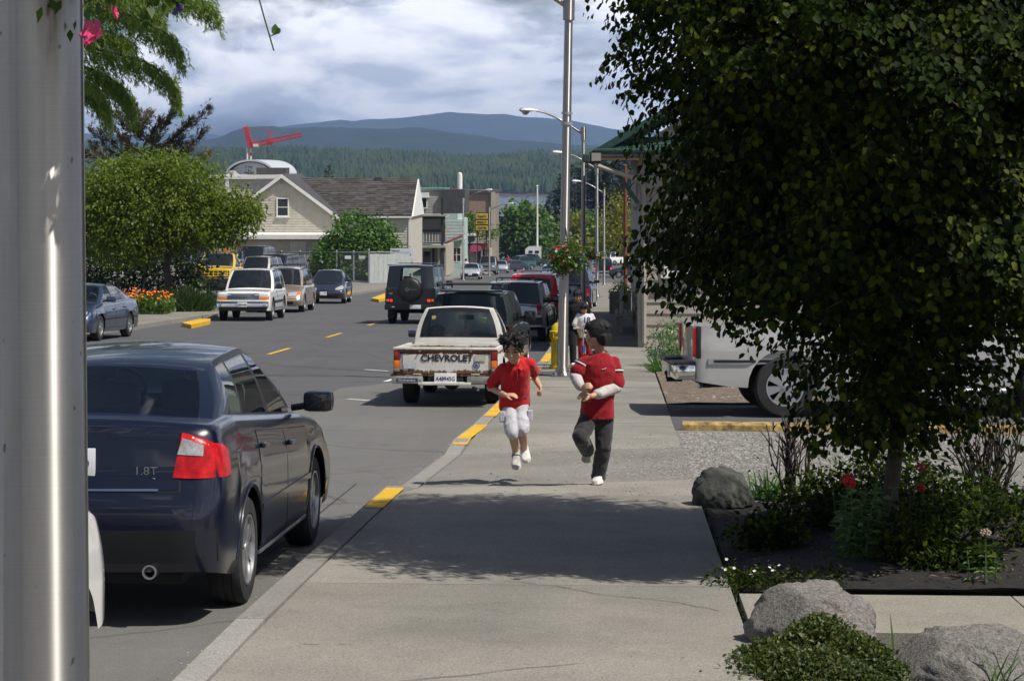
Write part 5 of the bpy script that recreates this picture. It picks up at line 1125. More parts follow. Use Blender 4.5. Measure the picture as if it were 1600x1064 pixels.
head(hd_, tp[0], .045, 70, P_red, .010)
lv, tp = leafy('lily_plant', 'slender upright plant with a faded flower head by the concrete path', on(1540, 12.85, SW), [(0, 0, .33, .0, 0), (-.09, .02, .22, -.02, 0), (.06, .03, .15, .02, 0)], L_val, .075, wd=.22); head(lv, tp[0], .03, 26, plain('faded_petal', (.35, .25, .20), .7), .008)
wf = empty('white_flowers', on(1190, 12.95, SW), (0, 0, 0), 'low ground cover dotted with tiny white flowers at the sidewalk edge', 'flowers'); blob_leaves('foliage', [((x, .0, .02), (.14, .2, .07)) for x in (-.2, 0, .2, .42)], 1600, .032, L_kats, wf, asp=.5); wm = flower_mesh('flower', P_wht)
for k in range(13): o = link('flower', wm, wf, (random.uniform(-.33, .5), random.uniform(-.25, .2), .09 + .03 * random.random())); o.scale = (.012,) * 3; o.rotation_euler = (random.uniform(-.6, .8), random.uniform(-.5, .5), 0)
grass_clump('pale green strappy clump behind the dark boulder', on(1195, 17.6, SW), .10, .32, 110, L_val, 'strappy_plant', flop=.9, wd=.02)
grass_clump('sparse dark grassy tuft in the shaded bed', on(1190, 15.2, SW), .07, .22, 40, L_grass, 'grass_tuft', flop=.5, wd=.012)
# stones
def boulder(lab, base, r, mat, seed, rot=0.0, sub=5, flat=.0):
    bm = bmesh.new(); bmesh.ops.create_icosphere(bm, subdivisions=sub, radius=1)
    for v in bm.verts:
        c = v.co; k = 1 + .012 * fnoise(c.x * 27 + c.z * 19, c.y * 29 - c.z * 13, seed) + .16 * fnoise(c.x * 1.6 + seed, c.y * 1.6 + c.z, seed) + .07 * fnoise(c.x * 4 + c.z * 3, c.y * 4 - seed, seed * 2) + .04 * fnoise(c.x * 11 + c.z * 7, c.y * 12 + c.z * 5, seed)
        for d_ in ((.6, -.7, .4), (-.8, -.3, .5), (.1, -.2, .97), (.8, .5, .3)):   # a few broken faces
            dd = Vector(d_).normalized().dot(c.normalized()); k = min(k, (.86 + .03 * math.sin(seed + d_[0] * 9)) / dd) if dd > .75 else k
        v.co = Vector((c.x * r[0] * k, c.y * r[1] * k, max(c.z * r[2] * k, -.25 * r[2])))
    me = bpy.data.meshes.new('boulder'); bm.to_mesh(me); bm.free(); me.materials.append(mat); me.shade_smooth()
    o = link('boulder', me, None, base); o.rotation_euler = (0, 0, rot); tag(o, lab, 'rock'); return o
m, nt, b = nmat('granite'); v = coords(nt); n1_ = noise(nt, v, 45, 4, .75); n2_ = noise(nt, v, 3.5, 6, .65)
col = mixc(nt, .55, ramp(nt, n2_, [(.3, (.11, .10, .085)), (.7, (.32, .295, .265))]), ramp(nt, n1_, [(.35, (.05, .045, .04)), (.5, (.22, .205, .185)), (.7, (.42, .40, .375))])); nt.links.new(col, b.inputs['Base Color']); b.inputs['Roughness'].default_value = .92; bump(nt, b, n1_, 1.0, .03); M_gran = m
M_drock = plain('dark_rock', (.055, .058, .05), .95, vary=.5, scale=9, bmp=.9, bscale=40)  # dark rock, mottled tone and coarse relief
boulder('rounded grey granite boulder behind the ground cover at lower right', on(1275, 11.05, SW + .05), (.335, .26, .27), M_gran, 2.3, .3)
boulder('broad pale granite boulder in the lower right corner', on(1520, 10.2, SW - .01), (.42, .30, .235), M_gran, 5.1, -.2)
boulder('dark boulder at the bed corner beside the sidewalk', on(1131, 17.1, SW + .06), (.25, .24, .25), M_drock, 7.7, .9)
gc = empty('ground_cover', on(1285, 10.35, SW), (0, 0, 0), 'low mat of small green leaves in front of the granite boulder', 'plant')
cs = [(-.18, -.1, .20, .10), (.02, .22, .24, .17), (.16, .0, .20, .13), (-.02, -.28, .22, .12), (.26, -.2, .14, .09), (-.26, .16, .13, .08), (.1, -.5, .2, .1)]; P = []
for (x, y, r, h_) in cs:
    n = int(2600 * r / .2); xy = rng.normal(0, .5, (n, 2)); d_ = (xy ** 2).sum(1); P.append(np.stack([x + xy[:, 0] * r, y + xy[:, 1] * r * 1.2, h_ * np.exp(-d_ * .9) * rng.uniform(.45, 1.25, n)], 1))
P = np.concatenate(P); n = len(P); A = rng.normal(0, .8, (n, 3)); A[:, 2] += .2
leaves('foliage', P, A, rng.uniform(.012, .034, n), .016, L_mat, 'round', gc, None, .5)
for lab, px, D in (('thin yellow green blades between the two granite boulders', 1385, 10.6), ('few green blades at the foot of the broad boulder', 1560, 9.9)): grass_clump(lab, on(px, D, SW), .03, .26, 14, L_val, 'grass_tuft', flop=.5, wd=.010)
n = 1600; P = np.stack([rng.uniform(.8, 4, n), rng.uniform(12.8, 17, n), np.zeros(n)], 1); P[:, 2] = -S * P[:, 1] + SW + .06 + .02 * rng.random(n); A = rng.normal(0, 1, (n, 3)); A[:, 2] *= .1
m, nt, b = nmat('wood_chip'); nt.links.new(ramp(nt, N(nt, 'ShaderNodeNewGeometry').outputs['Random Per Island'], [(0, (.05, .035, .025)), (1, (.17, .13, .09))]), b.inputs['Base Color']); b.inputs['Roughness'].default_value = .9
leaves('wood_chips', P, A, rng.uniform(.02, .06, n), .012, m, 'blade', None, None, .2)
n = 260; U_ = np.concatenate([rng.uniform(-1.9, .68, 140), np.full(120, .69) + rng.normal(0, .03, 120)]); V_ = rng.uniform(8, 30, n); P = np.stack([U_, V_, -S * V_ + SW + .006], 1); A = rng.normal(0, 1, (n, 3)); A[:, 2] *= .05
leaves('leaf_litter', P, A, rng.uniform(.008, .022, n), .009, m, 'blade', None, None, .1)
n = 700; V_ = rng.uniform(8, 17.3, n); P = np.stack([.722 + rng.normal(0, .014, n), V_, -S * V_ + SW - .03], 1); A = rng.normal(0, .5, (n, 3)); A[:, 2] += .5
leaves('edge_weeds', P, A, rng.uniform(.02, .05, n), .008, L_grass, 'blade', None, None, .5)
# --- flower baskets
M_coir = plain('coir_liner', (.12, .06, .03), .95, vary=.45, scale=40, bmp=1.0, bscale=60)
PET = {'pink': flower_mesh('flower', P_pink), 'red': flower_mesh('flower', P_red), 'purple': flower_mesh('flower', P_pur), 'white': flower_mesh('flower', P_wht), 'rust': flower_mesh('flower', P_rust)}
def basket(lab, c, r, mix, fl, group, n=1500, ls=.045, bowl=None, arm=None):
    t = empty('flower_basket', c, (0, 0, 0), lab, 'flower basket', group)
    bw = bowl or r * .5; mb = MB(); mb.lathe([(0, -bw * .9), (bw * .5, -bw * .75), (bw * .85, -bw * .35), (bw, .02), (bw * .93, .02), (0, -.02)], 18); mb.build('bowl', M_coir, t, smooth=40)
    blob_leaves('foliage', [((0, 0, 0), (r * .95, r * .95, r * .62)), ((0, 0, -r * .3), (r * .7, r * .7, r * .4))], n, ls, L_bask, t, shell=.5)
    for k in range(fl):
        d = ball(1)[0]; nm = mix(d); o = link('flower', PET[nm], t, (d[0] * r, d[1] * r, d[2] * r * .64)); s_ = random.uniform(.022, .036) * (r / .4) ** .3; o.scale = (s_,) * 3
        o.rotation_euler = Vector((d[0], d[1], d[2] + .3)).to_track_quat('Z', 'Y').to_euler()
    if arm is not None: mb = MB(); mb.tube([Vector(arm), Vector(arm) * .5 + Vector((0, 0, .22)), Vector((0, 0, .3)), Vector((0, 0, .05))], .012, 6); mb.build('hanger', M_black, t)
    return t
def mixA(d):
    if d[0] > .55: return 'purple' if random.random() < .7 else 'red'
    if d[0] < -.75: return 'purple'
    if d[2] > .45: return random.choice(['red', 'pink', 'pink', 'red'])
    if d[2] < -.3 and d[0] < .1: return 'rust'
    return random.choice(['white', 'white', 'rust', 'white'])
gb = 'flower baskets hung on the kerbside lamp posts'
ctr = W(886, 401, 34.75); basket('big flower basket of white, rust and purple blooms on the nearest lamp post', ctr, .36, mixA, 85, gb, 2800, .05, .2, (-.05, .15, .5))
basket('flower basket with a bright red and purple face on the second lamp post', W(917, 400, 69.7), .30, lambda d: 'red' if d[0] > .1 else 'purple', 90, gb, 600, .05, .17, (-.1, .1, .5))
basket('flower basket of pale blooms on the third lamp post', W(938, 400, 98.8), .30, lambda d: random.choice(['white', 'pink', 'white']), 40, gb, 600, .06, .17, (-.1, .1, .5))
c = W(168, -118, 4.55); nb = basket('hanging flower basket at the top of the near lamp post with a coir liner', c, .23, lambda d: random.choice(['pink', 'purple', 'white']), 22, gb, 900, .032, .155, (-.14, .12, .25))
for nm, px, py, s_ in (('pink', 147, 52, .030), ('pink', 142, 64, .022), ('pink', 176, 22, .017), ('purple', 281, 4, .012), ('purple', 284, 14, .010), ('purple', 277, 13, .009), ('purple', 274, 20, .008)):
    o = link('flower', PET[nm], nb, W(px, py, 4.5) - c); o.scale = (s_,) * 3; o.rotation_euler = (1.3, .3, random.random() * 6)
def vine(name, px_pts, D, r, mat):
    mb = MB(); mb.tube([W(x, y, D) - c for x, y in px_pts], r, 6); return mb.build(name, mat, nb)
gs = plain('vine_stem', (.05, .09, .03), .6)
vine('tendril', [(300, -70), (370, -60), (398, -25), (412, 25), (428, 80)], 4.5, .0017, gs); vine('leaf_stalk', [(421, 58), (427, 55), (431, 52)], 4.5, .0012, gs)
V1, F1 = leaf_geo(np.array([tuple(W(429, 56, 4.5) - c), tuple(W(432, 54, 4.5) - c)]), np.array([[.05, .1, 1.0], [.5, .1, .9]]), np.array([.026, .016]), np.array([.017, .010]), 'round', np.array([[.3, -1, 0]] * 2), .1)
link('leaf', npmesh('leaf', V1, F1, L_bask), nb)
P, A = [], []
for k in range(70): f = random.random(); P.append(tuple(W(190 + 105 * f, -30 + 50 * f * random.uniform(.3, 1), 4.5) - c)); A.append((random.uniform(.2, 1), random.uniform(-.3, .3), random.uniform(-.9, .3)))
leaves('trailing_leaves', np.array(P), np.array(A), rng.uniform(.016, .036, 70), .007, L_bask, 'blade', nb, None, .6)
P, A = [], []
for k in range(5):
    x = .10 + .05 * k; n_ = 11
    for j in range(n_): P.append((x - .16 + random.gauss(0, .015), -.14 - .03 * k + random.gauss(0, .02), .20 - .02 * j)); A.append((random.gauss(0, .6), random.gauss(0, .4), -.7))
leaves('trailing_leaves', np.array(P), np.array(A), rng.uniform(.035, .06, len(P)), .024, L_bask, 'blade', nb, None, .6)

# shade-loving leaves filling the dark bed under the katsura
for i, (px, D, w_, h_, lab) in enumerate(((1270, 15.4, .34, .30, 'dark leafy clump behind the white flowers in the bed'), (1345, 15.2, .30, .42, 'dark leafy clump behind the leafy valerian'), (1450, 15.0, .34, .44, 'dark leafy clump right of the katsura trunk'), (1530, 15.6, .40, .36, 'dark leafy clump below the right leafless shrub'), (1200, 14.6, .22, .16, 'low dark clump near the sidewalk side of the bed'), (1600, 14.2, .4, .3, 'dark leafy clump cut by the right edge of the photo'), (1425, 13.5, .26, .40, 'dark leafy clump in front of the katsura trunk'), (1480, 13.3, .3, .2, 'low dark clump between the trunk and the faded lily'))):
    b_ = on(px, D, SW); t = empty('shade_plant', b_, (0, 0, 0), lab, 'plant', 'dark leafy clumps filling the planting bed')
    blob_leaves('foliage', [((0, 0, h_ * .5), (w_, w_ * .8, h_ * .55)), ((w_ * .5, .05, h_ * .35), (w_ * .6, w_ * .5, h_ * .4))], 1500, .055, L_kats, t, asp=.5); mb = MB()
    for a in range(4): mb.tube([(0, 0, -.05), (math.cos(a * 1.6) * w_ * .5, math.sin(a * 1.6) * w_ * .5, h_ * .7)], .006, 4)
    mb.build('stems', M_bark, t)

# sprigs added out of view on the basket's sunny side, to dapple the post
P, A = [], []
for (x, y, t_) in [(104 + random.gauss(0, 7), 20 + 110 * random.random(), random.uniform(.45, .6)) for _ in range(40)] + [(70 + 14 * f + random.gauss(0, 3), 330 - 70 * f, .5) for f in np.linspace(0, 1, 12)] + [(108 + random.gauss(0, 5), 130 + 75 * random.random(), .5) for _ in range(14)]:
    p = W(x, y, 4.655) + sunv * t_ - c; P.append(tuple(p)); A.append((random.gauss(0, .5), random.gauss(0, .3), -.8))
leaves('trailing_leaves', np.array(P), np.array(A), rng.uniform(.028, .05, len(P)), .022, L_bask, 'blade', nb, None, .7)

# ------------------------------------------------------------------ vehicles
SLOPE_Q = Vector((0, 0, 1)).rotation_difference(Vector((0, S, 1)).normalized())
class Car:
    """local frame: +Y forward, X right, Z up, origin on the road under the middle"""
    def __init__(s, name, lab, cat, loc, yaw, sp, pt, group=None, clear=False, off=0.0):
        s.sp = sp; s.pt = pt; s.clear = clear
        s.e = empty(name, loc, (0, 0, 0), lab, cat, group)
        s.e.rotation_euler = (SLOPE_Q.to_matrix() @ Matrix.Rotation(yaw, 3, 'Z')).to_euler()
        s.bvs, s.bfs = [], []; s.body(); 
        if sp.get('cab'): s.cabin()
        s.bvh = BVHTree.FromPolygons(s.bvs, s.bfs)
        s.wheels(); s.chassis()
    def keep(s, mb):
        k = len(s.bvs); s.bvs += [Vector(v) for v in mb.v]; s.bfs += [tuple(i + k for i in f) for f in mb.f]
    def prof(s, key, y): p = s.sp[key]; return float(np.interp(y, [a for a, _ in p], [b for _, b in p]))
    def body(s):
        sp = s.sp; L, hw = sp['L'], sp['W'] / 2; r, ra = sp['r'], sp['r'] + sp.get('gap', .055); yr, yf = sp['axles']; sill = sp.get('sill', .22); rr = sp.get('rr', .07); crown = sp.get('crown', .035)
        ci, cd = sp.get('corner', (.16, .26)); bed = sp.get('bed'); bot = sp.get('bot', [(-L / 2, sill + .08), (-L / 2 + .5, sill), (L / 2 - .5, sill), (L / 2, sill + .02)])
        st = set()
        for q in (0, .012, .04, .09, .17, .27, .4): st |= {-L / 2 + q, L / 2 - q}
        for yw in (yr, yf):
            st |= {round(yw + ra * math.cos(a), 4) for a in np.linspace(0, PI, 13)} | {yw - ra - .003, yw + ra + .003}
        for y, _ in sp['top']: st.add(y)
        if bed: st |= {bed[0], bed[1], bed[1] + .004}
        y = -L / 2
        while y < L / 2:
            if all(abs(y - q) > .12 for q in st): st.add(y)
            y += .1
        ys = sorted(q for q in st if -L / 2 - 1e-6 <= q <= L / 2 + 1e-6); ys = [ys[0]] + [b for a, b in zip(ys, ys[1:]) if b - a > 2e-4]
        def zbot(y):
            z = float(np.interp(y, [a for a, _ in bot], [b for _, b in bot]))
            for yw in (yr, yf):
                if abs(y - yw) <= ra + 1e-4: z = max(z, r + math.sqrt(max(0, ra * ra - (y - yw) ** 2)))
            return z
        def eoff(z, key): p = sp.get(key); return float(np.interp(z, [a for a, _ in p], [b for _, b in p])) if p else 0.0
        def wat(y):
            d = min(y + L / 2, L / 2 - y); w = hw
            if d < cd: w -= ci * (1 - math.sqrt(max(0, 1 - (1 - d / cd) ** 2)))
            return w
        def sidex(w, z, zs):
            f = 0.0
            if z < .45: f += sp.get('tuck', .05) * ((.45 - z) / .3) ** 2
            zm = zs * .72
            if z > zm: f += sp.get('tumble', .045) * ((z - zm) / max(.05, zs - zm)) ** 2
            g = sp.get('crease')
            if g: f -= .012 * math.exp(-((z - g) / .03) ** 2)
            return w - f
        F = [0, .1, .25, .42, .6, .78, .9, 1]; T = [.82, .56, .28, 0]; rows = []
        for y in ys:
            zt = s.prof('top', y); zs = zt - rr - crown; w = wat(y); zb = min(zbot(y), zs - .03); inbed = bed and bed[0] - 1e-6 <= y <= bed[1] + 1e-6
            def P(x, z, dy=0.0):
                a = max(0, 1 - (y + L / 2) / .45); b = max(0, 1 - (L / 2 - y) / .45)
                return Vector((x, y + dy + eoff(z, 'roff') * a * a - eoff(z, 'foff') * b * b, z))
            row = []
            for f in F: z = zb + f * (zs - zb); row.append(P(sidex(w, z, zs), z))
            xs = sidex(w, zs, zs)
            if inbed:
                zf = bed[2]; dy = .06 if y < bed[0] + .01 else (0 if y < bed[1] - .01 else -.03)
                row += [P(xs, zt), P(xs - .055, zt, dy), P(xs - .06, zf, dy)] + [P((xs - .06) * t, zf, dy) for t in T]
            else:
                for a in (30, 60, 90): row.append(P(xs - rr * (1 - math.cos(math.radians(a))), zs + rr * math.sin(math.radians(a))))
                row += [P((xs - rr) * t, zs + rr + crown * (1 - t * t)) for t in T]
            rows.append(row)
        s.zside = lambda y: s.prof('top', y) - crown; s.hw, s.rr = hw, rr
        full = [r_ + [Vector((-p.x, p.y, p.z)) for p in r_[-2::-1]] for r_ in rows]
        mb = MB(); mb.grid(full)
        for row, sag, key in ((rows[0], -sp.get('sag', .05), 'r'), (rows[-1], sp.get('sag', .05), 'f')):
            cap = []
            nb = len(F) + 3
            for k in range(nb):
                p = row[k]; tt = [1] + T[:-1] + [0] + [-q for q in T[-2::-1]] + [-1]
                zz = lambda t: p.z + (crown * (1 - t * t) if (k == nb - 1 and not bed) or (k == nb - 1 and key == 'f') else 0)
                cap.append([Vector((p.x * t, p.y + sag * (1 - t * t), zz(t))) for t in tt])
            mb.grid(cap)
        s.keep(mb); s.b = mb.build('body', s.pt, s.e, smooth=sp.get('smooth', 38), doubles=.0008)
    def cabin(s):
        sp = s.sp; c = sp['cab']; wb, wt = c['w']; S_, tags = c['st'], c['tags']; bul = c.get('bulge', .03); crown = c.get('crown', .04); sg = c.get('sag', (.06, .14)); zbo = c.get('dz', -.02)
        T = c.get('T', [0, .05, .07, .3, .5, .7, .88, .92, 1]); nT = len(T); w0, w1 = c.get('win', (2, 7))     # window rows
        zr = lambda y: float(np.interp(y, [a for a, _ in c['roof']], [b for _, b in c['roof']]))
        C = [-1, -.975, -.94, -.90, -.88, -.68, -.45, -.22, 0, .22, .45, .68, .88, .90, .94, .975, 1]; nC = len(C)
        zb = lambda y: c['base'] if 'base' in c else s.zside(y) + zbo
        side = [[Vector((wb + (wt - wb) * t + bul * math.sin(PI * t), yb + (yt - yb) * t, zb(yb) + (zr(yt) - .025 - zb(yb)) * t)) for t in T] for yb, yt in S_]
        fr, gl = MB(), {}
        def put(rows, wins, name):
            """rows: grid; wins: set of (i, j) cells that are glass"""
            n, m = len(rows), len(rows[0])
            for i in range(n - 1):
                for j in range(m - 1):
                    q = [rows[i][j], rows[i][j + 1], rows[i + 1][j + 1], rows[i + 1][j]]; w_ = wins(i, j)
                    if not w_: fr.add(q, [(0, 1, 2, 3)], 0)
                    elif w_ == 'b': fr.add(q, [(0, 1, 2, 3)], 1)
                    else: gl.setdefault(w_, MB()).add(q, [(0, 1, 2, 3)])
        ntag = 0
        for sx in (1, -1):
            rows = [[Vector((p.x * sx, p.y, p.z)) for p in r] for r in side]; cnt = {}
            def wf(i, j):
                t = tags[i]
                if t == 'p': return None
                if t == 'b': return 'b' if 1 <= j <= w1 else None
                if w0 <= j < w1: return ('side_window', i, sx)
                return 'b' if j in (w0 - 1, w1) else None
            put(rows, wf, '')
        for (key, idx, sgv) in (('rear', 0, -sg[0]), ('front', -1, sg[1])):
            yb, yt = S_[idx]; r0 = side[idx]; rows = []
            zc = s.prof('top', yb) - .01 if 'base' not in c else c['base']
            for k, t in enumerate(T):
                rows.append([Vector((r0[k].x * q, r0[k].y + sgv * (1 - abs(q) ** 3) * (1 - .35 * t), r0[k].z + (t * crown + (1 - t) * (zc - zb(yb))) * (1 - q * q))) for q in C])
            no = c.get('no_' + key); blk = c.get('frame_' + key, True)
            x0 = c.get('rx', 4) if key == 'rear' else 4
            rw0, rw1 = c.get('rwin', (w0, w1)) if key == 'rear' else (w0, w1)
            def wf(i, j):
                if no: return None
                if rw0 <= i < rw1 and x0 <= j < nC - 1 - x0: return ('rear_window' if key == 'rear' else 'windshield', 0, 0)
                if blk and rw0 - 1 <= i <= rw1 and x0 - 1 <= j <= nC - 1 - x0: return 'b'
                return None
            put(rows, wf, '')
            if key == 'rear': rtop = rows[-1]
            else: ftop = rows[-1]
        roof = []; n = len(S_)
        ysr = [S_[i][1] for i in range(n)]
        for i in range(n):
            e = side[i][-1]
            if i == 0: roof.append(rtop); continue
            if i == n - 1: roof.append(ftop); continue
            f = (ysr[i] - ysr[0]) / (ysr[-1] - ysr[0]); sv = -sg[0] * .65 * (1 - f) ** 3 + sg[1] * .65 * f ** 3
            roof.append([Vector((e.x * q, e.y + sv * (1 - abs(q) ** 3), e.z + crown * (1 - q * q))) for q in C])
        fr.grid(roof); s.keep(fr)
        for g in gl.values(): s.keep(g)
        s.cab = fr.build('cabin', [c.get('paint', s.pt), c.get('trim', M_black)], s.e, smooth=c.get('smooth', 48), doubles=.0008)
        for (nm, i, sx), g in gl.items():
            o = g.build(nm, M_glass if s.clear else M_dglass, s.e, smooth=60, doubles=.0008)
        s.roofz = zr
        if not s.clear: return
        # inside: floor, seats, wheel
        m_in = c.get('interior', plain('grey_interior', (.085, .09, .088), .8)); base = zb(S_[0][0]); yb0, yb1 = S_[0][0], S_[-1][0]
        for (x, y) in c.get('seats', ()):
            base_z = base; base = base - (.15 if y < -.6 else 0)
            mb = MB(); mb.box((x, y, base - .18), (.50, .16, .62), Matrix.Rotation(-.20, 3, 'X'), bev=.06); st_ = mb.build('seat', m_in, s.e, smooth=40)
            mb = MB(); mb.box((x, y - .09, base + .255), (.27, .11, .20), Matrix.Rotation(-.15, 3, 'X'), bev=.05); mb.build('headrest', m_in, st_, smooth=40); base = base_z
        mb = MB(); hx_ = -.36; yw = c.get('wheel_y', yb1 - .75); rot = Matrix.Rotation(-.45, 3, 'X')
        mb.tube([rot @ Vector((.18 * math.cos(a), 0, .18 * math.sin(a))) + Vector((hx_, yw, base + .02)) for a in np.linspace(0, 2 * PI, 25)], .016, 6)
        mb.tube([rot @ Vector((-.17, 0, 0)) + Vector((hx_, yw, base + .02)), rot @ Vector((.17, 0, 0)) + Vector((hx_, yw, base + .02))], .02, 6); mb.build('steering_wheel', M_black, s.e)
        mb = MB(); mb.box((0, yb1 - .28, base - .05), (wb * 1.8, .5, .16), bev=.05); mb.build('dashboard', M_black, s.e, smooth=40)
        if c.get('shelf'): mb = MB(); mb.box((0, yb0 + .42, base - .03), (wb * 1.72, .66, .03)); mb.build('parcel_shelf', plain('pale_shelf', (.22, .25, .24), .8), s.e)
    def wheels(s):
        sp = s.sp; r, ww = sp['r'], sp.get('ww', .20); rim = sp.get('rim', .64) * r; hw = sp['W'] / 2; m_r = sp.get('rim_mat', M_alloy); nsp = sp.get('spokes', 7)
        for yw in sp['axles']:
            for sx in (1, -1):
                cx = sx * (hw - .015 - ww / 2 - sp.get('wheel_in', .0)); rot = None if sx > 0 else Matrix.Rotation(PI, 3, 'Z'); c = (cx, yw, r)
                pr = [(rim, -ww / 2), (r * .90, -ww / 2), (r * .985, -ww / 2 + .02), (r, -ww * .28), (r - .006, -ww * .27), (r - .006, -ww * .22), (r, -ww * .21), (r, -ww * .04), (r - .006, -ww * .03), (r - .006, ww * .03), (r, ww * .04), (r, ww * .21), (r - .006, ww * .22), (r - .006, ww * .27), (r, ww * .28), (r * .985, ww / 2 - .02), (r * .93, ww / 2), (rim * 1.04, ww / 2 + .004), (rim, ww / 2 - .015), (rim, -ww / 2)]
                mb = MB(); mb.lathe(pr, 32, 'X', c, rot=rot); w_ = mb.build('wheel', M_rubber, s.e, smooth=35)
                mb = MB(); mb.lathe([(rim, ww / 2 - .02), (rim * .99, ww / 2 + .002), (rim * .92, ww / 2 + .002), (rim * .90, ww / 2 - .03), (rim * .9, -ww * .2)], 32, 'X', c, rot=rot)
                xo = ww / 2 - sp.get('dish', .012)
                for k in range(nsp):
                    a = 2 * PI * k / nsp; R_ = Matrix.Rotation(a, 3, 'X'); hwid = PI * rim * .9 / nsp * .62
                    q = [Vector((xo, -hwid * .45, rim * .2)), Vector((xo, hwid * .45, rim * .2)), Vector((xo - .004, hwid, rim * .91)), Vector((xo - .004, -hwid, rim * .91))]
                    q = [R_ @ v for v in q]; q += [v - Vector((.03, 0, 0)) for v in q]
                    if rot is not None: q = [rot @ v for v in q]
                    mb.add([v + Vector(c) for v in q], [(0, 1, 2, 3), (4, 7, 6, 5), (0, 4, 5, 1), (1, 5, 6, 2), (2, 6, 7, 3), (3, 7, 4, 0)])
                mb.lathe([(rim * .26, xo - .03), (rim * .25, xo + .004), (rim * .12, xo + .012), (0, xo + .012)], 16, 'X', c, rot=rot)
                mb.build('rim', m_r, w_, smooth=35)
                mb = MB(); mb.lathe([(rim * .9, -.04), (0, -.04)], 20, 'X', c, rot=rot); mb.build('brake_disc', M_under, w_)
    def chassis(s):
        sp = s.sp; L, hw = sp['L'], sp['W'] / 2; sill = sp.get('sill', .22); top = sp.get('under_top', .62)
        mb = MB(); mb.box((0, 0, (sill + top) / 2), (2 * (hw - .24), L - .24, top - sill))
        mb.box((0, sum(sp['axles']) / 2, (sill + .3 + top) / 2 - .1), (2 * (hw - .03), sp['axles'][1] - sp['axles'][0] - 2 * (sp['r'] + .08), top - sill - .15)); 
        for yw in sp['axles']: mb.tube([(-hw + .2, yw, sp['r']), (hw - .2, yw, sp['r'])], .05, 6)
        mb.build('underbody', M_under, s.e)
        if sp.get('exhaust'):
            x, y, z, r_ = sp['exhaust']; mb = MB(); mb.lathe([(r_ * .85, .25), (r_, -.02), (r_ * 1.05, -.05), (r_ * .8, -.05), (r_ * .75, .1), (0, .1)], 14, 'Y', (x, y, z)); mb.build('exhaust_pipe', M_alloy, s.e, smooth=40)
    def hit(s, face, a, b, sgn=1):
        L, hw = s.sp['L'], s.sp['W'] / 2
        o, d = {'rear': (Vector((a, -L, b)), Vector((0, 1, 0))), 'front': (Vector((a, L, b)), Vector((0, -1, 0))), 'side': (Vector((sgn * 3, a, b)), Vector((-sgn, 0, 0))), 'top': (Vector((a, b, 4)), Vector((0, 0, -1)))}[face]
        p = s.bvh.ray_cast(o, d)[0]
        if p is None:
            q = s.bvh.find_nearest(Vector((a, -L / 2, b)) if face == 'rear' else Vector((a, L / 2, b)) if face == 'front' else Vector((sgn * hw, a, b)) if face == 'side' else Vector((a, b, 1)))[0]
            p = q
        return p, d
    def patch(s, name, face, cols, mat, off=.006, nv=4, nu=1, sgn=1, parent=None, skirt=.03, smooth=40, inset=False):
        """a sheet that follows the body: cols of (a, b_low, a2, b_high), refined nu times; own thickness"""
        cs = [c if len(c) == 4 else (c[0], c[1], c[0], c[2]) for c in cols]; fine = []
        for i in range(len(cs) - 1):
            for k in range(nu): f = k / nu; fine.append(tuple(cs[i][q] * (1 - f) + cs[i + 1][q] * f for q in range(4)))
        fine.append(cs[-1]); g, gi = [], []
        for (a0, b0, a1, b1) in fine:
            r, ri = [], []
            for k in range(nv + 1):
                t = k / nv; p, d = s.hit(face, a0 + (a1 - a0) * t, b0 + (b1 - b0) * t, sgn); r.append(p - d * off); ri.append(p + d * skirt)
            g.append(r); gi.append(ri)
        n, m = len(g), nv + 1; mb = MB(); mb.grid(g)
        ring = [(i, 0) for i in range(n)] + [(n - 1, j) for j in range(1, m)] + [(i, m - 1) for i in range(n - 2, -1, -1)] + [(0, j) for j in range(m - 2, 0, -1)]
        k = len(mb.v); mb.add([gi[i][j] for i, j in ring], [])
        for q in range(len(ring)): i, j = ring[q]; i2, j2 = ring[(q + 1) % len(ring)]; mb.f.append((i * m + j, i2 * m + j2, k + (q + 1) % len(ring), k + q)); mb.mi.append(0)
        return mb.build(name, mat, parent or s.e, smooth=smooth)
    def both(s, name, face, cols, mat, **k):
        if face == 'side': return [s.patch(name, face, cols, mat, sgn=q, **k) for q in (1, -1)]
        return [s.patch(name, face, cols, mat, **k), s.patch(name, face, [tuple(-x if i % 2 == 0 else x for i, x in enumerate(c if len(c) == 4 else (c[0], c[1], c[0], c[2]))) for c in cols], mat, **k)]
    def box(s, name, c, d, mat, bev=.02, rot=None, parent=None, smooth=40):
        mb = MB(); mb.box(c, d, rot, bev=bev); return mb.build(name, mat, parent or s.e, smooth=smooth)
    def plate(s, txt, face, z, y, x=0.0, w=.305, h=.152, yaw=0):
        sg = -1 if face == 'rear' else 1
        p = s.box('license_plate', (x, y, z), (w, .012, h), M_plate, .004)
        if txt: text('lettering', txt, h * .56, M_ink, p, (x, y + sg * .0075, z - h * .06), (PI / 2, 0, 0 if sg < 0 else PI), sx=.82 * w / .305, ext=.001, bold=.0015)
        return p
    def mirrors(s, y, z, mat=None, size=(.20, .10, .14), x=None):
        for sx in (1, -1):
            x0 = x or s.hw - .05; m = s.box('mirror', (sx * (x0 + size[0] * .62), y, z), size, mat or s.pt, .045); s.box('mirror_glass', (sx * (x0 + size[0] * .62), y - size[1] / 2 - .002, z), (size[0] * .82, .006, size[2] * .75), M_dglass, .003, parent=m)
            mb = MB(); mb.tube([(sx * (x0 - .06), y + .02, z - .05), (sx * (x0 + .06), y, z - .03)], .025, 6); mb.build('mirror_arm', M_black, m)
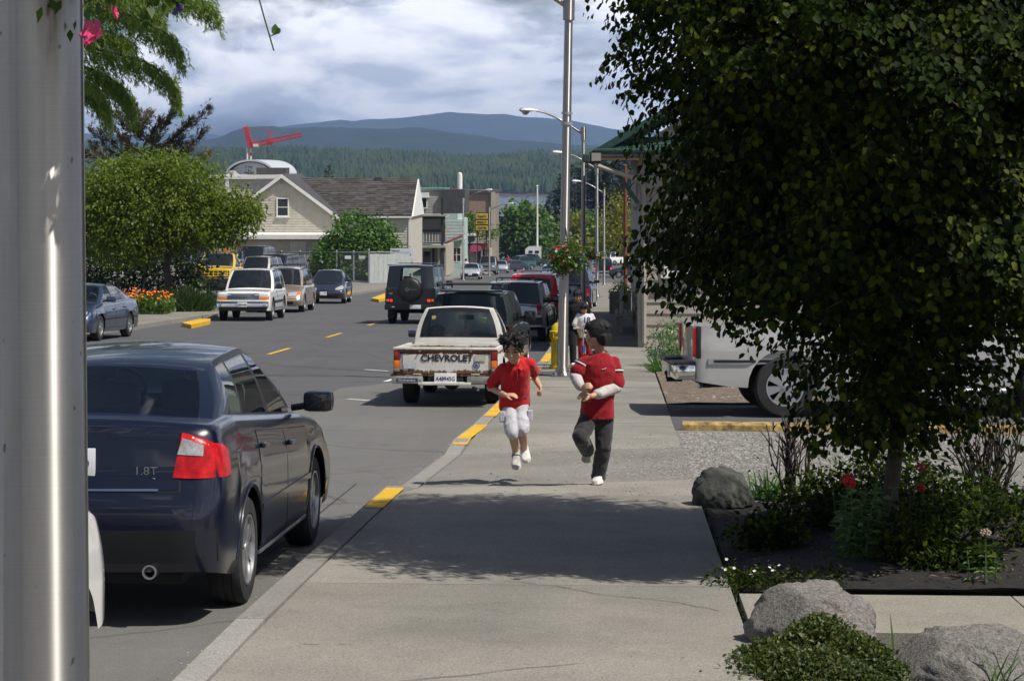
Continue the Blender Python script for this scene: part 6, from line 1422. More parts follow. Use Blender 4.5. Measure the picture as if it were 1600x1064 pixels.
    def doors(s, spans, z0, z1, mat=None, seam=True, handles=True, hz=None, hmat=None):
        """each door a proud panel in a dark shut line"""
        for sx in (1, -1):
            for (ya, yb, cut) in spans:
                n = 8; cols = []
                for k in range(n + 1):
                    y = ya + (yb - ya) * k / n; zl = z0
                    for yw in s.sp['axles']:
                        ra = s.sp['r'] + .09
                        if abs(y - yw) < ra: zl = max(zl, s.sp['r'] + math.sqrt(ra * ra - (y - yw) ** 2))
                    zt = min(z1, s.zside(y) - s.rr - .012) if z1 else s.zside(y) - s.rr - .012
                    cols.append((y, zl, zt))
                g = [(y, zl - .008, zt + .006) for y, zl, zt in cols]; g[0] = (ya - .008, g[0][1], g[0][2]); g[-1] = (yb + .008, g[-1][1], g[-1][2])
                if seam: s.patch('door_seam', 'side', g, M_under, off=.0012, nv=6, sgn=sx)
                d = s.patch('door', 'side', cols, mat or s.pt, off=.0045, nv=6, sgn=sx)
                if handles:
                    zh = hz or (cols[1][2] - .09); yh = ya + .14; p, dd = s.hit('side', yh, zh, sx)
                    mb = MB(); mb.box(p + Vector((sx * .022, 0, 0)), (.03, .19, .032), bev=.012); mb.build('handle', hmat or s.pt, d, smooth=40)
def scale_spec(sp, L, W, H=None):
    """a spec resized to other outside dimensions"""
    a, b = L / sp['L'], W / sp['W']; h0 = max(z for _, z in sp['cab']['roof']); c_ = (H / h0) if H else 1.0; q = dict(sp); q['L'], q['W'] = L, W
    q['top'] = [(y * a, z * c_) for y, z in sp['top']]; q['axles'] = tuple(y * a for y in sp['axles']); q['r'] = sp['r'] * min(1.05, (c_ + a) / 2)
    cb = dict(sp['cab']); cb['w'] = tuple(x * b for x in cb['w']); cb['st'] = [(y * a, t * a) for y, t in cb['st']]; cb['roof'] = [(y * a, z * c_) for y, z in cb['roof']]
    if 'base' in cb: cb['base'] = cb['base'] * c_
    q['cab'] = cb; q['sill'] = sp.get('sill', .22) * c_
    if 'bed' in sp: q['bed'] = (sp['bed'][0] * a, sp['bed'][1] * a, sp['bed'][2] * c_)
    for k in ('roff', 'foff'):
        if k in sp: q[k] = [(z * c_, o) for z, o in sp[k]]
    q.pop('bot', None); return q
SEDAN = dict(L=4.55, W=1.77, r=.315, axles=(-1.30, 1.35), sill=.21, rr=.09, top=[(-2.275, .985), (-2.15, 1.02), (-1.5, 1.055), (.2, 1.0), (1.05, .985), (1.7, .90), (2.1, .79), (2.275, .68)],
             roff=[(.2, .09), (.36, .0), (.60, .0), (.64, .05), (.70, .07), (1.02, .13)], foff=[(.2, .1), (.45, 0), (.60, .03), (.85, .28)], crease=.66,
             cab=dict(w=(.755, .56), st=[(-1.80, -1.03), (-1.28, -.88), (-.92, -.66), (-.87, -.61), (-.02, -.05), (.06, .03), (.93, .26), (1.08, .31)], tags=['p', 'w', 'b', 'w', 'b', 'w', 'p'],
                      roof=[(-1.1, 1.335), (-.8, 1.385), (-.3, 1.425), (.05, 1.42), (.31, 1.375)], seats=[(-.36, .05), (.36, .05), (-.40, -.80), (.40, -.80)], wheel_y=.55, shelf=True, interior=plain('pale_interior', (.20, .215, .20), .8), sag=(.15, .19)))
SUV = dict(L=4.6, W=1.76, r=.36, axles=(-1.42, 1.40), sill=.33, rr=.06, gap=.07, corner=(.10, .16), top=[(-2.3, 1.02), (-2.2, 1.07), (.7, 1.07), (.8, 1.06), (1.9, 1.01), (2.2, .97), (2.3, .90)], tumble=.03, under_top=.7,
           roff=[(.3, .0), (.62, 0), (.65, .06), (1.1, .10)], foff=[(.3, 0), (.62, 0), (.66, .05), (1.0, .10)],
           cab=dict(w=(.80, .66), st=[(-2.22, -2.05), (-2.06, -1.92), (-1.28, -1.22), (-1.17, -1.12), (-.36, -.34), (-.26, -.24), (.60, .14), (.78, .20)], tags=['p', 'w', 'p', 'w', 'b', 'w', 'p'], roof=[(-2.1, 1.66), (-1.9, 1.70), (-.8, 1.73), (.22, 1.68)], crown=.03, seats=[(-.36, .0), (.36, .0), (-.36, -.95), (.36, -.95)]))
VAN = dict(L=4.9, W=1.86, r=.33, axles=(-1.45, 1.48), sill=.25, rr=.08, corner=(.2, .3), top=[(-2.45, 1.0), (-2.3, 1.04), (1.2, 1.02), (1.35, 1.0), (2.1, .84), (2.35, .72), (2.45, .62)], under_top=.6,
           roff=[(.3, .0), (.62, 0), (.66, .06), (1.1, .12)], foff=[(.2, .08), (.45, 0), (.8, .14)],
           cab=dict(w=(.82, .64), st=[(-2.36, -2.10), (-2.2, -2.0), (-1.05, -1.0), (-.95, -.92), (.02, -.04), (.1, .04), (1.12, .45), (1.3, .55)], tags=['p', 'w', 'b', 'w', 'b', 'w', 'p'], roof=[(-2.2, 1.60), (-1.9, 1.67), (-.6, 1.72), (.55, 1.62)], crown=.04))
PICK = dict(L=4.9, W=1.75, r=.36, axles=(-1.45, 1.55), sill=.34, rr=.05, gap=.07, corner=(.08, .12), bed=(-2.45, -.42, .60), top=[(-2.45, 1.0), (-.42, 1.0), (-.416, 1.05), (1.15, 1.07), (2.2, 1.0), (2.45, .92)], tumble=.02, under_top=.56,
            foff=[(.3, 0), (.62, 0), (.9, .08)], cab=dict(w=(.78, .62), st=[(-.36, -.28), (-.26, -.18), (-.10, -.06), (.95, .35), (1.12, .42)], tags=['p', 'p', 'w', 'p'], roof=[(-.3, 1.66), (.1, 1.70), (.42, 1.66)], sag=(.02, .10), seats=[(-.36, .1), (.36, .1)]))
def ground_yaw(px0, D0, px1, D1):
    a, b = on(px0, D0), on(px1, D1); d = b - a; return math.atan2(-d.x, d.y)
GP = 'vehicles parked along the right kerb'; GPL = 'vehicles parked along the left kerb'
# ============ dark blue sedan in the foreground
AU = scale_spec(SEDAN, 4.55, 1.84, 1.535); AU['top'] = [(-2.275, 1.155), (-2.15, 1.19), (-1.5, 1.205), (.2, 1.085), (1.05, 1.03), (1.7, .95), (2.1, .84), (2.275, .72)]; AU['crease'] = .78; AU['roff'] = [(.2, .09), (.43, .0), (.74, .0), (.78, .05), (.85, .07), (1.18, .13)]; AU['sill'] = .25; AU['r'] = .33; AU['cab'] = dict(AU['cab'], smooth=58, frame_rear=False); AU['exhaust'] = (.52, -2.25, .335, .040); AU['spokes'] = 7; AU['rim'] = .66
P_navy = paint('navy_paint', (.003, .005, .017), .1, .28, dirt=.012)
yA = 14.20; uA = -3.13
au = Car('dark_blue_sedan', 'glossy dark navy sedan parked at the kerb in the left foreground', 'car', Vector((uA, yA, gz(yA))), -.012, AU, P_navy, GP, clear=True)
au.doors([(-.96, .03, 1), (.05, 1.02, 0)], .30, None)
au.patch('bumper', 'rear', [(-.89, .29, .57), (-.5, .29, .57), (0, .29, .57), (.5, .29, .57), (.89, .29, .57)], plain('bumper_plastic', (.008, .009, .011), .6, spec=.25), off=.012, nv=3, nu=3)
au.patch('trunk_seam', 'rear', [(-.685, .785, -.665, 1.14), (0, .785, 0, 1.155), (.685, .785, .665, 1.14)], M_under, off=.0015, nv=6, nu=5)
au.patch('trunk_lid', 'rear', [(-.675, .795, -.655, 1.145), (0, .795, 0, 1.16), (.675, .795, .655, 1.145)], P_navy, off=.006, nv=8, nu=6)
au.patch('chrome_strip', 'rear', [(-.56, .792, .804), (0, .792, .804), (.56, .792, .804)], M_chrome, off=.010, nv=1, nu=5)
for s_ in (1, -1):
    base_ = [(.635, .865, .675, 1.115), (.72, .86, .72, 1.105), (.81, .86, .81, 1.075), (.868, .86, .868, 1.04)]
    tl_ = au.patch('taillight', 'rear', [tuple(q * (s_ if i % 2 == 0 else 1) for i, q in enumerate(c)) for c in base_], M_red, off=.014, nv=6, nu=5, smooth=85)
    cl2 = [(.655, .995, .680, 1.085), (.72, .99, .72, 1.075), (.80, .985, .80, 1.045)]
    au.patch('reversing_lens', 'rear', [tuple(q * (s_ if i % 2 == 0 else 1) for i, q in enumerate(c)) for c in cl2], plain('smoked_clear_lens', (.42, .42, .42), .1, .3, vary=.35, scale=30), off=.019, nv=3, nu=3, parent=tl_)
    sp_ = au.patch('taillight_side', 'side', [(-2.13, .86, 1.055), (-2.05, .86, 1.045), (-1.97, .865, 1.01)], M_red, off=.012, nv=6, nu=3, sgn=s_, smooth=85)

py_ = au.hit('rear', 0, .95)[0].y - .012; p_ = au.box('license_plate', (.035, py_, .95), (.31, .014, .16), M_plate, .004); text('lettering', '430 JYD', .085, M_ink, p_, (.035, py_ - .0085, .94), (PI / 2, 0, 0), sx=.85, ext=.001, bold=.002); text('lettering', 'WASHINGTON', .022, M_ink, p_, (.035, py_ - .0085, 1.005), (PI / 2, 0, 0), ext=.001)
bp_ = au.hit('rear', .48, .90)[0]; text('badge', '1.8T', .066, M_chrome, au.e, (.48, bp_.y - .010, .90), (PI / 2, 0, .04), ext=.003, sx=1.15); au.box('badge_bar', (.48, bp_.y - .012, .855), (.115, .008, .016), M_chrome, .003)
au.mirrors(.86, 1.09, P_navy, (.22, .13, .15))
au.both('side_strip', 'side', [(-.94, .53, .57), (0, .53, .57), (1.0, .53, .57)], P_navy, off=.014, nv=1, nu=4)
au.both('sill_trim', 'side', [(-.95, .245, .265), (0, .245, .265), (1.0, .245, .265)], M_alloy, off=.007, nv=1, nu=4)
for s_ in (1, -1):   # chrome line round the rear window and the belt line
    mb = MB(); q = au.sp['cab']; a, b_ = q['st'][0]; mb.tube([Vector((s_ * .70, a + .02 - .03, au.zside(a) + .0)), Vector((s_ * .53, b_ - .04, 1.325))], .006, 5); mb.build('chrome_line', M_chrome, au.e)
    mb = MB(); mb.tube([Vector((s_ * .772, y, au.zside(y) - .004)) for y in (-1.2, -.6, 0, .5, 1.0)], .006, 5); mb.build('chrome_line', M_chrome, au.e)
    for yw in AU['axles']:
        mb = MB(); ra = AU['r'] + .055; arc = []
        for k in range(15): a = PI * k / 14; p, d = au.hit('side', yw + (ra + .02) * math.cos(a), AU['r'] + (ra + .02) * math.sin(a), s_); arc.append(p)
        mb.tube(arc, .014, 6); mb.build('arch_lip', P_navy, au.e, smooth=60)
# ============ white car whose front corner shows beside the post
P_white = paint('white_paint', (.70, .70, .68), 0, .35)
WC = scale_spec(SUV, 4.5, 1.80, 1.75); WC.update(corner=(.30, .42), sill=.50, top=[(-2.25, 1.05), (-2.1, 1.1), (.8, 1.12), (1.7, 1.08), (2.1, 1.0), (2.25, .90)], foff=[(.3, .10), (.55, .02), (.72, 0), (1.1, .16)], sag=.09)
yW = 7.38; wc = Car('white_sedan', 'white car with only its front corner showing between the near post and the navy sedan', 'car', Vector((-3.16, yW, gz(yW))), 0, WC, P_white, GP)
wc.doors([(-.95, -.2, 1), (-.18, .6, 0)], .55, None); wc.mirrors(.85, 1.0); wc.both('headlight', 'front', [(.12, .78, .90), (.20, .78, .92), (.28, .79, .92)], M_clear, off=.008, nu=2)
wc.patch('bumper', 'front', [(-.60, .52, .70), (-.3, .52, .70), (.3, .52, .70), (.60, .52, .70)], P_white, off=.03, nv=4, nu=4)
# ============ rusty white pickup
m, nt, b = nmat('rusty_white_paint'); v = coords(nt); z = N(nt, 'ShaderNodeSeparateXYZ', {0: v}).outputs[2]
nA = noise(nt, v, 7, 8, .7, .3); nB = noise(nt, coords(nt, 'Object', (9, 9, 2.0)), 1.6, 7, .7)
def band(z0, z1, w): return N(nt, 'ShaderNodeMath', {0: N(nt, 'ShaderNodeMapRange', {0: z, 1: z0 - w, 2: z0, 3: 0.0, 4: 1.0}).outputs[0], 1: N(nt, 'ShaderNodeMapRange', {0: z, 1: z1, 2: z1 + w, 3: 1.0, 4: 0.0}).outputs[0]}, operation='MULTIPLY').outputs[0]
def addn(a, b_, op='ADD'): return N(nt, 'ShaderNodeMath', {0: a, 1: b_}, operation=op).outputs[0]
bb = addn(addn(band(.752, .772, .03), .22, 'MULTIPLY'), addn(band(.46, .50, .05), .21, 'MULTIPLY'))
rust = ramp(nt, addn(addn(nA, nB, 'MULTIPLY'), bb), [(.36, 0), (.42, 1)])
base_c = ramp(nt, noise(nt, v, 4, 4), [(.3, (.52, .50, .45)), (.7, (.68, .67, .63))])
rc = ramp(nt, noise(nt, v, 40, 4), [(.3, (.055, .022, .012)), (.7, (.20, .085, .035))])
nt.links.new(mixc(nt, rust, base_c, rc), b.inputs['Base Color']); nt.links.new(ramp(nt, rust, [(0, .42), (1, .9)]), b.inputs['Roughness']); P_rusty = m
LUV = dict(L=4.0, W=1.50, r=.315, axles=(-1.12, 1.22), sill=.36, rr=.035, gap=.05, corner=(.04, .06), sag=.015, bed=(-2.0, -.30, .50), top=[(-2.0, .83), (-.30, .83), (-.296, .84), (.95, .86), (1.8, .80), (2.0, .72)], tumble=.015, under_top=.45, wheel_in=.05, ww=.19, rim_mat=plain('steel_wheel', (.3, .3, .3), .6, .4),
           cab=dict(w=(.655, .50), base=.80, st=[(-.27, -.20), (-.17, -.10), (-.02, 0), (.72, .34), (.86, .40)], tags=['p', 'p', 'w', 'p'], roof=[(-.25, 1.345), (0, 1.365), (.4, 1.33)], crown=.03, sag=(.03, .08), bulge=.035, T=[0, .20, .23, .4, .55, .7, .84, .88, 1], seats=[], wheel_y=.30, frame_rear=True))
D0 = 31.6; p = on(697, D0); p.x += .21; lu = Car('rusty_pickup', 'rusty white pickup truck parked at the kerb with CHEVROLET on its tailgate', 'pickup truck', Vector((p.x, p.y, gz(p.y))), -.03, LUV, P_rusty, GP, clear=True)
tg = lu.patch('tailgate', 'rear', [(-.60, .475, .765), (0, .475, .765), (.60, .475, .765)], P_rusty, off=.014, nv=6, nu=6)
text('lettering', 'CHEVROLET', .125, M_black, tg, (.02, -2.0335, .685), (PI / 2, 0, 0), ext=.002, sx=1.06, bold=.0035)
mb = MB(); mb.lathe([(.036, 0), (.05, 0), (.05, .003), (.036, .003)], 20, 'Y', (.435, -2.0345, .59)); em = mb.build('round_emblem', plain('emblem_blue', (.05, .07, .22), .5), tg); mb = MB(); mb.lathe([(0, 0), (.024, 0), (.024, .003), (0, .003)], 5, 'Y', (.435, -2.0345, .59)); mb.build('emblem_centre', plain('emblem_blue', (.05, .07, .22)), em)
lu.box('sticker', (-.50, -2.033, .58), (.17, .003, .075), plain('faded_sticker', (.45, .47, .52), .7, vary=.3, scale=25), 0, parent=tg); lu.box('tape_patch', (.49, -2.033, .69), (.16, .003, .08), plain('old_tape', (.44, .41, .33), .8), 0, parent=tg)
lu.box('top_rail', (0, -1.985, .82), (1.48, .11, .034), plain('chalky_white', (.60, .58, .52), .6, vary=.25, scale=14), .01); lu.box('rail_recess', (0, -2.016, .785), (1.36, .035, .036), plain('rust_dark', (.06, .025, .014), .95, vary=.5, scale=30), .004)
for x in (-.36, .36): mb = MB(); mb.lathe([(0, -.02), (.012, -.02), (.012, .03)], 8, 'Y', (x, -2.04, .785)); mb.build('latch', plain('brass_latch', (.4, .33, .18), .5, .6), lu.e)
for x in (-.40, .42): lu.box('hinge', (x, -2.022, .462), (.12, .02, .016), plain('cream_hinge', (.5, .46, .36), .7), .004)
for s_ in (1, -1):
    t_ = lu.box('taillight', (s_ * .685, -1.995, .645), (.095, .05, .30), M_under, .01)
    lu.box('red_lens', (s_ * .685, -2.022, .725), (.08, .02, .125), M_redc, .006, parent=t_); lu.box('amber_lens', (s_ * .685, -2.022, .603), (.08, .02, .105), M_amber, .006, parent=t_); lu.box('clear_lens', (s_ * .685, -2.021, .523), (.08, .02, .05), plain('dirty_lens', (.22, .20, .16), .4), .006, parent=t_)
    lu.box('bumper', (s_ * .53, -2.075, .385), (.44, .12, .105), plain('worn_chrome', (.42, .40, .36), .4, .7, vary=.4, scale=12), .03)
lu.box('bumper_step', (0, -2.07, .335), (.74, .15, .04), P_rusty, .01); lu.box('plate_recess', (0, -1.99, .40), (.50, .03, .15), M_under, .01)
lu.plate('A48945G', 'rear', .405, -2.03, .0, .31, .15)
text('bumper_sticker', 'Greenpeace', .045, M_plate, lu.e, (-.53, -2.137, .385), (PI / 2, 0, 0), ext=.001, sx=1.1)
lu.box('sticker_backing', (-.53, -2.1345, .385), (.30, .003, .05), plain('sticker_blue', (.03, .03, .10), .6), 0)
lu.box('window_sticker', (-.37, -.235, 1.20), (.06, .004, .06), plain('sticker_gold', (.55, .36, .06), .6), 0); lu.box('window_sticker', (.38, -.232, 1.16), (.065, .004, .085), plain('sticker_green', (.42, .46, .05), .6), 0)
mb = MB(); mb.box((.06, .28, 1.19), (.24, .04, .07), bev=.02); rm = mb.build('rear_view_mirror', M_black, lu.e); mb = MB(); mb.box((.06, .24, 1.08), (.05, .015, .13), bev=.01); mb.build('hanging_charm', M_black, rm)
lu.box('bench_seat', (0, .0, .74), (1.15, .14, .42), plain('patterned_cover', (.15, .15, .16), .9, vary=.6, scale=25), .05); mb = MB(); mb.lathe([(0, 0), (.16, .0), (.13, .16), (.0, .22)], 12, c=(-.36, .02, .88)); mb.build('seat_cover', plain('patterned_cover', (.15, .15, .16)), lu.e, smooth=60)
lu.mirrors(.62, .93, plain('blue_mirror', (.10, .16, .30), .2, .5), (.13, .08, .12), .72)
lu.doors([(-.16, .82, 0)], .44, None)
mb = MB(); mb.tube([(-.5, -1.12, .30), (-.2, -1.2, .30), (.1, -1.12, .30)], .05, 6); mb.lathe([(0, -.12), (.12, -.09), (.12, .09), (0, .12)], 10, 'Y', (.0, -1.12, .31)); mb.build('rear_axle', plain('axle_rust', (.05, .03, .02), .9), lu.e)
mb = MB(); mb.tube([(.38, -1.9, .27), (.46, -2.02, .25)], .022, 8); mb.build('exhaust_pipe', M_alloy, lu.e)
# ============ dark green SUV in front of it
P_dgreen = paint('dark_green_paint', (.006, .012, .010), .1, .3, dirt=.03)
D0 = 38.6; p = on(741, D0); p.x += .12; eg = Car('dark_green_suv', 'dark green SUV with a roof rack parked in front of the rusty pickup', 'SUV', Vector((p.x, p.y, gz(p.y))), -.02, scale_spec(SUV, 4.4, 1.60, 1.52), P_dgreen, GP, clear=True)
def rack(c, x, y0, y1, z, mat=None):
    mb = MB()
    for sx in (1, -1): mb.tube([(sx * x, y0, z - .04), (sx * x, y0 + .1, z + .03), (sx * x, y1 - .1, z + .03), (sx * x, y1, z - .04)], .018, 6)
    for y in (y0 + .25, (y0 + y1) / 2, y1 - .25): mb.tube([(-x, y, z + .03), (x, y, z + .03)], .014, 6)
    mb.build('roof_rack', mat or M_black, c.e)
rack(eg, .52, -1.75, -.1, 1.58); eg.doors([(-1.12, -.28, 1), (-.26, .62, 0)], .4, None)
eg.both('taillight', 'rear', [(.66, .62, .92), (.74, .62, .92)], M_redc, off=.012); eg.plate('', 'rear', .62, -2.24); eg.mirrors(.40, 1.02, M_black, (.22, .09, .17), .74)
eg.patch('bumper', 'rear', [(-.78, .36, .56), (0, .36, .56), (.78, .36, .56)], M_black, off=.05, nv=3, nu=4)
mb = MB(); mb.box((0, -1.98, 1.50), (1.08, .16, .035), bev=.012); mb.build('spoiler', P_dgreen, eg.e)
# ============ silver SUV
P_silver = paint('silver_blue_paint', (.34, .38, .43), .5, .33); D0 = 53.6; p = on(814.5, D0)
jsp = scale_spec(SUV, 4.1, 1.50, 1.50); jsp['cab'] = dict(jsp['cab'], w=(.70, .615))
js = Car('silver_suv', 'pale silver SUV with dark lower cladding parked beyond the hydrant', 'SUV', Vector((p.x, p.y, gz(p.y))), -.045, jsp, P_silver, GP)
rack(js, .48, -1.6, -.1, 1.52); js.both('taillight', 'rear', [(.56, .66, .96), (.66, .66, .96)], M_redc, off=.012); js.plate('WA 5140', 'rear', .83, -1.995, -.06, .34, .17)
js.patch('bumper', 'rear', [(-.70, .33, .60), (0, .33, .60), (.70, .33, .60)], M_black, off=.05, nv=3, nu=4); js.both('cladding', 'side', [(-1.0, .34, .5), (0, .34, .5), (.9, .34, .5)], M_black, off=.02, nv=2, nu=3); js.mirrors(.42, .98, M_black); js.doors([(-1.0, -.26, 1), (-.24, .56, 0)], .5, None)
js.box('reflector', (.36, -2.10, .50), (.09, .02, .05), M_clear, .005); js.patch('tailgate_seam', 'rear', [(-.50, .64, .642), (.50, .64, .642)], M_under, off=.004, nv=1, nu=4)
# ============ red SUV
P_redp = paint('red_paint', (.56, .014, .022), .05, .3); D0 = 64; p = on(842, D0)
rs = scale_spec(SUV, 4.4, 1.55, 1.60); rs['cab'] = dict(rs['cab'], no_rear=True, w=(.72, .63))
rd = Car('red_suv', 'bright red SUV with twin rear windows parked beyond the silver one', 'SUV', Vector((p.x, p.y, gz(p.y))), -.045, rs, P_redp, GP)
rd.both('rear_window', 'rear', [(.075, 1.06, .075, 1.42), (.3, 1.06, .29, 1.43), (.55, 1.06, .49, 1.41)], M_dglass, off=.008, nv=3, nu=3); rd.patch('silver_band', 'rear', [(-.7, .70, .78), (0, .70, .78), (.7, .70, .78)], M_alloy, off=.012, nv=1, nu=4)
rd.both('taillight', 'rear', [(.62, .60, .9), (.70, .60, .9)], M_redc, off=.012); rd.plate('', 'rear', .60, -2.23, -.3); rd.patch('bumper', 'rear', [(-.74, .36, .52), (0, .36, .52), (.74, .36, .52)], M_black, off=.05, nv=2, nu=4); rack(rd, .5, -1.8, -.2, 1.62, M_alloy); rd.mirrors(.42, 1.0, M_black)
# ============ black boxy off-roader driving away
P_blk = paint('black_blue_paint', (.004, .005, .010), .0, .34, dirt=.02)
GW = dict(L=4.1, W=1.56, r=.36, axles=(-1.22, 1.30), sill=.42, rr=.03, crown=.01, gap=.09, corner=(.03, .05), sag=.01, tumble=.01, tuck=.02, top=[(-2.05, 1.12), (.62, 1.12), (.66, 1.10), (1.9, 1.06), (2.05, 1.02)], under_top=.75,
          cab=dict(w=(.74, .67), st=[(-2.02, -1.94), (-1.80, -1.74), (-.98, -.95), (-.82, -.80), (-.14, -.14), (-.04, -.04), (.56, .42), (.66, .50)], tags=['p', 'w', 'p', 'w', 'b', 'w', 'p'], roof=[(-2, 1.78), (-1.7, 1.82), (.5, 1.82)], bulge=.005, crown=.03, sag=(.01, .04), rx=6, rwin=(2, 6), seats=[(-.36, -.1), (.36, -.1)], frame_rear=False))
D0 = 66.5; p = on(655.5, D0); gw = Car('black_offroader', 'boxy black off-roader driving away with its brake light on and a spare wheel', 'off-roader', Vector((p.x, p.y, gz(p.y))), -.05, GW, P_blk, clear=True)
mb = MB(); mb.lathe([(0, -.26), (.22, -.255), (.33, -.235), (.365, -.20), (.375, -.14), (.375, .0), (0, .0)], 32, 'Y', (.0, -2.06, 1.05)); sw_ = mb.build('spare_wheel_cover', M_black, gw.e, smooth=40)
mb = MB(); mb.lathe([(.045, 0), (.055, 0), (.055, .006), (.045, .006)], 20, 'Y', (-.06, -2.326, 1.06))
for k in range(3): a = PI / 2 + k * 2 * PI / 3; mb.tube([(-.06, -2.323, 1.06), (-.06 + .047 * math.cos(a), -2.323, 1.06 + .047 * math.sin(a))], .004, 4)
mb.build('emblem', plain('grey_print', (.22, .22, .23), .5), sw_); text('lettering', 'Mercedes-Benz', .04, plain('grey_print', (.22, .22, .23)), sw_, (.0, -2.325, 1.06), (PI / 2, 0, 0), 'LEFT', ext=.001)
m_on = bpy.data.materials.new('lit_brake_lamp'); m_on.use_nodes = True; bb_ = m_on.node_tree.nodes['Principled BSDF']; bb_.inputs['Base Color'].default_value = (.6, .02, .02, 1); bb_.inputs['Emission Color'].default_value = (1, .03, .02, 1); bb_.inputs['Emission Strength'].default_value = 1.1
for s_ in (1, -1):
    t_ = gw.box('taillight', (s_ * .63, -2.06, .72), (.22, .04, .09), M_redc, .01); gw.box('brake_lens', (s_ * .58, -2.085, .72), (.085, .02, .075), m_on, .01, parent=t_); gw.box('amber_lens', (s_ * .69, -2.083, .72), (.075, .02, .075), M_amber, .01, parent=t_)
gw.box('bumper', (0, -2.10, .52), (1.54, .16, .16), M_black, .02); gw.plate('', 'rear', .53, -2.19, .18, .34, .12); gw.box('reflector', (-.5, -2.185, .53), (.09, .01, .03), M_clear, 0)
gw.mirrors(.42, 1.22, M_black, (.20, .09, .16), .76); gw.doors([(-.82, -.10, 0), (-.08, .58, 0)], .5, 1.1); gw.box('roof_hatch', (0, -.4, 1.855), (1.0, 1.8, .02), P_blk, .008)
for s_ in (1, -1): gw.box('rain_gutter', (s_ * .69, -.75, 1.80), (.03, 2.5, .03), P_blk, .008); gw.box('mud_flap', (s_ * .64, -1.66, .35), (.22, .02, .36), M_rubber, .004)
text('badge', 'G500', .05, M_chrome, gw.e, (-.60, -2.06, .94), (PI / 2, 0, 0), ext=.003)
# ============ parked on the left: white SUV, gold minivan, grey hatchback


D0 = 69.2; p = on(383, D0); 
we = Car('white_suv', 'white SUV with amber corner lights parked facing the camera on the left', 'SUV', Vector((p.x + .25, p.y, gz(p.y))), PI + .03, scale_spec(SUV, 4.5, 1.72, 1.66), P_white, GPL)
we.doors([(-1.12, -.28, 1), (-.26, .66, 0)], .62, None); we.mirrors(.52, 1.08, M_black, (.20, .10, .17))
gr_ = we.patch('grille', 'front', [(-.50, .68, .88), (0, .68, .88), (.50, .68, .88)], M_black, off=.010, nv=3, nu=4)
for k in range(4): we.patch('grille_bar', 'front', [(-.49, .70 + .05 * k, .716 + .05 * k), (0, .70 + .05 * k, .716 + .05 * k), (.49, .70 + .05 * k, .716 + .05 * k)], M_chrome, off=.02, nv=1, nu=3, parent=gr_)
for s_ in (1, -1):
    f_ = lambda cols: [tuple(q * (s_ if i % 2 == 0 else 1) for i, q in enumerate(c)) for c in [(a, b, a, d) for a, b, d in cols]]
    h_ = we.patch('headlight', 'front', f_([(.51, .76, .87), (.66, .76, .87), (.79, .76, .87)]), M_clear, off=.012, nu=2); we.patch('corner_light', 'front', f_([(.51, .68, .755), (.66, .68, .755), (.82, .68, .80)]), M_amber, off=.013, nu=2, parent=h_)
bp = we.patch('bumper', 'front', [(-.82, .46, .63), (-.4, .46, .63), (.4, .46, .63), (.82, .46, .63)], M_chrome, off=.07, nv=3, nu=3); we.patch('valance', 'front', [(-.76, .30, .45), (0, .30, .45), (.76, .30, .45)], M_black, off=.03, nv=2, nu=3); we.patch('bumper_pad', 'front', [(-.82, .585, .63), (0, .585, .63), (.82, .585, .63)], M_black, off=.075, nv=1, nu=6)
we.plate('528-WEB', 'front', .53, 2.38); we.both('side_moulding', 'side', [(-1.1, .56, .64), (0, .56, .64), (1.0, .56, .64)], M_black, off=.012, nv=1, nu=4); we.both('lower_trim', 'side', [(-1.0, .37, .42), (0, .37, .42), (.95, .37, .42)], M_alloy, off=.012, nv=1, nu=4)
P_gold = paint('gold_paint', (.36, .29, .21), .5, .34); D0 = 79; p = on(447, D0)
gv = Car('gold_minivan', 'gold beige minivan parked facing the camera behind the white SUV', 'minivan', Vector((p.x, p.y, gz(p.y))), PI + .03, scale_spec(VAN, 4.8, 1.76, 1.68), P_gold, GPL)
gv.doors([(-1.0, .03, 1), (.05, 1.1, 0)], .34, None); gv.mirrors(.98, 1.06, P_gold, (.22, .12, .16))
gv.both('headlight', 'front', [(.36, .60, .72), (.55, .60, .75), (.80, .62, .77)], M_clear, off=.012, nu=2); gv.both('corner_light', 'front', [(.66, .63, .74), (.80, .64, .76)], M_amber, off=.016, nu=2); gv.patch('grille', 'front', [(-.34, .62, .68), (0, .62, .68), (.34, .62, .68)], M_black, off=.01, nv=1, nu=3)
gv.patch('intake', 'front', [(-.55, .30, .40), (0, .30, .40), (.55, .30, .40)], M_black, off=.01, nv=1, nu=4); gv.patch('bumper_line', 'front', [(-.8, .50, .515), (0, .50, .515), (.8, .50, .515)], M_under, off=.006, nv=1, nu=6); rack(gv, .55, -1.8, .1, 1.69)
P_gry = paint('slate_paint', (.035, .042, .065), .4, .3); D0 = 92.3; p = on(516, D0)
HB = scale_spec(SEDAN, 4.2, 1.64, 1.44); HB['top'] = [(-2.1, 1.03), (-1.9, 1.06), (.2, 1.0), (1.0, .97), (1.6, .84), (1.95, .70), (2.1, .60)]; HB['cab'] = dict(HB['cab']); HB['cab']['st'] = [(-1.95, -1.35), (-1.55, -1.15), (-1.0, -.75), (-.94, -.7), (-.02, -.1), (.06, -.02), (1.15, .15), (1.35, .2)]; HB['cab']['roof'] = [(-1.4, 1.28), (-.8, 1.40), (-.1, 1.44), (.2, 1.41)]; HB['roff'] = [(.2, .05), (.5, 0), (1, .1)]
pr_ = Car('slate_hatchback', 'slate blue hatchback parked last in the left row before the fence', 'car', Vector((p.x, p.y, gz(p.y))), PI + .04, HB, P_gry, GPL)
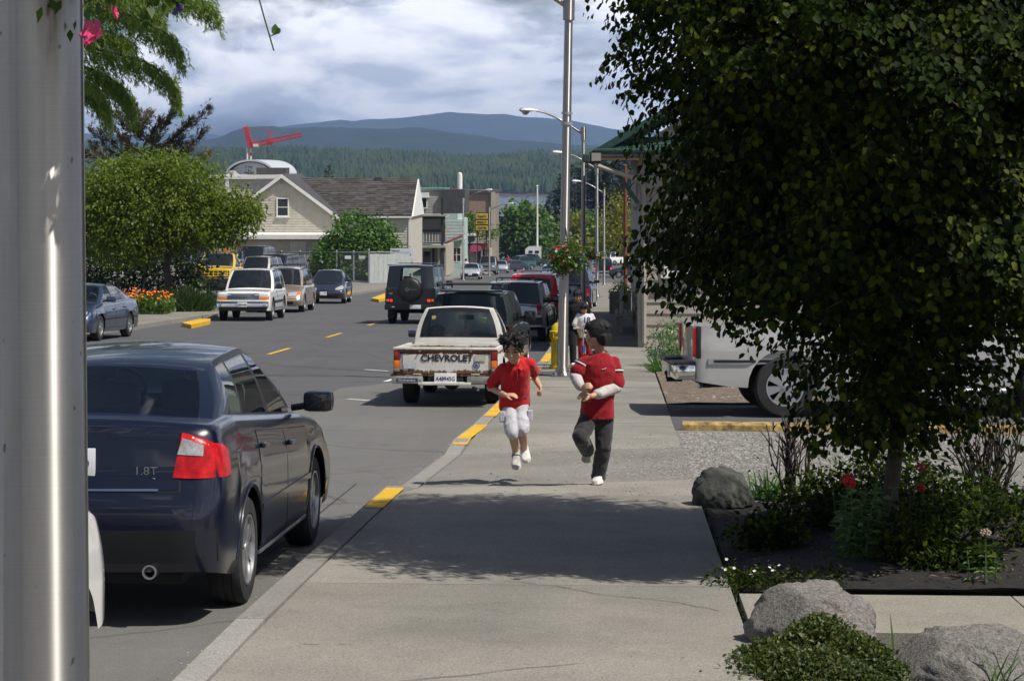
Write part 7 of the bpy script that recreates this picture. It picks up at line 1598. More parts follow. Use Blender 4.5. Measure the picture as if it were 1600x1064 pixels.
pr_.doors([(-.9, .02, 1), (.04, .95, 0)], .32, None); pr_.mirrors(.92, 1.0, P_gry); pr_.both('headlight', 'front', [(.40, .60, .66), (.58, .60, .76), (.74, .63, .82)], M_clear, off=.012, nu=3); pr_.plate('', 'front', .44, 2.14, .1, .30, .15); pr_.patch('intake', 'front', [(-.5, .27, .36), (0, .27, .36), (.5, .27, .36)], M_black, off=.01, nv=1, nu=4)
# ============ blue sedan at the driveway
P_blue = paint('steel_blue_paint', (.035, .055, .105), .45, .3); a, b_ = on(159, 51.8), on(202.5, 54.3)
c = (a + b_) / 2; d = (b_ - a); yaw = math.atan2(-(-d.x), (-d.y)); nrm = Vector((-d.y, d.x, 0)).normalized(); c += nrm * .83
bl = Car('steel_blue_sedan', 'steel blue sedan parked at the left edge before the poppies', 'car', Vector((c.x, c.y, gz(c.y) + .01)), yaw, scale_spec(SEDAN, 4.5, 1.68, 1.38), P_blue, clear=True)
bl.doors([(-.95, .02, 1), (.04, .98, 0)], .30, None); bl.mirrors(.85, 1.0, P_blue, (.24, .12, .14)); bl.both('taillight', 'rear', [(.5, .70, .86), (.74, .70, .86)], M_redc, off=.01, nu=3); bl.both('side_strip', 'side', [(-1.9, .50, .53), (0, .50, .53), (1.0, .50, .53)], M_black, off=.012, nv=1, nu=6); bl.both('headlight', 'front', [(.4, .6, .72), (.7, .6, .72)], M_clear, off=.01, nu=3)
# ============ yellow tow truck and the SUVs behind it
P_tow = paint('tow_yellow', (.62, .40, .012), 0, .4); D0 = 95; p = on(346, D0, SW + .15)
TW = scale_spec(PICK, 5.2, 1.86, 1.86); TW['top'] = [(-2.6, 1.05), (-.45, 1.05), (-.44, 1.28), (1.15, 1.30), (2.35, 1.24), (2.6, 1.18)]; TW['cab'] = dict(TW['cab']); TW['cab']['roof'] = [(-.3, 1.86), (.1, 1.90), (.45, 1.86)]; TW['sill'] = .45; TW['r'] = .40
tw_ = Car('tow_truck', 'yellow tow truck with an orange roof beacon parked under the leafy tree', 'tow truck', p, PI - .02, TW, P_tow)
gr_ = tw_.patch('grille', 'front', [(-.86, .86, 1.12), (0, .86, 1.12), (.86, .86, 1.12)], M_black, off=.012, nv=2, nu=4)
for k in range(9): x = -.8 + .2 * k; tw_.patch('grille_bar', 'front', [(x, .86, 1.12), (x + .035, .86, 1.12)], P_tow, off=.05, nv=1, parent=gr_)
for z in (.87, .98, 1.10): tw_.patch('grille_bar', 'front', [(-.86, z, z + .03), (0, z, z + .03), (.86, z, z + .03)], P_tow, off=.055, nv=1, nu=3, parent=gr_)
tw_.both('headlight', 'front', [(.62, .90, 1.08), (.8, .90, 1.08)], M_clear, off=.02); tw_.box('bumper', (0, 2.68, .60), (1.84, .2, .34), M_black, .03); tw_.box('front_valance', (0, 2.5, .38), (1.7, .3, .3), M_black, .03)
bc = tw_.box('beacon_base', (0, .05, 1.96), (1.15, .28, .05), M_alloy, .01); tw_.box('beacon', (-.32, .05, 2.03), (.48, .26, .12), M_amber, .03, parent=bc); tw_.box('beacon_clear', (.28, .05, 2.02), (.5, .26, .10), plain('beacon_grey', (.25, .26, .28), .4), .03, parent=bc)
tw_.mirrors(.75, 1.5, M_chrome, (.16, .08, .28), .95); tw_.box('tow_boom', (0, -1.2, 1.4), (.3, 2.0, .25), M_black, .03); tw_.doors([(-.2, .95, 0)], .6, None); mb = MB(); mb.lathe([(.05, 1.0), (.05, 1.95), (.06, 2.0), (0, 2.0)], 10, c=(-.88, -.42, 0)); mb.build('exhaust_stack', M_chrome, tw_.e)
P_tan = paint('tan_paint', (.40, .31, .24), .3, .35); p = on(404, 106, SW + .12); t2 = Car('tan_suv', 'tan SUV parked between the yellow tow truck and the dark blue SUV', 'SUV', p, PI - .1, scale_spec(SUV, 4.4, 1.6, 1.78), P_tan); t2.mirrors(.5, 1.12, M_black); t2.both('headlight', 'front', [(.5, .76, .87), (.72, .76, .87)], M_clear, off=.012)
P_dbl = paint('dark_blue_paint', (.014, .022, .045), .3, .3); p = on(432, 109, SW + .10); t3 = Car('dark_blue_suv', 'dark blue SUV parked side by side with the tan one behind the minivan', 'SUV', p, PI - .25, scale_spec(SUV, 4.7, 1.78, 1.93), P_dbl); t3.mirrors(.5, 1.2, M_black); rack(t3, .55, -1.8, -.1, 1.95); t3.both('headlight', 'front', [(.5, .80, .92), (.75, .80, .92)], M_clear, off=.012); t3.doors([(-1.1, -.25, 1), (-.2, .6, 0)], .5, None)
p = on(398, 128, SW + .62); t4 = Car('black_suv', 'black SUV roof showing behind the tow truck and the tan SUV', 'SUV', p, PI - .1, scale_spec(SUV, 4.6, 1.75, 1.9), P_blk); t4.mirrors(.5, 1.2, M_black)
# ============ further down the left lane
D0 = 179; p = on(737, D0); P_slv = paint('silver_paint', (.50, .53, .58), .4, .3); s1 = Car('silver_sedan', 'silver sedan parked at the left kerb below the teal shop', 'car', p, PI, scale_spec(SEDAN, 4.4, 1.68, 1.36), P_slv, GPL)
s1.both('headlight', 'front', [(.35, .58, .68), (.6, .58, .7), (.74, .6, .72)], M_clear, off=.012, nu=2); s1.patch('bumper', 'front', [(-.8, .28, .50), (0, .28, .50), (.8, .28, .50)], M_black, off=.03, nv=2, nu=4); s1.plate('', 'front', .45, 2.27, 0, .34, .17); s1.mirrors(.85, 1.0)
P_gvan = paint('grey_van_paint', (.12, .145, .17), .4, .35); p = on(763, 218); s2 = Car('grey_suv', 'grey blue SUV parked right behind the silver sedan', 'SUV', p, PI, scale_spec(SUV, 4.8, 1.9, 1.95), P_gvan, GPL); s2.mirrors(.5, 1.2, M_black); s2.both('headlight', 'front', [(.5, .8, .95), (.8, .8, .95)], M_clear, off=.012); s2.patch('grille', 'front', [(-.45, .80, .95), (0, .80, .95), (.45, .80, .95)], M_black, off=.012, nu=2); s2.patch('bumper', 'front', [(-.85, .45, .62), (0, .45, .62), (.85, .45, .62)], M_chrome, off=.05, nv=2, nu=4)
p = on(783, 238); s3 = Car('pale_sedan', 'pale grey sedan half hidden behind the grey blue SUV', 'car', p, PI, scale_spec(SEDAN, 4.5, 1.75, 1.42), P_slv, GPL); s3.mirrors(.85, 1.0)
p = on(799, 256); P_dsd = paint('charcoal_paint', (.028, .030, .042), .3, .3); s4 = Car('charcoal_sedan', 'charcoal sedan turning across the street seen side on', 'car', Vector((p.x, p.y, gz(p.y))), PI / 2 + .75, scale_spec(SEDAN, 4.4, 1.72, 1.40), P_dsd); s4.mirrors(.85, 1.0); s4.doors([(-.95, .02, 1), (.04, .98, 0)], .30, None)
p = on(812, 288); P_tl = paint('teal_paint', (.012, .10, .095), .3, .3); s5 = Car('teal_van', 'dark teal van parked side on behind the charcoal sedan', 'van', p, PI / 2 + .9, scale_spec(VAN, 5.0, 1.9, 1.98), P_tl); s5.mirrors(.98, 1.15)
p = on(836, 352); P_dpk = paint('dusk_blue_paint', (.035, .06, .085), .3, .35); s6 = Car('blue_pickup', 'dusty blue pickup with black wheels by the foot of the flagpole', 'pickup truck', p, -PI / 2 - .35, scale_spec(SUV, 5.0, 1.9, 2.15), P_dpk); s6.mirrors(.5, 1.3)
p = on(788, 330); s7 = Car('dark_hatchback', 'small dark car parked left of the teal van under the street tree', 'car', p, PI, scale_spec(HB, 4.2, 1.7, 1.45), P_dsd, None)
CV = empty('white_camper', on(833, 384, 0), (0, 0, 0), 'white camper van behind the blue pickup at the bottom of the street', 'camper')
zt = W(0, 385.5, 384).z - CV.location.z; mb = MB(); mb.prism([(-1.45, 0, .6), (1.45, 0, .6), (1.45, 0, zt - .2), (1.25, 0, zt), (-.9, 0, zt), (-1.45, 0, zt - .5)], (0, 5.5, 0)); mb.build('body', P_white, CV)
for x in (-.45, .7): mb = MB(); mb.box((x, -.02, zt - .95), (.7, .06, .45)); mb.build('window', M_dglass, CV)
for x in (-1.0, .95): mb = MB(); mb.lathe([(0, -.1), (.36, -.1), (.36, .15), (0, .15)], 14, 'Y', (x, .1, .36)); mb.build('wheel', M_rubber, CV)
# ============ further down the right side
p = on(861, 168); P_pale = paint('pale_blue_paint', (.42, .50, .60), .3, .3); r1 = Car('pale_blue_car', 'pale blue car driving away beyond the red SUV', 'car', p, -.05, scale_spec(HB, 4.2, 1.6, 1.35), P_pale); r1.both('taillight', 'rear', [(.56, .66, .84), (.68, .66, .84)], M_redc, off=.01); r1.mirrors(.85, 1.0)
p = on(896, 80); r2 = Car('navy_suv', 'dark navy SUV parked behind the nearest lamp post', 'SUV', Vector((p.x, p.y, gz(p.y))), -.045, scale_spec(SUV, 4.7, 1.6, 1.70), P_dbl, GP); r2.patch('silver_band', 'rear', [(-.7, .98, 1.0), (0, .98, 1.0), (.7, .98, 1.0)], M_chrome, off=.012, nv=1, nu=3); r2.both('taillight', 'rear', [(.62, .62, .9), (.72, .62, .9)], M_redc, off=.01); r2.mirrors(.5, 1.1, M_chrome)
p = on(907, 118); P_gsv = paint('grey_brown_paint', (.10, .095, .088), .3, .35); r3 = Car('grey_suv', 'grey brown SUV parked between the second and third lamp posts', 'SUV', Vector((p.x, p.y, gz(p.y))), -.045, scale_spec(SUV, 4.6, 1.7, 1.78), P_gsv, GP); r3.both('taillight', 'rear', [(.66, .62, 1.0), (.77, .62, 1.0)], M_redc, off=.014); r3.plate('', 'rear', .65, -2.32); r3.patch('bumper', 'rear', [(-.8, .36, .55), (0, .36, .55), (.8, .36, .55)], M_black, off=.05, nv=2, nu=4); r3.mirrors(.5, 1.1, M_black)
p = on(944, 200); r4 = Car('black_pickup', 'black pickup with a glowing red brake light beside the farthest lamp post', 'pickup truck', Vector((p.x, p.y, gz(p.y))), -.05, scale_spec(PICK, 5.0, 1.78, 1.75), P_blk); r4.both('taillight', 'rear', [(.70, .66, .90), (.82, .66, .90)], m_on, off=.014); r4.box('bumper', (0, -2.56, .5), (1.6, .14, .14), M_chrome, .02); r4.plate('', 'rear', .66, -2.54); r4.mirrors(.7, 1.2, M_black)
p = on(968, 345); r5 = Car('far_white_suv', 'white SUV crossing the far intersection beyond the planter', 'SUV', Vector((p.x, p.y, gz(p.y) + .3)), -PI / 2 + .55, scale_spec(SUV, 4.9, 1.9, 2.2), P_white); r5.both('taillight', 'rear', [(.7, .7, 1.1), (.82, .7, 1.1)], M_redc, off=.014); r5.patch('bumper', 'rear', [(-.85, .4, .65), (0, .4, .65), (.85, .4, .65)], M_black, off=.05, nv=2, nu=3)
p = on(990, 190); r6 = Car('dark_sedan', 'dark sedan nose just showing beside the corner of the tan building', 'car', p, PI / 2, scale_spec(SEDAN, 4.5, 1.75, 1.42), P_dsd); r6.mirrors(.85, 1.0)
# ============ silver pickup in the parking lot, side on
P_ltan = paint('silver_beige_paint', (.47, .46, .44), .3, .34)
BT = scale_spec(PICK, 5.55, 1.92, 1.82); BT['top'] = [(-2.775, 1.13), (-.55, 1.13), (-.546, 1.15), (1.25, 1.17), (2.5, 1.10), (2.775, 1.02)]; BT['bed'] = (-2.775, -.55, .66); BT['axles'] = (-1.66, 1.66); BT['r'] = .375; BT['sill'] = .37; BT['crease'] = .92
BT['cab'] = dict(BT['cab']); BT['cab']['st'] = [(-.48, -.40), (-.38, -.30), (.25, .27), (.35, .36), (1.15, .65), (1.32, .72)]; BT['cab']['tags'] = ['p', 'w', 'b', 'w', 'p']; BT['cab']['roof'] = [(-.4, 1.82), (.2, 1.86), (.72, 1.82)]; BT['gap'] = .09; BT['ww'] = .25
rw = on(1226, 26.3, SW); fwp = on(1640, 26.36, SW); d = (fwp - rw).normalized(); nrm = Vector((-d.y, d.x, 0)).normalized()
ctr = rw + d * 1.66 + nrm * .90; yaw = math.atan2(-d.x, d.y)
bt = Car('silver_pickup', 'long two tone silver pickup parked side on behind the katsura tree', 'pickup truck', Vector((ctr.x, ctr.y, gz(ctr.y) + SW - .008)), yaw, BT, P_ltan, None)
bt.both('side_moulding', 'side', [(-2.62, .66, .73), (-1.2, .66, .73), (0, .66, .73), (1.1, .66, .73)], M_alloy, off=.02, nv=2, nu=6); bt.both('moulding_insert', 'side', [(-2.55, .68, .715), (-1.2, .68, .715), (0, .68, .715), (1.05, .68, .715)], M_black, off=.026, nv=1, nu=6)
for s_ in (1, -1):
    t_ = bt.box('taillight', (s_ * .88, -2.76, .93), (.13, .09, .37), M_red, .02); bt.box('taillight_frame', (s_ * .885, -2.735, .93), (.145, .06, .40), M_black, .015, parent=t_)
bp = bt.box('step_bumper', (0, -2.90, .56), (1.86, .26, .19), M_chrome, .03)
for s_ in (1, -1): bt.box('bumper_pad', (s_ * .62, -2.91, .67), (.58, .27, .035), M_black, .012, parent=bp)
bt.box('bumper_pad', (0, -2.91, .64), (.5, .25, .03), M_black, .012, parent=bp); mb = MB(); mb.tube([(0, -2.85, .42), (0, -3.05, .42)], .03, 8); mb.lathe([(.012, 0), (.012, .04), (.028, .06), (.028, .09), (0, .105)], 10, c=(0, -3.05, .43)); mb.build('tow_ball', M_under, bt.e)
mb = MB(); mb.tube([(.9, -.9, .33), (.93, .1, .33), (.93, 1.1, .33)], .045, 8); mb.tube([(-.9, -.9, .33), (-.93, .1, .33), (-.93, 1.1, .33)], .045, 8); mb.build('step_tube', M_alloy, bt.e, smooth=50)
mb = MB(); mb.tube([(.45, -2.0, .40), (.60, -2.55, .38), (.72, -2.72, .38)], .03, 8); mb.build('exhaust_pipe', M_alloy, bt.e); bt.mirrors(.95, 1.35, M_black, (.22, .1, .2)); bt.doors([(.02, 1.15, 0)], .5, None); bt.plate('', 'rear', .55, -3.035, 0)

# ------------------------------------------------------------------ people
M_skin = plain('skin', (.50, .29, .18), .55, vary=.08, scale=20); M_hair = plain('black_hair', (.009, .008, .008), .55, vary=.3, scale=60, bmp=.8, bscale=120, spec=.35)
M_lip = plain('lip', (.30, .10, .08), .5); M_eye = plain('dark_eye', (.02, .014, .012), .25); M_teeth = plain('teeth', (.75, .73, .68), .3)
M_sole = plain('shoe_sole', (.62, .60, .55), .7, vary=.2, scale=20); M_shoe = plain('white_shoe', (.66, .65, .62), .6, vary=.15, scale=14); M_shoeg = plain('grey_shoe', (.36, .35, .32), .7, vary=.4, scale=14); M_lace = plain('shoe_stripe', (.05, .05, .06), .6)
def cloth(name, c, rough=.85):
    m, nt, b = nmat(name); v = coords(nt); n = noise(nt, v, 5, 4, .6, .6); f = noise(nt, coords(nt, 'Object', (1, 1, .45)), 8, 4, .55, 1.6)
    nt.links.new(ramp(nt, n, [(.3, tuple(x * .9 for x in c)), (.7, tuple(min(1, x * 1.08) for x in c))]), b.inputs['Base Color']); b.inputs['Roughness'].default_value = rough; b.inputs['Specular IOR Level'].default_value = .15
    b.inputs['Sheen Weight'].default_value = .15; bump(nt, b, f, .4, .03); return m
C_red = cloth('red_polo_cloth', (.46, .018, .022)); C_dred = cloth('crimson_tee_cloth', (.26, .010, .016)); C_short = cloth('pale_shorts_cloth', (.50, .50, .54)); C_pant = cloth('charcoal_trouser_cloth', (.035, .034, .036))
C_white = cloth('white_sleeve_cloth', (.47, .45, .43)); C_wtee = cloth('white_tee_cloth', (.60, .61, .66)); C_blk = cloth('black_cloth', (.010, .010, .011)); C_mar = cloth('maroon_cloth', (.24, .012, .022)); C_den = cloth('denim_cloth', (.08, .11, .17)); C_pink = cloth('pale_pink_cloth', (.62, .50, .52))
def ellipsoid(mb, c, r, M=None, n=14, m=9):
    vs = []; rows = []
    for i in range(m + 1):
        th = PI * i / m; row = []
        for k in range(n):
            a = 2 * PI * k / n; v = Vector((math.sin(th) * math.cos(a) * r[0], math.sin(th) * math.sin(a) * r[1], math.cos(th) * r[2]))
            row.append((M @ v if M is not None else v) + Vector(c))
        rows.append(row)
    k0 = len(mb.v); mb.v += [tuple(rows[0][0])] + [tuple(v) for r_ in rows[1:-1] for v in r_] + [tuple(rows[-1][0])]
    F_ = [(k0, k0 + 1 + k, k0 + 1 + (k + 1) % n) for k in range(n)]
    for i in range(m - 2):
        for k in range(n): F_.append((k0 + 1 + i * n + k, k0 + 1 + (i + 1) * n + k, k0 + 1 + (i + 1) * n + (k + 1) % n, k0 + 1 + i * n + (k + 1) % n))
    e = k0 + 1 + (m - 1) * n; F_ += [(e - n + k, e, e - n + (k + 1) % n) for k in range(n)]
    mb.f += F_; mb.mi += [0] * len(F_)
def limb(mb, pts, rs, n=12):
    """tapered limb with rounded ends"""
    mb.tube(pts, rs, n)
    for p, r in zip(pts, rs): ellipsoid(mb, p, (r * .99,) * 3, None, n, 8)
def smoothpath(p, k=3):
    """a few extra points so that joints bend softly"""
    p = [Vector(q) for q in p]; out = [p[0]]
    for i in range(1, len(p)): out += [p[i - 1].lerp(p[i], j / k) for j in range(1, k + 1)]
    return out
def lerps(r, k=3):
    out = [r[0]]
    for i in range(1, len(r)): out += [r[i - 1] + (r[i] - r[i - 1]) * j / k for j in range(1, k + 1)]
    return out
def ringloft(mb, rings, n=18):
    """rings: (centre, half-width vector, half-depth vector); closed at both ends"""
    vs = []; 
    for c, a, b in rings:
        for k in range(n): w = 2 * PI * k / n; ca, sa = math.cos(w), math.sin(w); e = .82; vs.append(Vector(c) + Vector(a) * (abs(ca) ** e * (1 if ca > 0 else -1)) + Vector(b) * (abs(sa) ** e * (1 if sa > 0 else -1)))
    fs = [(i * n + k, i * n + (k + 1) % n, (i + 1) * n + (k + 1) % n, (i + 1) * n + k) for i in range(len(rings) - 1) for k in range(n)]
    fs += [tuple(range(n))[::-1], tuple((len(rings) - 1) * n + k for k in range(n))]; mb.add(vs, fs)
def hand(mb, w, d, palm_n, s=1.0, curl=.5, side=1):
    """palm and five curled fingers; w wrist, d pointing along the hand, palm_n out of the palm"""
    d = Vector(d).normalized(); pn = Vector(palm_n); pn = (pn - d * pn.dot(d)).normalized(); x = d.cross(pn).normalized() * side
    M = Matrix((x, d, pn)).transposed(); ellipsoid(mb, Vector(w) + d * .042 * s, (.034 * s, .046 * s, .015 * s), M)
    for k, (o, l) in enumerate(((-.026, .055), (-.009, .066), (.009, .062), (.026, .048))):
        p0 = Vector(w) + d * .075 * s + x * o * s; p = [Vector(w) + d * .05 * s + x * o * .8 * s, p0]; a = 0
        for j in range(3): a += curl * (.7 + .15 * k * .3); p.append(p[-1] + (d * math.cos(a) + pn * math.sin(a)) * l * s * (.44, .32, .26)[j])
        mb.tube(p, [.0095 * s, .0098 * s, .009 * s, .0082 * s, .0068 * s], 8); ellipsoid(mb, p[-1], (.0068 * s,) * 3, None, 8, 6)
    p0 = Vector(w) + d * .022 * s - x * .026 * s; p = [p0 + x * .012 * s, p0 + d * .022 * s - x * .016 * s + pn * .010 * s, p0 + d * .046 * s - x * .018 * s + pn * .026 * s, p0 + d * .062 * s - x * .010 * s + pn * .036 * s]
    mb.tube(p, [.013 * s, .0115 * s, .0098 * s, .0075 * s], 8); ellipsoid(mb, p[-1], (.0075 * s,) * 3, None, 8, 6)
def shoe(parent, ankle, heel, toe, mat, s=1.0, stripe=True):
    """low trainer: upper > sole, stripes"""
    heel, toe = Vector(heel), Vector(toe); d = (toe - heel); L = d.length; d.normalize(); up = (Vector(ankle) - heel); up = (up - d * up.dot(d)).normalized(); x = d.cross(up)
    R = lambda f, h, w: (heel + d * L * f + up * h, x * w, up)
    mb = MB(); vs = []; n = 14; prof = ((.0, .035, .022, .040), (.06, .05, .034, .052), (.2, .052, .038, .055), (.38, .046, .037, .050), (.55, .034, .041, .036), (.75, .028, .045, .028), (.9, .022, .038, .022), (1.0, .016, .018, .012))
    rings = [(heel + d * L * f + up * (.012 + h * .55) * s, x * w * s, up * hh * .62 * s) for f, h, w, hh in prof]; ringloft(mb, rings, n); mb.tube([Vector(ankle) + up * .0, heel + d * L * .26 + up * .05 * s], [.036 * s, .044 * s], 12)
    sh = mb.build('shoe', mat, parent, smooth=60)
    mb = MB(); pts = []
    for sg in (1, -1):
        for f, w in ((.0, .020), (.08, .036), (.3, .038), (.5, .042), (.75, .047), (.92, .038), (1.02, .012)) if sg > 0 else ((1.02, .012), (.92, .038), (.75, .047), (.5, .042), (.3, .038), (.08, .036), (.0, .020)): pts.append(heel + d * L * f + x * sg * w * s + up * -.006 * s)
    mb.prism(pts, up * .026 * s); mb.build('sole', M_sole, sh)
    if stripe:
        for f in (.38, .50, .62): mb = MB(); mb.tube([heel + d * L * f + x * sg * .036 * s + up * h * s for sg, h in ((-1, .03), (-.5, .062 - f * .03), (.5, .062 - f * .03), (1, .03))], .005 * s, 5); mb.build('lace', M_lace, sh)
    return sh
def head(t, mb, c, fwd, up, s=1.0, mouth='smile', M_=None):
    """adds skull, jaw, nose and ears to the body; returns the head's axes"""
    f = Vector(fwd).normalized(); u = Vector(up); u = (u - f * u.dot(f)).normalized(); r = f.cross(u); M = Matrix((r, f, u)).transposed(); c = Vector(c); q = lambda x, y, z: c + M @ Vector((x * s, y * s, z * s))
    ellipsoid(mb, q(0, -.008, .022), (.074 * s, .090 * s, .088 * s), M, 18, 12); ellipsoid(mb, q(0, .018, -.035), (.060 * s, .066 * s, .072 * s), M, 18, 12); ellipsoid(mb, q(0, .044, -.082), (.030 * s, .030 * s, .022 * s), M)
    ellipsoid(mb, q(0, .087, -.022), (.013 * s, .016 * s, .014 * s), M); mb.tube([q(0, .074, .018), q(0, .088, -.020)], [.009 * s, .012 * s], 8)
    for sg in (1, -1): ellipsoid(mb, q(sg * .075, -.008, -.008), (.010 * s, .022 * s, .032 * s), M); ellipsoid(mb, q(sg * .042, .056, -.030), (.026 * s, .022 * s, .024 * s), M); ellipsoid(mb, q(sg * .030, .074, .026), (.024 * s, .012 * s, .009 * s), M)
    for sg in (1, -1):
        e = MB(); ellipsoid(e, q(sg * .031, .0755, .006), (.015 * s, .008 * s, .0045 * s), M); e.build('eye', M_eye, t, smooth=60)
        e = MB(); e.tube([q(sg * .014, .083, .026), q(sg * .032, .083, .033), q(sg * .050, .070, .028)], .0042 * s, 6); e.build('eyebrow', M_hair, t, smooth=60)
    e = MB(); z = -.058; e.tube([q(-.026, .070, z + .009), q(-.013, .081, z), q(.013, .081, z), q(.026, .070, z + .009)], [.003 * s, .0055 * s, .0055 * s, .003 * s], 8); mo = e.build('mouth', M_lip, t, smooth=60)
    if mouth == 'smile': e = MB(); e.tube([q(-.018, .0805, z + .006), q(0, .0855, z + .003), q(.018, .0805, z + .006)], .0036 * s, 6); e.build('teeth', M_teeth, mo, smooth=60)
    return q, M
def hair(t, q, M, s=1.0, locks=(), vox=.006, back=1.0):
    mb = MB(); ellipsoid(mb, q(0, -.022, .046), (.088 * s, .094 * s, .086 * s), M, 18, 12); ellipsoid(mb, q(0, -.052, -.008), (.076 * s, .056 * s, .080 * s * back), M, 16, 10)
    for sg in (1, -1): ellipsoid(mb, q(sg * .070, -.012, .024), (.020 * s, .050 * s, .050 * s), M)
    for (a, b_, r0, r1) in locks:
        p0, p1 = q(*a), q(*b_); mid = p0.lerp(p1, .5) + (p1 - p0).cross(Vector((.3, .5, .7))) * .12; mb.tube([p0, mid, p1], [r0 * s, r0 * .8 * s, r1 * s], 7)
    return remesh('hair', mb, M_hair, vox * s, 1, t, .3)
def torso(mb, L, R, HL, HR, dep, grow=0.0, hem=None, front=None, chest=1.0):
    """shoulder and hip points -> rings from hem to collar"""
    L, R, HL, HR = map(Vector, (L, R, HL, HR)); lat = (R - L); ms, mh = (L + R) / 2, (HL + HR) / 2; up = (ms - mh).normalized(); lt = lat.normalized(); dv = up.cross(lt).normalized(); hl = (HR - HL); hlt = hl.normalized()
    ws, wh = lat.length / 2, hl.length / 2
    rings = []
    for f, w, d in hem + [(.22, ws * .96 + grow, dep * .95), (.5, ws * .95 + grow, dep * .98), (.76, ws * 1.0 + grow, dep * 1.04 * chest), (.90, ws * .98 + grow, dep * .92), (.99, ws * .80 + grow, dep * .72), (1.05, ws * .5 + grow, dep * .55), (1.09, ws * .32 + grow, dep * .45)]:
        l = hlt.lerp(lt, min(1, max(0, f))); rings.append((mh + (ms - mh) * f, l * w, dv * (d + grow)))
    ringloft(mb, rings, 20)
def person(lab, D, foot_px, J, look, up, s=1.0, vox=.007, group=None, mouth='smile'):
    base = on(foot_px, D, SW); t = empty('person', base, (0, 0, 0), lab, 'person', group)
    k = {n_: W(*v[:2], D + v[2]) - base for n_, v in J.items()}; return t, k, base
GK = 'children on the sidewalk'
camd = lambda x, y, z: rt * x + fw * y + Vector((0, 0, z))      # image right, away, up
# ---- boy in the red polo, running towards the camera
J = dict(hd=(802, 545, -.24), nk=(808, 568, -.16), sl=(785, 571, -.10), sr=(829, 562, -.14), el=(766, 606, .02), wl=(789, 617, -.22), er=(836, 591, .10), wr=(843, 603, -.02),
         hl=(793, 629, .02), hr=(815, 627, .02), kl=(800, 668, -.14), al=(806, 707, .02), kr=(815, 666, -.10), ar=(819, 702, .16), tl=(807, 733, -.14), tr=(823, 722, .06))
t, k, base = person('boy in a red polo shirt and pale shorts running along the sidewalk', 19.25, 808, J, None, None)
mb = MB(); limb(mb, smoothpath([k['sl'] + camd(.01, 0, -.02), k['el'], k['wl']]), lerps([.034, .033, .023])); limb(mb, smoothpath([k['sr'] + camd(-.01, 0, -.02), k['er'], k['wr']]), lerps([.034, .032, .023]))
for a, b_, c in (('hl', 'kl', 'al'), ('hr', 'kr', 'ar')): limb(mb, smoothpath([k[a], k[b_], k[c]]), [.050, .048, .044, .041, .045, .038, .029])
limb(mb, [k['nk'] + camd(0, .03, -.05), k['hd'] + camd(0, .03, -.03)], [.044, .040]); torso(mb, k['sl'], k['sr'], k['hl'], k['hr'], .085, -.02, [(-.02, .10, .08)])
fd = camd(-.22, -1, -.40); q, M = head(t, mb, k['hd'], fd, camd(-.06, -.3, 1), 1.10)
hand(mb, k['wl'], camd(.85, -.35, .05), camd(.1, .35, -.9), .92, .42, 1); hand(mb, k['wr'], camd(.25, -.7, -.6), camd(-.9, 0, -.2), .92, .95, -1)
remesh('body', mb, M_skin, .0062, 2, t)
lk = []; up_l = M.transposed() @ camd(-.12, .10, 1)      # hair flies up as he runs
for i in range(100):
    a = random.uniform(-1.35, 1.35); y = random.uniform(-.10, .055); x = .066 * math.sin(a); z = .045 + .075 * math.cos(a); l = (random.uniform(.006, .030) if i > 8 else random.uniform(.03, .07)) * (.6 + .4 * math.cos(a))
    e = Vector((x, y, z)) + up_l * l + Vector((x * .8 + random.gauss(0, .022), random.gauss(0, .02), random.gauss(0, .01))); lk.append(((x, y, z), tuple(e), .015 if i > 8 else .0075, .002))
for sg in (1, -1):
    for i in range(7): f = i / 6; lk.append(((.012, .062 - .03 * f, .100 - .008 * f), (sg * (.060 + .026 * f), .074 - .085 * f, .030 - .055 * f - .02 * random.random()), .017, .006))
hair(t, q, M, 1.04, lk, .0042)
mb = MB(); torso(mb, k['sl'], k['sr'], k['hl'], k['hr'], .108, .008, [(-.12, .146, .108), (.05, .138, .102)]); limb(mb, smoothpath([k['sl'] + camd(.010, 0, -.028), k['sl'].lerp(k['el'], .80)], 4), lerps([.050, .060], 4)); limb(mb, smoothpath([k['sr'] + camd(-.010, 0, -.028), k['sr'].lerp(k['er'], .62)], 4), lerps([.050, .060], 4))
sh = remesh('polo_shirt', mb, C_red, .0075, 3, t, .5, .0055)
mb = MB(); cc = k['nk'] + camd(0, -.01, -.012)
for sg in (1, -1): mb.add([cc + camd(sg * .055, .03, .03), cc + camd(sg * .068, -.01, .0), cc + camd(sg * .040, -.075, -.045), cc + camd(sg * .008, -.072, -.020), cc + camd(sg * .034, -.02, .022)], [(0, 1, 2, 4), (4, 2, 3)])
mb.build('collar', C_red, sh); mb = MB(); a = cc + camd(0, -.085, -.03); mb.tube([a, a + camd(.0, .0, -.05), a + camd(.0, .02, -.10)], .005, 5); mb.build('placket', C_dred, sh)
mb = MB(); ringloft(mb, [(k['hl'].lerp(k['hr'], .5) + camd(0, 0, .045), camd(.122, 0, .02), camd(0, .095, 0)), (k['hl'].lerp(k['hr'], .5) + camd(0, 0, -.02), camd(.128, 0, 0), camd(0, .098, 0)), (k['hl'].lerp(k['hr'], .5) + camd(0, 0, -.10), camd(.11, 0, 0), camd(0, .09, 0))])
limb(mb, smoothpath([k['hl'] + camd(.01, 0, 0), k['kl'] + camd(0, 0, -.045)], 4), lerps([.078, .064], 4)); limb(mb, smoothpath([k['hr'] + camd(-.01, 0, 0), k['kr'] + camd(0, 0, -.02)], 4), lerps([.078, .070], 4)); so_ = remesh('shorts', mb, C_short, .0075, 3, t, .5, .006)
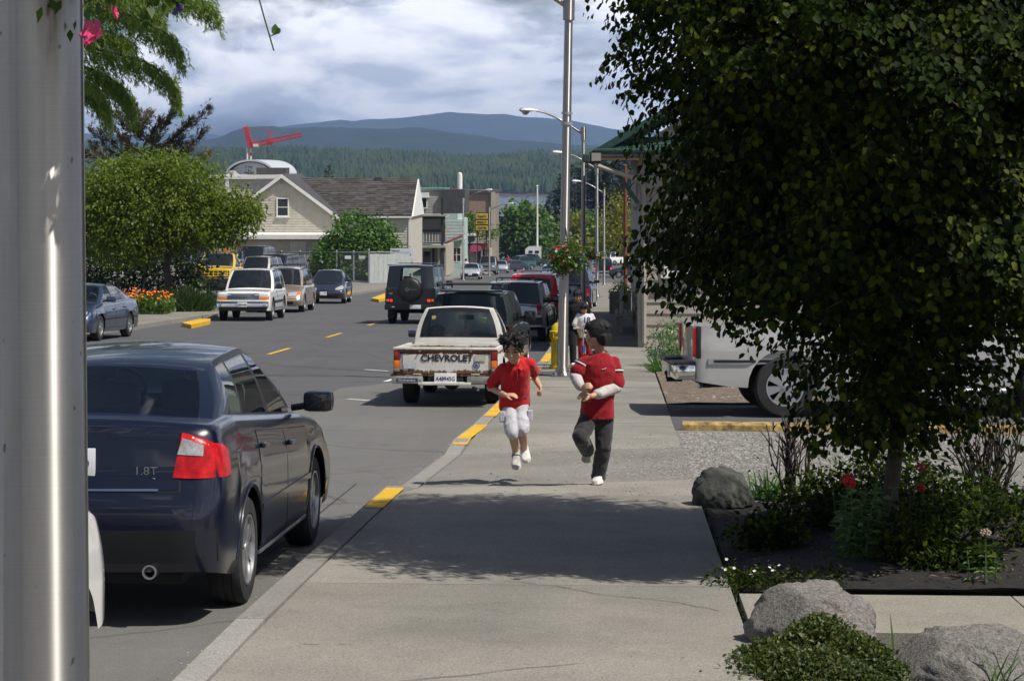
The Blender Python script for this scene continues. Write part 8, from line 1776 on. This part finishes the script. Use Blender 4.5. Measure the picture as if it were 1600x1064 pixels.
mb = MB(); c0 = k['hl'].lerp(k['hr'], .5) + camd(0, 0, .035); mb.tube([c0 + camd(.128 * math.cos(a), .1 * math.sin(a), .02 * math.cos(a)) for a in np.linspace(0, 2 * PI, 25)], .012, 6); mb.build('belt', M_black, so_)
for (x, kk) in ((-.07, 'kl'), (.075, 'kr')): mb = MB(); mb.box(k[kk].lerp(k['h' + kk[1]], .45) + camd(x, -.03, 0), (.05, .03, .10), bev=.012); mb.build('cargo_pocket', C_short, so_)
for a, e, mt in (('al', 'tl', M_shoeg), ('ar', 'tr', M_shoe)):
    tp = k[e]; an = k[a]; hl_ = an + camd(0, .05, -.055) if a == 'al' else an + camd(.01, .10, -.01)
    shoe(t, an, hl_, tp, mt, .95); mb = MB(); limb(mb, [an + camd(0, .01, .03), an + camd(0, .0, -.03)], [.034, .036]); mb.build('sock', plain('white_sock', (.6, .6, .6), .9), t, smooth=60)
# ---- boy in the crimson tee over a white long sleeve
J = dict(hd=(932.5, 524, .0), nk=(938, 549, .0), sl=(916, 557, -.02), sr=(961, 561, .0), el=(899, 588, -.06), wl=(909, 607, -.24), er=(964, 605, -.05), wr=(924, 619, -.26),
         hl=(921, 651, .0), hr=(944, 651, .0), kl=(907, 682, -.20), al=(918, 704, .18), kr=(943, 698, -.04), ar=(935, 743, .05), tl=(916, 722, .26), tr=(931.5, 756, -.14))
t, k, base = person('boy in a crimson tee over white sleeves and charcoal trousers looking back', 18.6, 932, J, None, None)
mb = MB(); limb(mb, smoothpath([k['sl'] + camd(.01, 0, -.02), k['el'], k['wl']]), lerps([.034, .034, .024])); limb(mb, smoothpath([k['sr'] + camd(-.01, 0, -.02), k['er'], k['wr']]), lerps([.034, .034, .024]))
for a, b_, c in (('hl', 'kl', 'al'), ('hr', 'kr', 'ar')): limb(mb, smoothpath([k[a], k[b_], k[c]]), [.062, .058, .052, .046, .044, .036, .029])
limb(mb, [k['nk'] + camd(0, .0, -.05), k['hd'] + camd(.012, 0, -.03)], [.047, .044]); torso(mb, k['sl'], k['sr'], k['hl'], k['hr'], .085, -.02, [(-.02, .10, .08)])
q, M = head(t, mb, k['hd'], camd(-.93, .42, -.12), camd(-.05, 0, 1), 1.12, 'none')
hand(mb, k['wl'], camd(.35, -.5, .25), camd(.6, .5, -.3), .95, .8, 1); hand(mb, k['wr'], camd(-.95, -.1, .12), camd(.0, .6, -.6), .95, .55, -1); remesh('body', mb, M_skin, .0062, 2, t)
lk = []
for i in range(46):
    d_ = ball(1)[0]; d_[2] = abs(d_[2]) * .8 + .1; y = d_[1] * .085 - .02
    if y > .055: continue
    lk.append(((d_[0] * .070, y, .045 + d_[2] * .070), (d_[0] * .088, y * 1.1 - .012, .040 + d_[2] * .090), .018, .009))
for i in range(12): x = -.07 + .14 * i / 11; lk.append(((x, .035, .11), (x * 1.1, .088 - abs(x) * .3, .058), .018, .008))
for i in range(10): x = -.065 + .13 * i / 9; lk.append(((x, -.085, .0), (x * .8, -.075, -.085), .018, .008))
hair(t, q, M, 1.12, lk)
mb = MB(); torso(mb, k['sl'], k['sr'], k['hl'], k['hr'], .118, .018, [(-.02, .152, .118), (.08, .148, .114)]); limb(mb, smoothpath([k['sl'] + camd(.010, 0, -.03), k['sl'].lerp(k['el'], .74)], 4), lerps([.054, .072], 4)); limb(mb, smoothpath([k['sr'] + camd(-.010, 0, -.03), k['sr'].lerp(k['er'], .84)], 4), lerps([.054, .072], 4))
sh = remesh('tee_shirt', mb, C_dred, .0075, 3, t, .5, .0055)
for a, b_, f0 in (('sl', 'el', .40), ('sr', 'er', .42)):
    p, d = k[a].lerp(k[b_], f0), (k[b_] - k[a]).normalized(); x = d.cross(fw).normalized(); y = d.cross(x); rr = .0665
    for off, mt, w, gr in ((0, M_black, .030, .0), (0, M_teeth, .012, .003)):
        m2 = MB(); n = 24; rows = [[p + d * (off + h_ * w) + (x * math.cos(2 * PI * i / n) + y * math.sin(2 * PI * i / n)) * (rr + gr) for i in range(n + 1)] for h_ in (-.5, .5)]; m2.grid(rows); m2.build('sleeve_stripe', mt, sh, smooth=60)
mb = MB(); c0 = k['nk'] + camd(0, -.005, -.008); mb.tube([c0 + camd(.068 * math.cos(a), .062 * math.sin(a), .012 * math.sin(a)) for a in np.linspace(0, 2 * PI, 25)], .0075, 6); mb.build('collar', plain('grey_collar', (.16, .15, .15), .9), sh)
mb = MB(); c0 = k['sl'].lerp(k['sr'], .60) + camd(0, -.142, -.085)
for j in range(3): mb.box(c0 + camd(-.012 + .012 * j, 0, .004 * j), (.016, .006, .006), Matrix.Rotation(-.5, 3, 'Y'))
mb.build('chest_print', M_teeth, sh)
for a, b_, c in (('sl', 'el', 'wl'), ('sr', 'er', 'wr')):
    mb = MB(); limb(mb, smoothpath([k[a].lerp(k[b_], .7), k[b_], k[b_].lerp(k[c], .74)], 4), lerps([.050, .052, .046], 4)); remesh('white_sleeve', mb, C_white, .0075, 3, t, .5, .005)
mb = MB(); ringloft(mb, [(k['hl'].lerp(k['hr'], .5) + camd(0, 0, .06), camd(.122, 0, 0), camd(0, .095, 0)), (k['hl'].lerp(k['hr'], .5) + camd(0, 0, -.02), camd(.13, 0, 0), camd(0, .1, 0)), (k['hl'].lerp(k['hr'], .5) + camd(0, 0, -.10), camd(.115, 0, 0), camd(0, .09, 0))])
limb(mb, smoothpath([k['hl'], k['kl'], k['al'].lerp(k['kl'], .05)], 4), lerps([.086, .074, .062], 4)); limb(mb, smoothpath([k['hr'], k['kr'], k['ar'] + camd(0, 0, -.01)], 4), lerps([.086, .072, .064], 4)); remesh('trousers', mb, C_pant, .0075, 3, t, .5, .005)
shoe(t, k['al'], k['al'] + camd(0, .06, .0), k['tl'], M_shoeg, 1.0); g_ = W(934, 0, 18.6) - base; an = k['ar']; gzl = lambda p: Vector((p.x, p.y, gz(p.y + base.y) + SW - base.z + .012))
shoe(t, an + camd(0, 0, -.01), gzl(an + camd(.02, .06, 0)), gzl(k['tr']), M_shoe, 1.05)
def walker(lab, D, px, h, hd_l, c_top, c_leg, look, arms, mats=None, legs=(.0, .0), group=GK, vox=.008, hairl=.0, hscale=1.0, detail=True):
    """upright figure in local metres: image right, away, up"""
    base = on(px, D, SW); t = empty('person', base, (0, 0, 0), lab, 'person', group); P = lambda x, y, z: camd(x * h, y * h, z * h)
    sl, sr, hl_, hr_ = P(-.115, 0, .80), P(.115, 0, .80), P(-.055, 0, .50), P(.055, 0, .50); kl, kr = P(-.06, -.03 - legs[0] * .5, .27), P(.06, -.03 - legs[1] * .5, .27); al, ar = P(-.055, .0 - legs[0], .045), P(.055, .0 - legs[1], .045)
    mb = MB(); s = h / 1.45
    limb(mb, smoothpath([hl_, kl, al]), [x * s for x in (.062, .058, .052, .046, .044, .036, .029)]); limb(mb, smoothpath([hr_, kr, ar]), [x * s for x in (.062, .058, .052, .046, .044, .036, .029)])
    (el, wl), (er, wr) = [tuple(P(*q) for q in a) for a in arms]
    limb(mb, smoothpath([sl, el, wl]), [x * s for x in lerps([.038, .032, .023])]); limb(mb, smoothpath([sr, er, wr]), [x * s for x in lerps([.038, .032, .023])])
    torso(mb, sl, sr, hl_, hr_, .085 * s, -.02 * s, [(-.02, .1 * s, .08 * s)]); hc = P(*hd_l); limb(mb, [P(0, 0, .80), hc + camd(0, .01, -.02)], [.046 * s, .042 * s])
    hs = h * .132 / .20 * hscale; q, M = head(t, mb, hc, look, camd(0, -.2, 1), hs, 'none'); hand(mb, wl, (wl - el).normalized(), camd(.8, 0, -.2), s * .95, .5, 1); hand(mb, wr, (wr - er).normalized(), camd(-.8, 0, -.2), s * .95, .5, -1)
    remesh('body', mb, M_skin, vox, 2, t)
    lk = [((x, .035, .11), (x * 1.1, .088 - abs(x) * .3, .04), .018, .008) for x in np.linspace(-.07, .07, 11)]
    if hairl: lk += [((x, -.08, .0), (x * 1.05, -.09, -.16 - hairl), .022, .010) for x in np.linspace(-.08, .08, 10)] + [((sg * .08, -.02, .03), (sg * .088, -.02, -.10 - hairl), .02, .01) for sg in (1, -1)]
    hair(t, q, M, hs, lk, vox)
    mb = MB(); torso(mb, sl, sr, hl_, hr_, .110 * s, .014 * s, [(-.12, .15 * s, .112 * s), (.06, .145 * s, .108 * s)]); limb(mb, smoothpath([sl + P(.02, 0, -.01), sl.lerp(el, .8)], 4), lerps([.062 * s, .070 * s], 4)); limb(mb, smoothpath([sr + P(-.02, 0, -.01), sr.lerp(er, .8)], 4), lerps([.062 * s, .070 * s], 4)); sh = remesh('tee_shirt', mb, c_top, vox * 1.15, 3, t)
    mb = MB(); c0 = (hl_ + hr_) / 2; ringloft(mb, [(c0 + P(0, 0, .04), P(.085, 0, 0), P(0, .066, 0)), (c0 + P(0, 0, -.02), P(.090, 0, 0), P(0, .07, 0)), (c0 + P(0, 0, -.07), P(.08, 0, 0), P(0, .062, 0))])
    limb(mb, smoothpath([hl_, kl, al], 4), lerps([.082 * s, .070 * s, .062 * s], 4)); limb(mb, smoothpath([hr_, kr, ar], 4), lerps([.082 * s, .070 * s, .062 * s], 4)); remesh('trousers', mb, c_leg, vox * 1.15, 3, t)
    gl = lambda p: Vector((p.x, p.y, gz(p.y + base.y) + SW - base.z + .01))
    for a in (al, ar): shoe(t, a + P(0, 0, .02), gl(a + P(0, .035, 0)), gl(a + P(0, -.115, 0)), M_shoe, s, detail)
    return t, base, P, sh, (wl, wr)
walker('taller dark haired child all in black walking behind the running boys', 38.2, 902, 1.40, (0, -.02, .905), C_blk, C_blk, camd(.25, -1, -.45), (((-.17, .03, .63), (-.175, -.05, .48)), ((.16, .05, .63), (.15, .0, .48))), legs=(.10, -.06))
t, base, P, sh, (wl, wr) = walker('smaller child in a white number 18 tee and maroon trousers holding a scooter', 37.4, 914, 1.17, (-.01, -.03, .90), C_wtee, C_mar, camd(-.35, -1, -.55), (((-.16, -.02, .64), (-.035, -.17, .58)), ((.16, .04, .63), (.14, -.06, .50))), hairl=.03)
text('number', '18', .135, M_ink, sh, P(.02, -.128, .735), (PI / 2, 0, TH), ext=.003, bold=.004)
Sc = empty('kick_scooter', base + camd(-.04, -.23, 0), (0, 0, 0), 'folding kick scooter with a red and blue stem held by the smaller child', 'scooter')
mb = MB(); mb.tube([(0, 0, .40), (0, 0, .72)], .016, 8); mb.build('upper_stem', M_alloy, Sc); mb = MB(); mb.tube([(0, 0, .10), (0, 0, .40)], .022, 8); mb.build('lower_stem', plain('scooter_red', (.5, .03, .03), .4), Sc); mb = MB(); mb.tube([(0, 0, .30), (0, 0, .42)], .024, 8); mb.build('blue_sleeve', plain('scooter_blue', (.03, .06, .35), .4), Sc)
mb = MB(); mb.tube([(-.15, 0, .72), (.15, 0, .72)], .012, 8); hb = mb.build('handlebar', M_alloy, Sc); 
for sg in (1, -1): mb = MB(); mb.tube([(sg * .09, 0, .72), (sg * .17, 0, .72)], .017, 8); mb.build('grip', plain('grip_blue', (.25, .35, .6), .6), hb)
mb = MB(); mb.box((0, .30, .085), (.10, .50, .02), bev=.008); mb.tube([(0, .02, .10), (0, .1, .085)], .018, 6); mb.build('deck', M_alloy, Sc)
for y in (-.02, .56): mb = MB(); mb.lathe([(0, -.012), (.048, -.012), (.05, 0), (.048, .012), (0, .012)], 16, 'X', (0, y, .05)); mb.build('wheel', M_rubber, Sc)
far_arms = (((-.15, 0, .62), (-.14, -.04, .48)), ((.15, 0, .62), (.14, -.04, .48)))
walker('pedestrian in a pale pink top and white trousers in front of the teal shop', 182, 728, 1.62, (0, 0, .91), C_pink, C_wtee, camd(.6, .8, 0), far_arms, group=None, vox=.02, detail=False)
walker('pedestrian in a red top under the street tree', 322, 794, 1.75, (0, 0, .91), C_red, C_den, camd(.6, -.8, 0), far_arms, group=None, vox=.025, detail=False)
